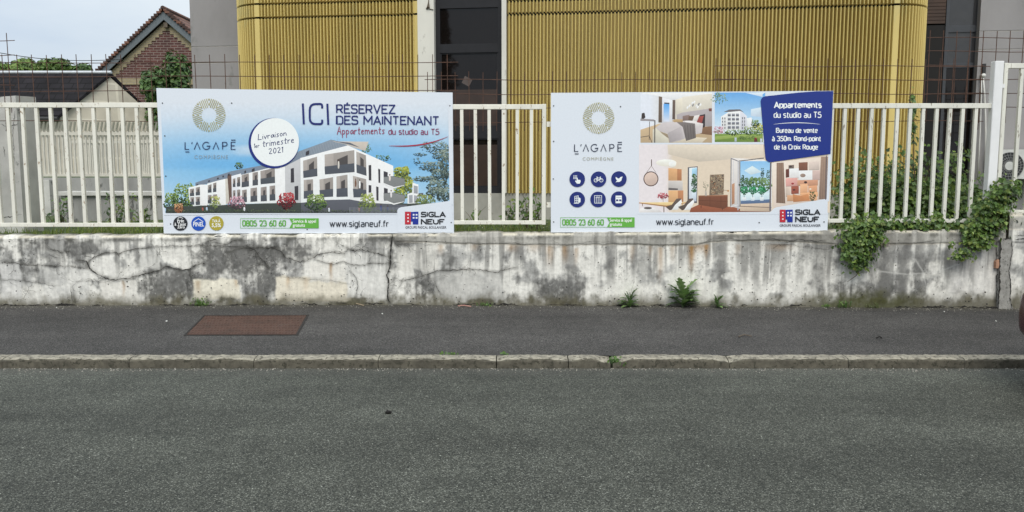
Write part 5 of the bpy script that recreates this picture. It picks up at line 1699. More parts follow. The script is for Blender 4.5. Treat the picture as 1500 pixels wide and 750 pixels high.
# ------------------------------------------------------------------ printed signs
SGY = 8.70
PK = 1.12
W_ = (208, 213.5, 222)
class Art:
    def __init__(s, layer=1):
        s.mb = MB(); s.k = layer; s.soft = 0.0; s.rn = random.Random(int(layer) + 5)
    def P(s, px, py, off=None):
        d = ray(px, py); Y = SGY
        t = Y / d[1]
        return (d[0] * t, SGY - 0.0004 - (s.k if off is None else off) * 0.0000085, CAMZ + d[2] * t)
    def step(s): s.k += 1
    def col(s, c): return tuple(min(.88, v * PK) for v in lin(c))
    def poly(s, pts, c):
        s.step()
        if isinstance(c[0], (tuple, list)): cc = [s.col(q) for q in c]
        elif s.soft:
            ys = [p[1] for p in pts]; xs = [p[0] for p in pts]; y0, y1, x0, x1 = min(ys), max(ys), min(xs), max(xs)
            t = s.rn.uniform(-.03, .03); ax = s.rn.uniform(-.6, .6); b = s.col(c)
            cc = [tuple(max(0, min(.9, v * (1 + t + s.soft * ((.5 - (y - y0) / (y1 - y0 + 1e-6)) + ax * ((x - x0) / (x1 - x0 + 1e-6) - .5))))) for v in b) for x, y in pts]
        else: cc = s.col(c)
        s.mb.face([s.P(x, y) for x, y in pts], cc)
    def rect(s, x0, y0, x1, y1, c): s.poly([(x0, y0), (x1, y0), (x1, y1), (x0, y1)], c)
    def disc(s, cx, cy, r, c, n=40, ry=None):
        ry = ry or r
        s.poly([(cx + r * math.cos(6.28318 * k / n), cy + ry * math.sin(6.28318 * k / n)) for k in range(n)], c)
    def ring(s, cx, cy, r0, r1, c, n=48, wob=None):
        s.step(); V, F = [], []
        for k in range(n):
            a = 6.28318 * k / n; e = wob(a) if wob else 0
            V += [s.P(cx + r0 * math.cos(a), cy + r0 * math.sin(a)), s.P(cx + (r1 + e) * math.cos(a), cy + (r1 + e) * math.sin(a))]
        for k in range(n):
            j = (k + 1) % n; F.append((2 * k, 2 * k + 1, 2 * j + 1, 2 * j))
        s.mb.mesh(V, F, s.col(c))
    def stroke(s, pts, w, c, taper=False):
        s.k += .35; V, F = [], []; n = len(pts)
        for i, (x, y) in enumerate(pts):
            ax, ay = pts[max(0, i - 1)]; bx, by = pts[min(n - 1, i + 1)]
            l = math.hypot(bx - ax, by - ay) or 1
            h = w / 2 * (math.sin(math.pi * (.08 + .84 * i / (n - 1))) if taper else 1)
            if 0 < i < n - 1:
                l1 = math.hypot(x - ax, y - ay) or 1; l2 = math.hypot(bx - x, by - y) or 1
                cs = ((x - ax) * (bx - x) + (y - ay) * (by - y)) / (l1 * l2)
                h /= max(.6, math.sqrt(max(0.0, (1 + cs) / 2)))
            nx_, ny_ = -(by - ay) / l * h, (bx - ax) / l * h
            V += [s.P(x + nx_, y + ny_), s.P(x - nx_, y - ny_)]
        for i in range(n - 1): F.append((2 * i, 2 * i + 1, 2 * i + 3, 2 * i + 2))
        s.mb.mesh(V, F, s.col(c))
    def grid(s, x0, y0, x1, y1, nx, ny, fc):
        """a printed picture ground: colour per point"""
        s.step()
        for j in range(ny):
            for i in range(nx):
                xs = (x0 + (x1 - x0) * i / nx, x0 + (x1 - x0) * (i + 1) / nx); ys = (y0 + (y1 - y0) * j / ny, y0 + (y1 - y0) * (j + 1) / ny)
                q = [(xs[0], ys[0]), (xs[1], ys[0]), (xs[1], ys[1]), (xs[0], ys[1])]
                s.mb.face([s.P(x, y) for x, y in q], [s.col(fc(x, y)) for x, y in q])
    def foliage(s, cx, cy, rx, ry, n, cols, size, rn, flat=1.0):
        for _ in range(int(n * 2.0)):
            a = rn.uniform(0, 6.28); r_ = math.sqrt(rn.random()) * (1 + .12 * math.sin(5 * a))
            x, y = cx + rx * r_ * math.cos(a), cy + ry * r_ * math.sin(a)
            z = size * .72 * rn.uniform(.5, 1.3); t = rn.uniform(0, 3)
            c = cols[min(len(cols) - 1, max(0, int((math.sin(a) * r_ * .5 + .5 + rn.uniform(-.35, .35)) * len(cols))))]
            k = rn.uniform(.9, 1.1)
            s.k += .012
            pts = [(x + z * math.cos(t + q), y + z * flat * math.sin(t + q)) for q in (0, 1.4, 3.0, 4.5)]
            s.mb.face([s.P(u, v) for u, v in pts], s.col(tuple(min(255, v * k) for v in c)))
    def build(s, name, parent, mat=None):
        return s.mb.build(name, mat or MAT['print'], parent)

_tcache = {}
def text_shape(body, bold=0.0, spacing=1.0):
    key = (body, bold, spacing)
    if key in _tcache: return _tcache[key]
    cu = bpy.data.curves.new("t", 'FONT')
    cu.body = body; cu.size = 1; cu.offset = bold; cu.resolution_u = 3; cu.space_character = spacing
    ob = bpy.data.objects.new("t", cu); COL.objects.link(ob)
    bpy.context.view_layer.update()
    me = bpy.data.meshes.new_from_object(ob.evaluated_get(bpy.context.evaluated_depsgraph_get()))
    v = [(q.co.x, q.co.y) for q in me.vertices]; f = [tuple(p.vertices) for p in me.polygons]
    bpy.data.objects.remove(ob); bpy.data.curves.remove(cu); bpy.data.meshes.remove(me)
    _tcache[key] = (v, f)
    return v, f
CAPH = max(y for x, y in text_shape("H")[0])
def text(a, body, x0, x1, ycap, ybase, c, bold=0.0, spacing=1.0, slope=0.0, shear=0.0, at_cap=None):
    """set a line so that it spans x0..x1 with capitals from ybase up to ycap"""
    a.step(); v, f = text_shape(body, bold, spacing)
    mx, Mx = min(p[0] for p in v), max(p[0] for p in v)
    sx = (x1 - x0) / (Mx - mx); sy = (ybase - ycap) / CAPH
    V = []
    for x, y in v:
        px = x0 + (x - mx) * sx + shear * y * sy
        V.append(a.P(px, ybase - y * sy + slope * (px - x0)))
    a.mb.mesh(V, f, a.col(c))


DIN = {}
def _d(chars, adv, *st): DIN[chars] = (adv, st)
_d('A', .62, ['#', (0, 0), (.31, 1), (.62, 0)], [(.11, .3), (.51, .3)]); _d('B', .56, [(.02, .53), (.5, .53), (.5, 1), (0, 1), (0, 0), (.55, 0), (.55, .53), (.45, .53)])
_d('C', .54, [(.54, .78), (.54, 1), (0, 1), (0, 0), (.54, 0), (.54, .22)]); _d('D', .56, [(.2, 0), (0, 0), (0, 1), (.56, 1), (.56, 0), (.2, 0)]); _d('E', .5, ['#', (.5, 1), (0, 1), (0, 0), (.5, 0)], [(0.02, .52), (.44, .52)])
_d('F', .48, ['#', (.5, 1), (0, 1), (0, 0)], [(0.02, .5), (.42, .5)]); _d('G', .56, [(.54, .8), (.54, 1), (0, 1), (0, 0), (.56, 0), (.56, .48), (.3, .48)]); _d('I', .02, [(0, 0), (0, 1)]); _d('L', .46, ['#', (0, 1), (0, 0), (.46, 0)])
_d('M', .74, ['#', (0, 0), (0, 1), (.37, .32), (.74, 1), (.74, 0)]); _d('N', .58, ['#', (0, 0), (0, 1), (.58, 0), (.58, 1)]); _d('P', .52, [(0, 0), (0, 1), (.52, 1), (.52, .45), (.02, .45)]); _d('R', .55, [(0, 0), (0, 1), (.53, 1), (.53, .45), (.02, .45)], [(.28, .45), (.56, 0)])
_d('S', .53, [(.50, .82), (.50, 1), (0, 1), (0, .53), (.53, .51), (.53, 0), (0, 0), (0, .18)]); _d('T', .54, [(0, 1), (.54, 1)], [(.27, 1), (.27, 0)]); _d('U', .56, [(0, 1), (0, 0), (.56, 0), (.56, 1)]); _d('V', .60, ['#', (0, 1), (.3, 0), (.6, 1)]); _d('Z', .53, ['#', (.01, 1), (.52, 1), (0, 0), (.54, 0)])
_d('0', .48, [(.24, 1), (.48, 1), (.48, 0), (0, 0), (0, 1), (.24, 1)]); _d('2', .50, [(0, .8), (0, 1), (.49, 1), (.49, .56), (0, 0), (.52, 0)]); _d('3', .50, [(0, .86), (0, 1), (.47, 1), (.47, .54), (.2, .54)], [(.2, .54), (.51, .54), (.51, 0), (0, 0), (0, .14)]); _d('5', .50, [(.47, 1), (.03, 1), (.02, .58), (.50, .6), (.50, 0), (0, 0), (0, .15)])
_d('6', .49, [(.42, 1), (.22, .92), (0, .5), (0, 0), (.49, 0), (.49, .56), (.04, .56)]); _d('8', .50, [(.25, .54), (.47, .54), (.47, 1), (.03, 1), (.03, .54), (.25, .54)], [(.25, .52), (0, .52), (0, 0), (.50, 0), (.50, .52), (.25, .52)])
_d('a', .43, [(.03, .7), (.43, .7), (.43, 0)], [(.43, .38), (0, .38), (0, 0), (.43, 0)]); _d('c', .38, [(.38, .7), (0, .7), (0, 0), (.38, 0)]); _d('d', .43, [(.43, 1), (.43, 0), (0, 0), (0, .7), (.43, .7)]); _d('e', .44, [(0.02, .36), (.44, .36), (.44, .7), (0, .7), (0, 0), (.42, 0)]); _d('f', .28, [(.30, 1), (.09, 1), (.09, 0)], [(-.02, .7), (.27, .7)])
_d('g', .43, [(.43, .03), (0, .03), (0, .7), (.43, .7), (.43, -.24), (.02, -.24)]); _d('i', .02, [(0, 0), (0, .7)], [(0, .88), (0, 1)]); _d('l', .10, [(0, 1), (0, 0), (.11, 0)]); _d('m', .66, [(0, 0), (0, .7), (.33, .7), (.33, 0)], [(.33, .7), (.66, .7), (.66, 0)]); _d('n', .43, [(0, 0), (0, .7), (.43, .7), (.43, 0)]); _d('o', .44, [(.22, .7), (.44, .7), (.44, 0), (0, 0), (0, .7), (.22, .7)])
_d('p', .43, [(0, -.26), (0, .7), (.43, .7), (.43, 0), (0.02, 0)]); _d('r', .24, [(0, 0), (0, .7), (.26, .7)]); _d('s', .38, [(.36, .7), (0, .7), (0, .38), (.38, .34), (.38, 0), (0, 0)]); _d('t', .28, [(.09, .92), (.09, 0), (.28, 0)], [(-.02, .7), (.27, .7)]); _d('u', .43, [(0, .7), (0, 0), (.43, 0), (.43, .7)]); _d('v', .44, ['#', (0, .7), (.22, 0), (.44, .7)]); _d('w', .66, ['#', (0, .7), (.17, 0), (.33, .68), (.49, 0), (.66, .7)]); _d('x', .42, [(0, .7), (.42, 0)], [(.42, .7), (0, 0)])
_d('.', .02, [(0, 0), (0, .1)]); _d('-', .26, [(0, .36), (.26, .36)]); _d(' ', .22); _d('h', .43, [(0, 1), (0, 0)], [(0, .7), (.43, .7), (.43, 0)])
for b_, n_, acc in (('E', 'É', [(.2, 1.12), (.34, 1.28)]), ('a', 'à', [(.12, 1.02), (.26, .86)])): DIN[n_] = (DIN[b_][0], tuple(DIN[b_][1]) + (acc,))
def dtext(a, body, x0, x1, ycap, ybase, c, w, slope=0.0, gap=.19):
    tot = sum(DIN[ch][0] + gap for ch in body) - gap
    sx = (x1 - x0 - w) / tot; sy = (ybase - ycap - w); u = 0
    for ch in body:
        adv, sts = DIN[ch]
        hard = {p for st in sts for p in st if p != '#' and ((ch in 'DBPRnmrph' and p[0] == 0) or (ch in 'du' and p == (.43, 0)) or (ch == 'g' and p == (.43, .7)))}
        for st in sts:
            sharp = st[0] == '#'; P = [((x0 + w / 2) + (u + x) * sx, (ybase - w / 2) - y * sy) for x, y in (st[1:] if sharp else st)]
            q = [P[0]]
            raw = st[1:] if sharp else st
            for i in range(1, len(P) - 1):
                p0, p1, p2 = P[i - 1], P[i], P[i + 1]
                if raw[i] in hard: q.append(p1); continue
                l1, l2 = math.hypot(p1[0] - p0[0], p1[1] - p0[1]), math.hypot(p2[0] - p1[0], p2[1] - p1[1])
                if sharp: q.append(p1); continue
                r_ = min(l1 * .49, l2 * .49, sx * (.27 if ch in 'CGSUD0235689BPRJ' else .2))
                A_ = (p1[0] + (p0[0] - p1[0]) * r_ / l1, p1[1] + (p0[1] - p1[1]) * r_ / l1); B_ = (p1[0] + (p2[0] - p1[0]) * r_ / l2, p1[1] + (p2[1] - p1[1]) * r_ / l2)
                for k in range(5):
                    t = k / 4; q.append(((1 - t) ** 2 * A_[0] + 2 * t * (1 - t) * p1[0] + t * t * B_[0], (1 - t) ** 2 * A_[1] + 2 * t * (1 - t) * p1[1] + t * t * B_[1]))
            q.append(P[-1])
            q = [(x, y + slope * (x - x0)) for x, y in q]
            if sharp:
                for (m0, m1) in zip(q[:-1], q[1:]):
                    l_ = math.hypot(m1[0] - m0[0], m1[1] - m0[1]) or 1; ex, ey = (m1[0] - m0[0]) / l_ * w * .42, (m1[1] - m0[1]) / l_ * w * .42
                    a.stroke([(m0[0] - ex, m0[1] - ey), (m1[0] + ex, m1[1] + ey)], w, c)
            else: a.stroke(q, w, c)
        u += adv + gap

HAND = {'L': (.5, [[(.05, 1), (0, .02), (.45, .05)]]), 'i': (.14, [[(.03, .55), (.05, 0)], [(.06, .74), (.09, .80)]]), 'v': (.42, [[(0, .55), (.16, .02), (.38, .6)]]),
        'r': (.36, [[(0, .55), (.03, 0)], [(.03, .35), (.15, .52), (.32, .5)]]), 'a': (.46, [[(.36, .5), (.15, .55), (0, .25), (.12, .02), (.30, .18), (.37, .55), (.42, .02)]]),
        's': (.38, [[(.33, .52), (.1, .54), (.05, .40), (.29, .22), (.2, .02), (0, .05)]]), 'o': (.44, [[(.18, .55), (.0, .30), (.12, .02), (.32, .1), (.36, .4), (.16, .55)]]),
        'n': (.44, [[(0, .55), (.02, 0)], [(.02, .35), (.18, .55), (.32, .45), (.36, 0)]]), 't': (.38, [[(.16, .88), (.14, .08), (.3, .02)], [(0, .56), (.34, .60)]]),
        'm': (.66, [[(0, .55), (.02, 0)], [(.02, .38), (.15, .55), (.27, .45), (.29, 0)], [(.29, .38), (.42, .55), (.54, .45), (.58, 0)]]),
        'e': (.42, [[(.02, .28), (.33, .33), (.25, .55), (.08, .5), (0, .22), (.12, .01), (.36, .08)]]), '1': (.22, [[(0, .8), (.12, 1), (.12, 0)]]),
        '2': (.48, [[(0, .8), (.16, 1), (.36, .85), (.28, .5), (0, .02), (.44, .04)]]), '0': (.46, [[(.2, 1), (0, .6), (.08, .1), (.25, .0), (.38, .4), (.34, .85), (.18, 1)]]),
        'A': (.60, [[(0, 0), (.27, 1), (.52, 0)], [(.1, .38), (.46, .40)]]), 'p': (.44, [[(0, .55), (.02, -.42)], [(.02, .45), (.2, .56), (.36, .32), (.22, .03), (.04, .1)]]), ' ': (.3, [])}
def hand(a, body, x0, x1, ycap, ybase, c, w, slope=0.0, shear=.0):
    tot = sum(HAND[ch][0] + .07 for ch in body) - .07
    sx = (x1 - x0) / tot; sy = ybase - ycap; u = 0
    for ch in body:
        adv, strokes = HAND[ch]
        for st in strokes:
            pts = []
            for (p, q) in zip(st[:-1], st[1:]):
                for k in range(3): pts.append((p[0] + (q[0] - p[0]) * k / 3, p[1] + (q[1] - p[1]) * k / 3))
            pts.append(st[-1])
            for _ in range(2 if len(st) > 3 else 0):      # soften the corners
                pts = [pts[0]] + [((pts[i - 1][0] + 2 * pts[i][0] + pts[i + 1][0]) / 4, (pts[i - 1][1] + 2 * pts[i][1] + pts[i + 1][1]) / 4) for i in range(1, len(pts) - 1)] + [pts[-1]]
            P = []
            for (x, y) in pts:
                px = x0 + (u + x + shear * y) * sx
                P.append((px, ybase - y * sy + slope * (px - x0)))
            a.stroke(P, w, c)
        u += adv + .07
def ring_logo(a, cx, cy, ro, ri, c, lw):
    for k in range(8):
        ax = math.pi / 4 * k + math.pi / 2
        for sg in (-1, 1):
            be = ax + sg * math.pi / 8
            ux, uy = math.cos(be), math.sin(be)
            nx_, ny_ = (uy * sg, -ux * sg)          # from the ridge toward the valley
            for q in range(0 if sg > 0 else 1, 4):
                o = q * ro * .112
                if o >= ro * math.sin(math.pi / 8): break
                t0 = max(o / math.tan(math.pi / 8), math.sqrt(max(0, ri * ri - o * o))); t1 = math.sqrt(ro * ro - o * o)
                if t1 - t0 < .8: continue
                a.stroke([(cx + nx_ * o + ux * t0, cy - (ny_ * o + uy * t0)), (cx + nx_ * o + ux * t1, cy - (ny_ * o + uy * t1))], lw, c)
def agape(a, x0, x1, yc, yb, c, lw):
    w = x1 - x0; h = yb - yc
    S = lambda pts: a.stroke([(x0 + w * x, yc + h * y) for x, y in pts], lw, c)
    S([(.005, 0), (.005, 1), (.085, 1)]); S([(.01, 1.34), (.09, 1.34)]); S([(.146, .0), (.134, .25)])
    S([(.185, 1), (.243, .02), (.30, 1)])
    S([(.425 + .073 * math.cos(q), .5 - .5 * math.sin(q)) for q in [.8 + (5.6 - .8) * k / 18 for k in range(19)]] + [(.497, .55), (.43, .55)])
    S([(.555, 1), (.613, .02), (.67, 1)])
    S([(.745, 1), (.745, .0), (.79, .0), (.822, .06), (.836, .27), (.822, .48), (.79, .54), (.745, .54)])
    S([(1.0, 0), (.915, 0), (.915, 1), (1.0, 1)]); S([(.915, .5), (.985, .5)]); S([(.912, -.29), (1.0, -.29)])
def tower_logo(parent, x0, y0, x1, y1, tx0, tx1, l1, l2, sub_, sx0, sx1):
    a = Art(640); xm = x0 + (x1 - x0) * .44; ym = y0 + (y1 - y0) * .52; h = y1 - y0; w = x1 - x0
    RD, BL = (178, 45, 58), (28, 48, 140)
    a.poly([(x0, y0), (xm, y0), (xm, y1 - h * .22), (x0 + w * .44, y1), (x0, y1)], RD)
    a.poly([(xm + .15, y0 + h * .02), (x1, y0), (x1, y1), (xm + w * .14, y1), (xm + w * .14, y1 - h * .22), (xm + .15, y1 - h * .22)], BL)
    wc = (222, 226, 236)
    for k in range(3): a.rect(x0 + w * .18, y0 + h * (.18 + .26 * k), x0 + w * .29, y0 + h * (.28 + .26 * k), wc)
    for k in range(2):
        for j in range(2): a.rect(x0 + w * (.58 + .22 * j), y0 + h * (.18 + .24 * k), x0 + w * (.71 + .22 * j), y0 + h * (.30 + .24 * k), wc)
    a.build("emblem", parent)
    K = (38, 40, 46)
    a = Art(640); dtext(a, "SIGLA", tx0, tx1, l1[0], l1[1], K, 1.9); a.build("lettering", parent)
    a = Art(640); dtext(a, "NEUF", tx0, tx1 - 2, l2[0], l2[1], K, 1.9); a.build("lettering", parent)
    a = Art(640); text(a, "GROUPE PASCAL BOULANGER", sx0, sx1, sub_[0], sub_[1], (70, 70, 78), .012); a.build("lettering", parent)
def board(label, q, name="billboard"):
    TL, TR, BR, BL = q
    P = [at(*p, SGY) for p in (BL, BR, TR, TL)]
    r = empty(name, ((P[0][0] + P[1][0]) / 2, SGY, P[0][2]), label, "sign")
    m_ = MB(); m_.hexa([P[0], P[1], (P[1][0], SGY + .010, P[1][2]), (P[0][0], SGY + .010, P[0][2]), P[3], P[2], (P[2][0], SGY + .010, P[2][2]), (P[3][0], SGY + .010, P[3][2])])
    m_.c = [tuple(v * PK for v in lin(W_))] * len(m_.c)
    m_.build("board", MAT['print'], r)
    return r
def screws(parent, pts):
    for x, y in pts:
        p = at(x, y, SGY); m_ = MB(); m_.disc((p[0], p[1] - .0045, p[2]), (0, 1, 0), .007, .004, 10); m_.build("screw", MAT['screw'], parent)
NAVY = (26, 36, 102); INK = (45, 50, 72); GOLD = (158, 150, 92); GREEN = (96, 164, 66)
ra = random.Random(33)

# ============ large sign: the white apartment building
s1 = board("large white property sign with a printed white apartment building, blue sky and a round note", ((229, 129), (663, 135.5), (665, 341.5), (240, 342)))
a = Art(); a.soft = .16
XB = lambda y: np.interp(y, [129, 312], [234.5, 242.0])
def sky1(x, y):
    f = np.interp(y, [150, 172, 190, 215, 240, 262, 290], [0, .12, .35, .72, .98, .82, .55])
    f *= np.interp(x, [235, 300, 420, 560, 620, 658], [.80, .95, 1, 1, .85, .45 + .5 * min(1, max(0, (y - 175) / 60))])
    c = np.array([100, 166, 214]) if y < 250 else np.array([112, 174, 216])
    cl = max(0, 1 - ((x - 372) / 42) ** 2 - ((y - 219) / 9) ** 2) * .75 + max(0, 1 - ((x - 330) / 50) ** 2 - ((y - 226) / 6) ** 2) * .25
    f = f * (1 - cl)
    return tuple(np.array(W_) * (1 - f) + c * f)
a.step()
for j in range(24):
    y0, y1 = 150 + 162 * j / 24, 150 + 162 * (j + 1) / 24
    for i in range(30):
        u0, u1 = i / 30, (i + 1) / 30
        q = [(XB(y0) + (659.5 - XB(y0)) * u0, y0), (XB(y0) + (659.5 - XB(y0)) * u1, y0), (XB(y1) + (659.5 - XB(y1)) * u1, y1), (XB(y1) + (659.5 - XB(y1)) * u0, y1)]
        a.mb.face([a.P(x, y) for x, y in q], [a.col(sky1(x, y)) for x, y in q])
TG = [(140, 158, 88), (104, 128, 64), (72, 98, 50), (44, 62, 36), (30, 42, 30)]
for (cx, cy, rx, ry, n) in ((252, 296, 12, 14, 120), (270, 288, 18, 20, 240), (287, 296, 16, 16, 150), (300, 298, 10, 10, 60)): a.foliage(cx, cy, rx, ry, n, TG, 1.9, ra)
a.foliage(350, 243, 6, 5, 50, TG[1:], 1.2, ra); a.foliage(536, 217, 8, 7, 50, [(120, 140, 95), (80, 105, 70)], 1.3, ra); a.foliage(560, 232, 12, 5, 40, TG[1:], 1.3, ra)
for (cx, cy, rx, ry, n) in ((588, 262, 14, 18, 200), (582, 285, 14, 18, 150), (600, 275, 7, 12, 60), (590, 252, 10, 8, 60)): a.foliage(cx, cy, rx, ry, n, [(170, 175, 75), (130, 140, 60), (92, 105, 52), (70, 80, 50)], 2, ra)
# ground floor and far street
a.poly([(243, 303), (440, 296), (596, 298), (640, 297), (652, 296), (652, 304), (596, 312.3), (243, 312.3)], (62, 68, 64))
WH, WS_, DK, RL, GYR = (226, 230, 238), (196, 200, 210), (70, 74, 84), (82, 86, 92), (118, 130, 146)
a.poly([(286.3, 267.5), (339, 250.7), (405, 238), (405, 246), (339, 262), (286, 273)], GYR)
a.poly([(276, 275), (293.5, 270.5), (293.5, 301), (283, 302), (277, 292)], WH); a.poly([(293.5, 270.5), (303.5, 270.5), (303.5, 301), (293.5, 301)], (236, 240, 246))
a.poly([(303.5, 269), (317.5, 265), (318.5, 300), (303.5, 300)], WH); a.poly([(317.5, 265), (330, 262), (331, 300), (318.5, 301)], (238, 242, 248))
a.poly([(330, 262), (335, 261), (336, 298), (331, 299)], (196, 190, 180)); a.poly([(333, 257), (339, 255), (340, 292), (336, 296)], (98, 78, 70))
a.poly([(339, 258), (353, 254), (353, 298), (340, 299)], (220, 222, 228))
a.poly([(350, 257), (404, 243.5), (417.5, 244), (418, 297), (406, 297.5), (352, 298.5)], WH); a.poly([(404.5, 243.8), (417.5, 244), (418, 297), (405, 297)], (240, 243, 248))
a.poly([(417.5, 243), (441, 231), (441, 297), (418, 297)], (186, 186, 188))
a.poly([(405, 246), (437, 222.5), (441, 231.5), (418, 243.5)], GYR)
a.poly([(437, 222), (485, 204.5), (512, 211), (509, 214), (440, 232)], (126, 136, 148))
for k in range(16): a.stroke([(440 + 3.6 * k, 221.8 - 1.25 * k), (443 + 3.6 * k, 229.5 - .95 * k)], .35, (150, 158, 168))
a.poly([(487, 207), (540, 207.5), (535, 221), (520, 217), (505, 211)], (196, 186, 176)); a.poly([(488, 206.5), (513, 209), (527, 216), (512, 212)], (96, 100, 110))
a.poly([(440, 231.5), (509.5, 213), (512, 292), (477, 293), (441, 297)], WH); a.poly([(509.5, 213), (576, 243), (577, 299), (540, 297), (512, 292)], (230, 233, 240))
a.poly([(441, 297), (477, 293), (512, 292), (540, 297), (577, 299.5), (596, 300), (596, 312.3), (441, 312.3)], (88, 90, 98))
def opening(pts, inner=(138, 130, 126), rail=(72, 76, 82), rf=.42):
    a.poly(pts, inner)
    (x0, y0), (x1, y1), (x2, y2), (x3, y3) = pts
    a.poly([(x0, y0 + .0), (x0 + (x1 - x0) * .3, y0 + (y1 - y0) * .3), (x3 + (x2 - x3) * .3, y3 + (y2 - y3) * .3), (x3, y3)], tuple(v * 1.12 for v in inner))
    xa, xb = x0 + (x1 - x0) * .42, x0 + (x1 - x0) * .78
    a.poly([(xa, y0 + (y3 - y0) * .25), (xb, y1 + (y2 - y1) * .22), (xb, y2 - (y2 - y1) * .1), (xa, y3 - (y3 - y0) * .1)], (74, 70, 70))
    a.poly([(x0, y3 - (y3 - y0) * rf), (x1, y2 - (y2 - y1) * rf), (x2, y2), (x3, y3)], rail)
    n_ = max(3, int((x1 - x0) / 1.6))
    for k in range(1, n_):
        f = k / n_; xx = x0 + (x1 - x0) * f; yb = y3 + (y2 - y3) * f; hh = (y3 - y0) * rf
        a.stroke([(xx, yb - hh), (xx, yb)], .3, tuple(v * 1.25 for v in rail))
for q in ([(278, 277), (284.5, 276), (284.5, 287), (278, 287.5)], [(286.5, 275), (293, 273.5), (293, 286), (287, 286.5)], [(278.5, 289), (284.5, 288.8), (284.5, 300), (280, 300)], [(286.5, 288.5), (293, 288), (293, 300), (287, 300.5)],
          [(304.5, 271.5), (310, 269.8), (310, 282), (304.5, 282.5)], [(312, 268.6), (317, 267.2), (317, 281), (312, 281.5)], [(304.5, 286), (310, 285.5), (310, 298), (304.5, 298)], [(312, 285), (318, 284.5), (318, 298.5), (312, 298.5)],
          [(341, 262), (345, 261), (345, 274), (341, 274)], [(347, 260), (352, 259), (352, 273), (347, 273.5)], [(341, 279), (345, 278.5), (345, 295), (341, 295)], [(347, 278), (352, 277.5), (352, 296), (347, 296)],
          [(354, 256.5), (364.5, 254), (364.8, 273), (354, 274.5)], [(370, 253), (378, 251.5), (378, 271), (370, 272)], [(381.5, 250.5), (402.5, 246), (403, 268), (382, 270)],
          [(354.5, 278.5), (361.5, 277.5), (361.8, 296), (355, 296.5)], [(367, 275.8), (376.5, 274.5), (377, 295), (367, 295.8)], [(382, 274.5), (390.5, 273.3), (391, 294.5), (382, 295)], [(395, 272.5), (403, 271.5), (403.5, 293.5), (395, 294)]): opening(q)
for q in ([(444, 235.5), (464.5, 229.5), (465, 258), (444.6, 260.7)], [(475.5, 226.5), (519, 219.8), (519.5, 252), (476, 255.5)], [(522, 222), (536, 227.5), (537, 257.5), (522.5, 253)],
          [(445, 263.5), (458.5, 262.5), (459, 289.5), (445, 291)], [(468, 263), (488, 259.5), (488, 288), (469, 289)], [(493, 258.5), (509, 255.8), (509.5, 288), (493, 288.5)], [(517, 257.5), (536.5, 262.5), (537, 289), (518, 289)]): opening(q, (150, 143, 138), (74, 78, 86), .40)
for q in ([(540, 242), (543.8, 241.5), (544, 264.5), (540.3, 264)], [(554, 247), (557, 248), (557, 268), (554.5, 267.5)], [(562, 250.5), (568, 252.5), (568, 268), (562, 268)], [(540, 271), (544, 271.5), (544, 282), (540, 282)], [(551, 273), (554.5, 274), (554.5, 294), (551.5, 293.5)], [(562.5, 275), (568, 276.5), (568, 294), (562.5, 294)],
          [(426, 247), (430.5, 246), (431, 267), (426, 267.5)], [(431.5, 273), (437, 272), (437, 293), (432, 293)], [(288, 270), (290, 269.3), (290, 271.2), (288, 272)], [(305, 264.5), (307.5, 264), (307.5, 266), (305, 266.6)], [(318, 260.5), (320.5, 260), (320.5, 262.2), (318, 263)], [(326, 257.5), (328, 257), (328, 259.5), (326, 260)], [(334, 254.5), (336.5, 254), (336.5, 257), (334, 257.5)], [(448, 222.5), (453, 220), (453, 226), (448, 228)], [(369, 248), (373, 246), (373, 251), (369, 252)], [(358, 250.5), (360.5, 249.5), (360.5, 253), (358, 254)]): a.poly(q, (58, 56, 62))
for yy in (0, 24): 
    a.poly([(561, 269 + yy * 1.05), (576, 267.5 + yy * 1.1), (593, 271.5 + yy), (577, 276 + yy)], (236, 239, 245)); a.poly([(562, 259 + yy), (577, 258.5 + yy), (593, 262 + yy), (593, 271 + yy), (577, 274 + yy), (562, 268 + yy)], (124, 126, 126)); a.stroke([(562, 259 + yy), (577, 258.3 + yy), (593, 262 + yy)], .6, (70, 72, 78))
for x, y, h, c in ((571, 262, 8, (215, 205, 200)), (573, 286, 9, (220, 215, 215)), (496, 243, 11, (205, 200, 192)), (527, 272, 11, (235, 235, 240)), (521, 270, 10, (110, 78, 60)), (482, 308, 6, (200, 205, 215)), (558, 306, 8, (60, 70, 120)), (526, 308, 6, (150, 100, 90)), (358, 307, 6, (220, 220, 225)), (297, 307, 5, (160, 90, 80)), (303, 307, 6, (170, 190, 210)), (568, 307, 7, (70, 78, 110))):
    a.poly([(x - 1.3, y - h * .2), (x - .9, y - h * .62), (x + .9, y - h * .62), (x + 1.4, y - h * .1), (x + .9, y + h * .35), (x - .9, y + h * .35)], c); a.disc(x, y - h * .75, 1.0, (82, 60, 50), 10)
a.poly([(597, 284), (604, 282), (604.4, 267.5), (613, 270.5), (613, 297.5), (597, 298.5)], (228, 231, 238))
for q in ([(606, 271.5), (612, 273), (612, 284), (606, 283)], [(599, 286), (604.5, 285.5), (604.5, 297), (599.5, 297.5)], [(606.5, 286), (612, 287), (612, 296.5), (606.5, 297)]): a.poly(q, (150, 152, 158))
a.poly([(613, 283), (620, 282.5), (620, 287), (613, 288)], (92, 94, 100))
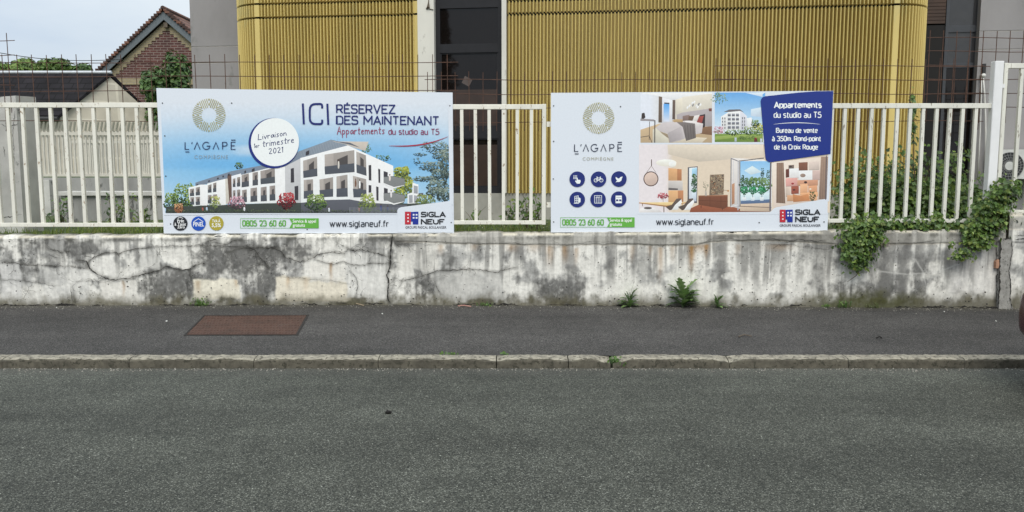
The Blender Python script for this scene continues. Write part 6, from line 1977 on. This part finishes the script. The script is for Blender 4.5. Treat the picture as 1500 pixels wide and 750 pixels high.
# planting
a.foliage(315, 296, 8, 9, 70, [(178, 180, 110), (140, 150, 84), (104, 118, 70)], 1.3, ra)
a.foliage(347, 297, 12, 10, 150, [(214, 172, 184), (188, 140, 154), (150, 106, 122), (100, 76, 84), (64, 54, 58)], 1.3, ra)
a.poly([(419, 303), (421, 303), (421, 311), (419, 311)], (70, 50, 45)); a.foliage(420, 294, 13, 12, 190, [(190, 82, 84), (168, 48, 56), (126, 34, 44), (84, 30, 36), (60, 30, 32)], 1.5, ra)
a.foliage(463, 297, 15, 13, 190, TG, 1.6, ra); a.foliage(538, 297, 12, 14, 160, [(165, 175, 95), (125, 140, 70), (95, 110, 60), (70, 82, 50)], 1.5, ra); a.foliage(623, 293, 14, 9, 120, [(140, 150, 90), (104, 120, 70), (80, 96, 60)], 1.6, ra)
for k in range(60): a.foliage(246 + 5.9 * k, 309.5, 4, 2.4, 7, [(96, 108, 78), (66, 78, 60), (48, 58, 50)], 1.0, ra)
for k in range(44): a.stroke([(512 + 1.9 * k, 303.5), (512 + 1.9 * k, 312)], .35, (150, 154, 162))
a.foliage(262, 305, 7, 7, 60, [(190, 150, 110), (150, 104, 72), (120, 78, 55)], 1.7, ra)
# the cedar at the right
CE = [(142, 154, 142), (104, 120, 110), (76, 92, 86), (56, 70, 68), (40, 52, 50)]
for (cx, cy, rx, ry, n, fl) in ((640, 216, 24, 9, 110, .5), (650, 228, 16, 8, 90, .5), (636, 244, 22, 8, 150, .5), (648, 256, 16, 9, 120, .6), (624, 262, 20, 4, 90, .5), (644, 272, 18, 9, 160, .6), (652, 286, 10, 12, 120, .7), (640, 281, 14, 7, 90, .6), (654, 240, 7, 30, 130, .8), (617, 226, 10, 3, 20, .4), (612, 236, 5, 6, 12, .5)): a.foliage(cx - 2, cy, rx * .93, ry, n, CE, 1.9, ra, fl)
# white foot of the print on the right, and the swoosh
a.build("building_picture", s1, MAT['photo_print'])
k_ = a.k; a = Art(k_)
BW = (208, 213.5, 222)
a.poly([(582, 340), (582, 308), (584, 305), (588, 303.4), (661.2, 294), (664, 340)], BW); a.poly([(656.6, 150), (663, 150), (663.8, 300), (658.6, 300)], BW)
a.poly([(240, 312.3), (664, 312.3), (664, 314), (240, 314)], BW)
a.poly([(240.5, 312.3), (300, 312.3), (300, 315), (240.5, 315)], BW)
a.build("margin", s1)
a = Art(640)
a.stroke([(570 + 86 * t, 213.6 + 1.0 * math.sin(3.14 * t) - 13.5 * t ** 2.6) for t in [k / 16 for k in range(17)]], 1.9, (160, 40, 62), True)
a.build("swoosh", s1)
a = Art(640)
a.ring(402.0, 209.0, 34, 36.9, (28, 42, 116), 64, lambda t: 1.1 * math.cos(t - 2.5)); a.disc(403.0, 208.2, 35.2, (226, 231, 240), 64)
note = a.build("round_note", s1)
a = Art(690)
HK = (34, 44, 96)
hand(a, "Livraison", 378.5, 420.5, 196.6, 205.2, HK, 1.0, -.16); sub("lettering", a.mb, MAT['print'], note); a = Art(690); hand(a, "1er", 372.5, 380.5, 210.6, 217, HK, .8, -.12); sub("lettering", a.mb, MAT['print'], note); a = Art(690); hand(a, "trimestre", 385, 431.5, 205.6, 215.4, HK, 1.0, -.14); sub("lettering", a.mb, MAT['print'], note); a = Art(690); hand(a, "2021", 394, 415.5, 217.6, 225.8, HK, 1.0, -.12)
sub("lettering", a.mb, MAT['print'], note)
a = Art(640); ring_logo(a, 306.3, 168.7, 24.3, 11, GOLD, .95); a.build("ring_logo", s1)
a = Art(640); agape(a, 271, 345.2, 208.2, 218.8, (52, 66, 100), 1.3); a.build("lettering", s1)
a = Art(640); text(a, "COMPIÈGNE", 285, 334, 227.2, 232.4, (142, 158, 166), .0, 1.25); a.build("lettering", s1)
a = Art(640)
a.stroke([(443.8, 151.6), (445.2, 182)], 3.0, NAVY); a.stroke([(479.6, 152), (481, 182.8)], 3.0, NAVY)
dtext(a, "C", 452.4, 473.6, 150.8, 183.2, NAVY, 3.0)
a.build("lettering", s1)
a = Art(640); dtext(a, "RÉSERVEZ", 492.5, 579.3, 152.6, 166.4, NAVY, 2.0, .008); a.build("lettering", s1)
a = Art(640); dtext(a, "DES MAINTENANT", 492.5, 643.6, 169.2, 182.6, NAVY, 2.0, .006); a.build("lettering", s1)
a = Art(640); PU = (140, 44, 78); hand(a, "Appartements", 494, 564, 185.5, 197, PU, 1.0, -.012); a.build("lettering", s1)
a = Art(640); dtext(a, "du studio au T5", 569, 643.6, 188.2, 197.2, (128, 44, 84), 1.15, .004); a.build("lettering", s1)
def phone(parent, x0, y0, xs, y1, x1, tx0, tx1, tx):
    a = Art(640)
    for p in ([(x0, y0), (x1, y0)], [(x0, y1), (x1, y1)], [(x0, y0), (x0, y1)]): a.stroke(p, .5, GREEN)
    a.poly([(xs, y0), (x1, y0), (x1, y1), (xs, y1), (xs + 4, (y0 + y1) / 2)], GREEN)
    dtext(a, "0805 23 60 60", tx0, tx1, y0 + 2.4, y1 - 2.4, GREEN, 1.5)
    a.build("phone_number", parent)
    a = Art(690); text(a, "Service & appel", tx, x1 - 4, y0 + 1.6, y0 + 6.0, (232, 238, 236), .015); a.build("lettering", parent)
    a = Art(690); text(a, "gratuits", tx, tx + 18, y0 + 7.6, y0 + 12, (232, 238, 236), .015)
    a.build("lettering", parent)
phone(s1, 352.5, 320, 424, 334, 467, 355, 419, 429)
a = Art(640); dtext(a, "www.siglaneuf.fr", 483, 569.5, 322.8, 332.4, (40, 44, 54), 1.25); a.build("lettering", s1)
tower_logo(s1, 593.2, 310, 613, 328.8, 616.5, 653, (310, 318.2), (320.6, 328.8), (331.2, 334.8), 594, 654)
for cx, cy, c, lines in ((264.5, 327.3, (36, 38, 44), (("Prêt", 260, 270, 321.5, 325.6), ("à Taux", 256, 273, 326.0, 330.4), ("Zéro", 260, 271, 330.6, 334.4))), (291, 327.3, (30, 78, 172), (("PINEL", 283.2, 299.2, 325.4, 331.4),)), (317.2, 327, (164, 152, 58), (("TVA À", 311, 323, 321.6, 325.6), ("5,5%", 310.4, 324, 327.2, 332.4)))):
    a = Art(640); a.disc(cx, cy, 10.5, c); b_ = a.build("badge", s1)
    for t_, x0, x1, y0, y1 in lines:
        a = Art(690); text(a, t_, x0, x1, y0, y1, (228, 232, 240), .02); sub("lettering", a.mb, MAT['print'], b_)
    if len(lines) != 2:
        a = Art(690); a.stroke([(284, 324.8), (291, 320.2), (298, 324.8)] if len(lines) == 1 else [(260.5, 319.8), (264.5, 318.2), (268.5, 319.8)], .8, (228, 232, 240)); sub("roof_mark", a.mb, MAT['print'], b_)
screws(s1, [(238, 151), (241.5, 199), (243, 258), (250, 328), (659, 155), (339.5, 151), (661, 326), (450, 336)])

# ============ smaller sign: interiors and the blue card
s2 = board("smaller white property sign with interior photos, round blue icons and a blue address card", ((807, 136), (1221, 133), (1212, 338), (807, 340.5)))
a = Art(640); ring_logo(a, 876.8, 173, 23, 10.5, GOLD, .9); a.build("ring_logo", s2)
a = Art(640); agape(a, 841.2, 911, 211.4, 221.8, INK, 1.2); a.build("lettering", s2)
a = Art(640); text(a, "COMPIÈGNE", 853.5, 898.5, 230.4, 234.8, (160, 158, 140), .0, 1.25); a.build("lettering", s2)
IW = (224, 229, 240)
def icon(cx, cy, draw):
    a = Art(640); a.disc(cx, cy, 11.4, (26, 40, 108)); o = a.build("icon", s2); a = Art(690); draw(a, cx, cy); sub("symbol", a.mb, MAT['print'], o)
def i_pad(a, x, y):
    for i in range(3):
        for j in range(3): a.rect(x - 5.5 + 2 * i, y - 5.5 + 2 * j, x - 4.2 + 2 * i, y - 4.2 + 2 * j, IW)
    a.poly([(x - 1, y - 2), (x + .6, y - 2), (x + .8, y + .6), (x + 4.8, y + 1.2), (x + 5, y + 3.5), (x + 3.6, y + 6.5), (x - .4, y + 6.5), (x - 3.4, y + 2.6), (x - 2.4, y + 1.8), (x - 1, y + 2.8)], IW)
def i_bike(a, x, y):
    a.ring(x - 4, y + 1.6, 2.1, 2.9, IW, 20); a.ring(x + 4, y + 1.6, 2.1, 2.9, IW, 20)
    for p in ([(x - 4, y + 1.6), (x - 1.8, y - 2), (x + 2.6, y - 2), (x + .1, y + 1.8), (x - 4, y + 1.6)], [(x - 2.2, y - 3.2), (x + .1, y + 1.8)], [(x + 4, y + 1.6), (x + 2.2, y - 3.4), (x + 3.6, y - 3.6)], [(x - 3.2, y - 3.2), (x - 1.2, y - 3.2)]): a.stroke(p, .8, IW)
def i_bird(a, x, y):
    a.poly([(x - 4.8, y - 3.2), (x - 1.2, y - .8), (x + .2, y - .8), (x + 2.5, y - 3), (x + 5.6, y - 3.6), (x + 4.4, y - 1), (x + 3.6, y + 2.4), (x + .6, y + 4.4), (x - 2.6, y + 4.2), (x - 5, y + 4.8), (x - 2.6, y + 2.2), (x - 4.6, y - .2)], IW)
def i_win(a, x, y):
    a.stroke([(x - 3.6, y + 5), (x - 3.6, y - 4.6), (x + 1.2, y - 5.8), (x + 1.2, y + 4.6), (x - 3.6, y + 5)], .8, IW); a.stroke([(x - 1.2, y - 5.2), (x - 1.2, y + 4.8)], .7, IW); a.stroke([(x - 3.6, y - 1.6), (x + 1.2, y - 2)], .7, IW); a.stroke([(x - 3.6, y + 1.6), (x + 1.2, y + 1.4)], .7, IW)
    a.poly([(x + 2, y - 3.2), (x + 4.8, y - 1.6), (x + 4.8, y + 3.6), (x + 2, y + 5.2)], IW); a.stroke([(x - 5, y + 5.6), (x + 2.5, y + 5.8)], .7, IW)
def i_lift(a, x, y):
    a.stroke([(x - 5.2, y + 5.6), (x - 5.2, y - 5.6), (x + 5.2, y - 5.6), (x + 5.2, y + 5.6), (x - 5.2, y + 5.6)], .7, IW)
    for p in (-2.6, .1, 2.8): a.stroke([(x + p, y - 2.6), (x + p, y + 5.4)], .7, IW)
    a.stroke([(x - 3.4, y - 2.8), (x + 3.4, y - 2.8)], .7, IW); a.disc(x - 1.6, y - 4.2, .6, IW, 8); a.disc(x + 1.6, y - 4.2, .6, IW, 8)
def i_shut(a, x, y):
    a.rect(x - 4.6, y - 5.2, x + 4.6, y + .4, IW); a.stroke([(x - 4.4, y + .4), (x - 4.4, y + 5.4), (x + 4.4, y + 5.4), (x + 4.4, y + .4)], .8, IW); a.stroke([(x, y + .4), (x, y + 5.2)], 1.2, IW)
    a.stroke([(x - 4, y - 2.6), (x + 4, y - 2.6)], .4, (26, 40, 108)); a.rect(x - 3.8, y + 3, x + 3.8, y + 5.2, IW)
for (x, y, d) in ((845.5, 262.5, i_pad), (876.7, 262.5, i_bike), (906.5, 262.2, i_bird), (845.5, 292.2, i_win), (876, 292, i_lift), (906.2, 291.7, i_shut)): icon(x, y, d)
phone(s2, 821, 318.6, 889, 332.6, 929.5, 823.5, 884.5, 893)
a = Art(640); dtext(a, "www.siglaneuf.fr", 961, 1045.5, 320.2, 329.6, (40, 44, 54), 1.2); a.build("lettering", s2)
tower_logo(s2, 1142, 307, 1161, 325.4, 1164.5, 1201.5, (306.6, 314.8), (317, 325.2), (328.4, 331.8), 1142, 1202)
screws(s2, [(811, 155), (811, 207), (810.5, 262), (811, 325), (1211, 153), (909, 156), (1112, 326), (1207, 325)])

# -- bedroom photo
a = Art(); a.soft = .34; x0, x1, y0, y1 = 938.2, 1043, 136, 209
a.grid(x0, y0, x1, y1, 8, 6, lambda x, y: tuple(np.array([216, 220, 230]) * (1 - min(1, max(0, (x - 950) / 40))) + np.array([206, 198, 186]) * min(1, max(0, (x - 950) / 40))))
a.poly([(938.2, 136), (1043, 135.6), (1043, 137), (1000, 144), (985, 147.5), (965, 141)], (222, 222, 224))
a.poly([(999.5, 142), (1043, 137), (1043, 162), (999.5, 168)], (210, 203, 190)); a.poly([(989.5, 146), (999.5, 143), (999.5, 168), (990, 168)], (216, 208, 192))
a.poly([(970, 143), (986, 147), (986, 178), (969.5, 181)], (214, 214, 220)); a.grid(972, 152, 980.5, 178, 1, 4, lambda x, y: (90 + (y - 152) * 4.5, 160 + (y - 152) * 2, 226)); a.poly([(973, 150), (980.5, 150.5), (980.5, 152.5), (973, 152)], (70, 68, 70))
for k in range(5): a.poly([(965 + k, 141 + .2 * k), (966 + k, 141.2 + .2 * k), (965.6 + k, 180), (964.4 + k, 179)], (108 - 9 * (k % 2), 92 - 8 * (k % 2), 80 - 7 * (k % 2)))
for k in range(4): a.poly([(985.2 + k, 146.4), (986.2 + k, 146.6), (986 + k, 175), (984.8 + k, 175)], (102 - 9 * (k % 2), 86 - 8 * (k % 2), 74))
a.poly([(991, 168), (999, 165), (1043, 158.5), (1043, 189), (1030, 187), (992, 182)], (168, 160, 162))
a.poly([(938.2, 190), (966, 181), (990, 181), (1043, 186), (1043, 209), (938.2, 209)], (188, 164, 132)); a.poly([(1030, 186), (1043, 185), (1043, 198), (1018, 195)], (122, 92, 70)); a.poly([(985, 209), (1005, 200), (1036, 202), (1028, 209)], (208, 196, 176)); a.poly([(956, 190), (962, 186), (978, 194), (980, 209), (956, 209)], (206, 200, 184))
a.poly([(1024, 169), (1033, 167), (1032.5, 186), (1026, 188), (1023, 180)], (52, 44, 48))
a.poly([(960, 187), (970, 180), (1003, 177), (1030, 181), (1028, 195), (1018, 197), (996, 206), (981, 209), (978, 196), (966, 192)], (190, 182, 182)); a.poly([(978, 195), (998, 185), (1001, 203), (981, 209)], (170, 162, 163)); a.poly([(966, 192), (978, 196.5), (979.5, 203), (970, 196)], (150, 134, 112))
a.poly([(1003, 177), (1018, 177), (1030, 181.5), (1021, 186), (1006, 182)], (214, 208, 206))
a.poly([(990, 178), (1003, 179), (1018, 181), (1019.5, 202), (1005, 206.5), (1000, 186)], (112, 104, 102))
for k in range(4): a.stroke([(1003 + 4 * k, 183), (1005 + 3.8 * k, 203)], .8, (88, 82, 80))
a.poly([(984, 177), (990, 174.5), (1001, 175), (1000, 179), (988, 179)], (178, 150, 112)); a.poly([(1000, 170), (1010, 168), (1009, 176), (1000, 177)], (132, 112, 106)); a.poly([(1009, 170), (1017.5, 170), (1014, 177), (1008, 176)], (104, 84, 70)); a.poly([(1017, 169.5), (1025, 168), (1022, 178), (1014.5, 177)], (214, 208, 204)); a.poly([(1024, 170.5), (1031, 169.5), (1028, 180.5), (1020.5, 179)], (152, 72, 66))
for (x, y) in ((1007, 157.5), (1010, 155), (1014, 151), (1017, 149.5), (1015, 154), (1020, 155), (1023.5, 152.5), (1022, 157), (1026, 153.5)): a.poly([(x - 1.6, y + .5), (x + .6, y - 2.6), (x + 1.8, y - .6), (x - .4, y + 2.6)], (236, 238, 242) if y % 2 > .6 else (140, 138, 140))
a.poly([(1038, 159), (1042.5, 158.5), (1042.5, 163), (1038.5, 163)], (112, 70, 62))
for p in ([(938.2, 176), (959.5, 177)], [(959.3, 176), (959, 209)], [(951.5, 178), (951, 205)], [(938.2, 201), (951, 199), (955, 209)]): a.stroke(p, 1.4 if p[0][0] > 958 or p[0][1] < 177 else .8, (62, 54, 54))
a.poly([(938.2, 173.5), (958, 175), (959.5, 177.2), (938.2, 177)], (150, 144, 146)); a.poly([(940, 166), (944, 165), (945.5, 172), (943, 174), (939.5, 174)], (58, 50, 48))
a.build("bedroom_picture", s2, MAT['photo_print'])
# -- garden-side photo of the building
a = Art(); a.soft = .34; x0, x1, y0, y1 = 1047, 1121, 135.5, 208
a.grid(x0, y0, x1, y1, 6, 8, lambda x, y: (100 + (y - 135) * 1.9, 160 + (y - 135) * 1.1, 216 + (y - 135) * .25))
a.poly([(1092, 136), (1117, 142), (1117, 138), (1121, 135.5)], (200, 212, 228)); a.poly([(1100, 160), (1121, 156), (1121, 172), (1100, 170)], (196, 210, 226))
a.foliage(1054, 145, 12, 7, 40, [(140, 160, 120), (90, 120, 90)], 1.2, ra); a.foliage(1052, 139, 5, 4, 20, [(120, 145, 105), (84, 112, 84)], 1.2, ra)
a.poly([(1056, 171), (1069, 163), (1084, 161), (1094, 170), (1094, 190), (1057, 191)], (232, 233, 236)); a.poly([(1084, 161), (1094, 170), (1094, 190), (1085, 190)], (206, 206, 214)); a.poly([(1060, 164), (1068, 160.5), (1084, 160), (1090, 165), (1084, 162.5), (1069, 164)], (104, 100, 102))
a.poly([(1094, 173), (1101, 172), (1103, 190), (1094, 190)], (222, 224, 230))
for j in range(4):
    for i in range(3): a.rect(1066 + 6 * i, 166.5 + 6 * j, 1070.5 + 6 * i, 170.5 + 6 * j, (132, 134, 142)); a.rect(1066 + 6 * i, 168.8 + 6 * j, 1070.5 + 6 * i, 170.5 + 6 * j, (90, 92, 98))
    for i in range(2): a.rect(1057.8 + 3.4 * i, 172 + 4.6 * j, 1059.2 + 3.4 * i, 175 + 4.6 * j, (96, 94, 98)); a.rect(1087 + 3 * i, 171.5 + 4.8 * j, 1088.4 + 3 * i, 174.8 + 4.8 * j, (110, 110, 116))
a.rect(x0, 196, x1 - 3.5, 208, (112, 138, 62)); a.poly([(1047, 200), (1080, 197), (1117, 199), (1117, 203), (1084, 201), (1047, 205)], (140, 160, 84))
a.foliage(1053, 191, 8, 6, 60, [(214, 166, 182), (186, 134, 150), (120, 110, 90)], 1.2, ra); a.foliage(1076, 194, 16, 4, 90, TG, 1.2, ra); a.foliage(1097, 192, 8, 7, 70, TG, 1.2, ra); a.foliage(1110, 190, 9, 9, 110, [(190, 184, 90), (120, 140, 70), (80, 106, 60)], 1.3, ra); a.foliage(1106, 181, 6, 6, 50, TG, 1.2, ra); a.foliage(1095, 202, 14, 3, 60, [(96, 120, 60), (70, 92, 50)], 1.0, ra)
a.disc(1107, 203, 1.5, (150, 40, 40), 10); a.poly([(1105, 203), (1109, 203), (1109.6, 208), (1104.4, 208)], (96, 44, 44)); a.rect(1076, 201.5, 1079, 207.5, (170, 180, 190)); a.rect(1113.5, 203, 1116.5, 208, (190, 196, 204))
a.build("garden_picture", s2, MAT['photo_print'])
# -- living room photo
a = Art(); a.soft = .34; x0, x1, y0, y1 = 936, 1215.5, 211.5, 311.5
def lr(x, y):
    f = min(1, max(0, (x - 975) / 10)); c = np.array([220, 212, 214]) * (1 - f) + np.array([214, 198, 178]) * f
    g = max(0, 1 - (y - 211) / 34) * f
    return tuple(c * (1 - g * .0) - np.array([10, 8, 4]) * g)
a.grid(x0, y0, x1, y1, 28, 10, lr)
a.poly([(978, 212), (1118, 212), (1118, 226), (1073, 233), (1023, 237), (979, 226)], (206, 194, 178))
a.poly([(1012, 305), (1023, 300), (1070, 306), (1100, 311), (1010, 311.5)], (140, 82, 60)); a.poly([(1023, 299), (1070, 303), (1130, 309), (1130, 311.5), (1040, 311.5)], (150, 90, 66))
a.poly([(979, 246), (998.5, 248), (998.5, 264.5), (979, 264.5)], (206, 160, 116)); a.poly([(992, 247.3), (998.5, 248), (998.5, 264.5), (992, 264.5)], (176, 122, 86)); a.poly([(979, 265), (1000, 265), (1000, 279), (979, 278)], (190, 184, 180)); a.poly([(979, 275), (993, 276), (993, 278.5), (979, 278.5)], (96, 92, 92)); a.poly([(979, 279), (1001, 279), (1001, 298), (979, 296)], (208, 164, 120)); a.poly([(993, 279), (1001, 279), (1001, 297), (993, 296)], (180, 126, 90))
a.ring(953.5, 262, 9.6, 11, (74, 54, 50), 36); a.disc(953.5, 262, 9.7, (200, 178, 166), 30); a.stroke([(947, 253), (954, 243), (961, 253)], .6, (110, 92, 86)); a.stroke([(954.3, 233.5), (954.3, 243)], 1.2, (82, 62, 58))
a.disc(976, 238.5, 15, (232, 224, 212), 30, 5.2); a.disc(985, 240.5, 5.5, (246, 238, 222), 20, 4)
a.poly([(1007.5, 245), (1022, 243.5), (1021, 297.5), (1007, 297)], (92, 90, 96)); a.poly([(1009.5, 246), (1021, 245), (1020, 295), (1009.3, 294)], (206, 212, 224)); a.poly([(1013.5, 247), (1021, 246), (1020.5, 256), (1013.5, 257)], (160, 200, 230)); a.foliage(1017, 267, 4, 13, 90, [(80, 110, 70), (56, 88, 60), (42, 70, 50)], 1.3, ra); a.rect(1013.5, 281, 1020, 294, (196, 206, 220)); a.foliage(1016.5, 279, 4, 3, 30, [(60, 110, 60), (40, 84, 48)], 1, ra)
a.poly([(1023, 287), (1066, 286), (1066, 303), (1060, 306), (1023, 300)], (112, 70, 52)); a.stroke([(1023, 293.5), (1064, 295)], .5, (80, 48, 38)); a.stroke([(1040, 288), (1040, 302)], .5, (84, 50, 38)); a.stroke([(1056, 288), (1056, 304)], .5, (84, 50, 38)); a.poly([(1023, 286.4), (1066, 285.4), (1066, 287.2), (1023, 288)], (146, 98, 72)); a.stroke([(1027, 301), (1027, 305)], .8, (60, 40, 34)); a.stroke([(1058, 305), (1058, 308)], .8, (60, 40, 34))
a.poly([(1040, 256), (1060.8, 255), (1060, 285), (1039, 286)], (126, 110, 92))
for _ in range(180):
    x, y = ra.uniform(1041, 1059.5), ra.uniform(257, 284); s_ = ra.uniform(.5, 1.2); a.k += .012
    a.mb.face([a.P(x - s_, y), a.P(x, y - s_), a.P(x + s_, y), a.P(x, y + s_)], a.col(ra.choice([(160, 144, 120), (96, 84, 74), (180, 160, 130), (72, 66, 66), (140, 96, 70)])))
a.stroke([(1034, 286), (1033, 272), (1030, 266)], .5, (110, 110, 90)); a.stroke([(1034, 280), (1037, 270)], .5, (110, 110, 90)); a.foliage(1034, 271, 4, 6, 14, [(150, 150, 130), (110, 112, 96)], .8, ra); a.rect(1032.5, 280, 1035.5, 287, (176, 166, 156)); a.stroke([(1055, 278), (1066, 279)], .5, (90, 64, 50)); a.disc(1066.5, 279.5, 1.4, (180, 130, 84), 12)
a.poly([(1070.5, 231), (1118, 234), (1131, 240), (1131, 308), (1084, 306), (1070.5, 302)], (214, 208, 204)); a.grid(1084.5, 236, 1128, 298, 6, 6, lambda x, y: (136 + (y - 236) * 1.4, 186 + (y - 236) * .7, 226)); 
a.poly([(1090, 250), (1102, 243), (1116, 252), (1100, 256)], (206, 222, 236))
a.foliage(1092, 268, 9, 8, 80, [(90, 120, 84), (66, 96, 66), (46, 72, 52)], 1.5, ra); a.foliage(1108, 268, 12, 9, 130, [(110, 136, 80), (76, 108, 64), (50, 78, 52)], 1.6, ra); a.foliage(1122, 270, 8, 10, 90, [(110, 136, 80), (70, 100, 62)], 1.6, ra); a.foliage(1117, 254, 2.4, 8, 30, [(60, 84, 66), (46, 66, 56)], 1.1, ra); a.foliage(1126, 256, 3, 7, 30, [(70, 94, 70), (50, 72, 58)], 1.1, ra); a.foliage(1088, 262, 2, 6, 20, [(60, 84, 66), (46, 66, 56)], 1.0, ra)
a.rect(1085, 283, 1127, 297, (196, 214, 232)); a.poly([(1085, 294), (1127, 292), (1127, 298), (1085, 299)], (90, 110, 140))
for x in (1090, 1102.5, 1116): a.foliage(x, 279, 6, 6, 80, [(60, 150, 96), (36, 116, 70), (26, 86, 54)], 1.3, ra); a.stroke([(x, 284), (x, 291)], .7, (70, 70, 60)); a.poly([(x - 3, 289), (x + 3, 289), (x + 2.4, 294), (x - 2.4, 294)], (210, 220, 232))
a.poly([(1084, 299), (1130, 297), (1130, 310), (1084, 309)], (198, 178, 158)); a.stroke([(1081, 302), (1130, 304)], 1.0, (110, 96, 90)); a.stroke([(1081, 310.3), (1131, 310.8)], .9, (110, 96, 90))
for p, w, c in (([(1071, 232), (1070.3, 303)], 1.3, (118, 116, 122)), ([(1071, 232), (1081, 236)], 1.3, (118, 116, 122)), ([(1081.5, 235.5), (1081, 308)], 1.6, (176, 176, 182)), ([(1083.7, 237), (1084, 302)], 1.3, (88, 84, 88)), ([(1082, 236), (1119, 231.5)], 1.4, (104, 100, 102)), ([(1129, 238), (1128, 309)], 2.4, (104, 100, 106)), ([(1070.3, 303), (1081, 300)], 1.2, (210, 210, 214)), ([(1074.5, 236), (1074, 300)], .6, (196, 196, 202))): a.stroke(p, w, c)
a.poly([(1072, 270), (1076, 268), (1076, 298), (1072, 300)], (176, 132, 104))
a.poly([(1131, 238), (1213.5, 229), (1211, 292), (1133, 304)], (216, 200, 188))
for k in range(8): a.poly([(1137.5 + 1.3 * k, 238.5 - .1 * k), (1138.8 + 1.3 * k, 238.4), (1139 + 1.6 * k, 297 + .2 * k), (1137 + 1.6 * k, 297.4)], (138 - 14 * (k % 2), 114 - 12 * (k % 2), 98 - 10 * (k % 2)))
for k in range(8): a.poly([(1202.5 + 1.3 * k, 229.6), (1203.8 + 1.3 * k, 229.5), (1202 + 1.3 * k, 292), (1199 + 1.6 * k, 292)], (150 - 14 * (k % 2), 126 - 12 * (k % 2), 110 - 10 * (k % 2)))
for (xa, ya, xb, yb, c) in ((1155, 242, 1163, 247, (120, 104, 96)), (1170, 238, 1183, 250, (124, 84, 68)), (1185, 237, 1200, 249, (206, 190, 180)), (1151, 248, 1156, 260, (100, 58, 50)), (1156, 247, 1170, 261, (232, 226, 224)), (1170, 250, 1190, 264, (236, 230, 228)), (1190, 250, 1201, 264, (196, 172, 164)), (1151, 261, 1168, 273, (210, 158, 150)), (1168, 264, 1198, 272, (196, 146, 118)), (1159, 273, 1170, 284, (148, 82, 66)), (1151, 274, 1158, 288, (200, 182, 168)), (1172, 270, 1183, 282, (222, 168, 130)), (1184, 272, 1197, 284, (206, 152, 116)), (1172, 282, 1198, 288, (220, 166, 124)), (1153, 286, 1197, 294.5, (206, 160, 124))):
    a.poly([(xa, ya), (xb, ya - .6), (xb, yb - .6), (xa, yb)], c); a.stroke([(xa, yb), (xb, yb - .6)], .5, tuple(v * .7 for v in c))
for x, y, r_, c in ((1158, 244, 2, (70, 60, 58)), (1176, 257, 4, (150, 130, 118)), (1161, 269, 2, (150, 50, 50)), (1180, 267, 2.4, (70, 50, 46)), (1163, 278, 2, (90, 50, 44)), (1187, 277, 1.6, (230, 220, 200))): a.disc(x, y, r_, c, 14, r_ * .7)
a.poly([(1161, 284), (1172, 287), (1184, 284), (1186, 294), (1162, 296)], (190, 130, 88)); a.foliage(1190, 287, 5, 7, 40, [(90, 96, 60), (64, 72, 46)], 1.2, ra)
# dining table
a.poly([(936, 296.5), (1007, 296), (976, 301.5)], (226, 194, 142)); a.poly([(936, 296.5), (976, 301.2), (1007, 296), (1007, 297), (976, 303), (936, 297.8)], (168, 124, 84)); a.stroke([(972.5, 302), (972.5, 311.3)], 1.1, (92, 66, 52)); a.stroke([(1000, 298), (1000, 308)], 1.1, (196, 160, 110)); a.stroke([(941, 297.8), (941, 302)], .9, (120, 84, 60))
for x in (985, 1003): a.poly([(x - 10, 303), (x - 1, 300), (x + 6, 291), (x + 12, 290.5), (x + 14, 294), (x + 6, 305), (x - 4, 308)], (92, 80, 74)); a.poly([(x + 4, 300), (x + 13, 292), (x + 14, 296), (x + 8, 307), (x - 1, 307.5)], (236, 234, 234))
a.poly([(937, 306), (948, 303), (964, 306), (970, 311.3), (937, 311.3)], (222, 216, 214)); a.disc(949, 304.8, 6, (100, 92, 90), 16, 1.8)
a.stroke([(971, 288), (971.5, 296)], .5, (150, 120, 110)); a.foliage(971, 287, 8, 4.5, 60, [(196, 110, 116), (168, 74, 84), (130, 56, 66)], 1.2, ra)
# white foot of the print
a.build("living_room_picture", s2, MAT['photo_print'])
k_ = a.k; a = Art(k_)
a.poly([(934, 311.2), (1128, 310.5), (1131, 308), (1133, 305.5), (1137, 303.6), (1212.5, 290.8), (1212, 314), (934, 314)], BW); a.poly([(1213.2, 226), (1217.2, 226), (1214.5, 295), (1210.6, 295)], BW); a.poly([(1208.8, 292.6), (1210, 228), (1211.2, 228), (1210.2, 292.4)], (84, 80, 86))
a.build("margin", s2)
# -- blue address card
a = Art(640); CB = (22, 44, 124)
a.poly([(1114, 148.5), (1114.8, 145), (1117, 142.4), (1121, 141), (1170, 135.6), (1195, 133.8), (1220.4, 133.4), (1216.3, 225.6), (1190, 229), (1130, 237.4), (1126, 237.2), (1122.6, 235), (1121, 231.5)], CB)
card = a.build("blue_card", s2)
a = Art(690); LW = (226, 231, 242)
dtext(a, "Appartements", 1133.5, 1203.5, 149.2, 158.4, LW, 1.75); sub('lettering', a.mb, MAT['print'], card); a = Art(690); dtext(a, "du studio au T5", 1133, 1203, 163.6, 172.8, LW, 1.3); sub('lettering', a.mb, MAT['print'], card); a = Art(690); dtext(a, "Bureau de vente", 1136.5, 1197.5, 187.2, 194.8, LW, 1.25); sub('lettering', a.mb, MAT['print'], card); a = Art(690); dtext(a, "à 350m. Rond-point", 1130.5, 1202.5, 199.2, 207, LW, 1.25); sub('lettering', a.mb, MAT['print'], card); a = Art(690); dtext(a, "de la Croix Rouge", 1133.5, 1198, 211.4, 219.2, LW, 1.25); sub('lettering', a.mb, MAT['print'], card); a = Art(690)
a.stroke([(1133 + 68 * t, 183 - 4.2 * math.sin(math.pi * (.15 + .7 * t)) + 1) for t in [k / 14 for k in range(15)]], .9, LW, True)
sub('underline', a.mb, MAT['print'], card)
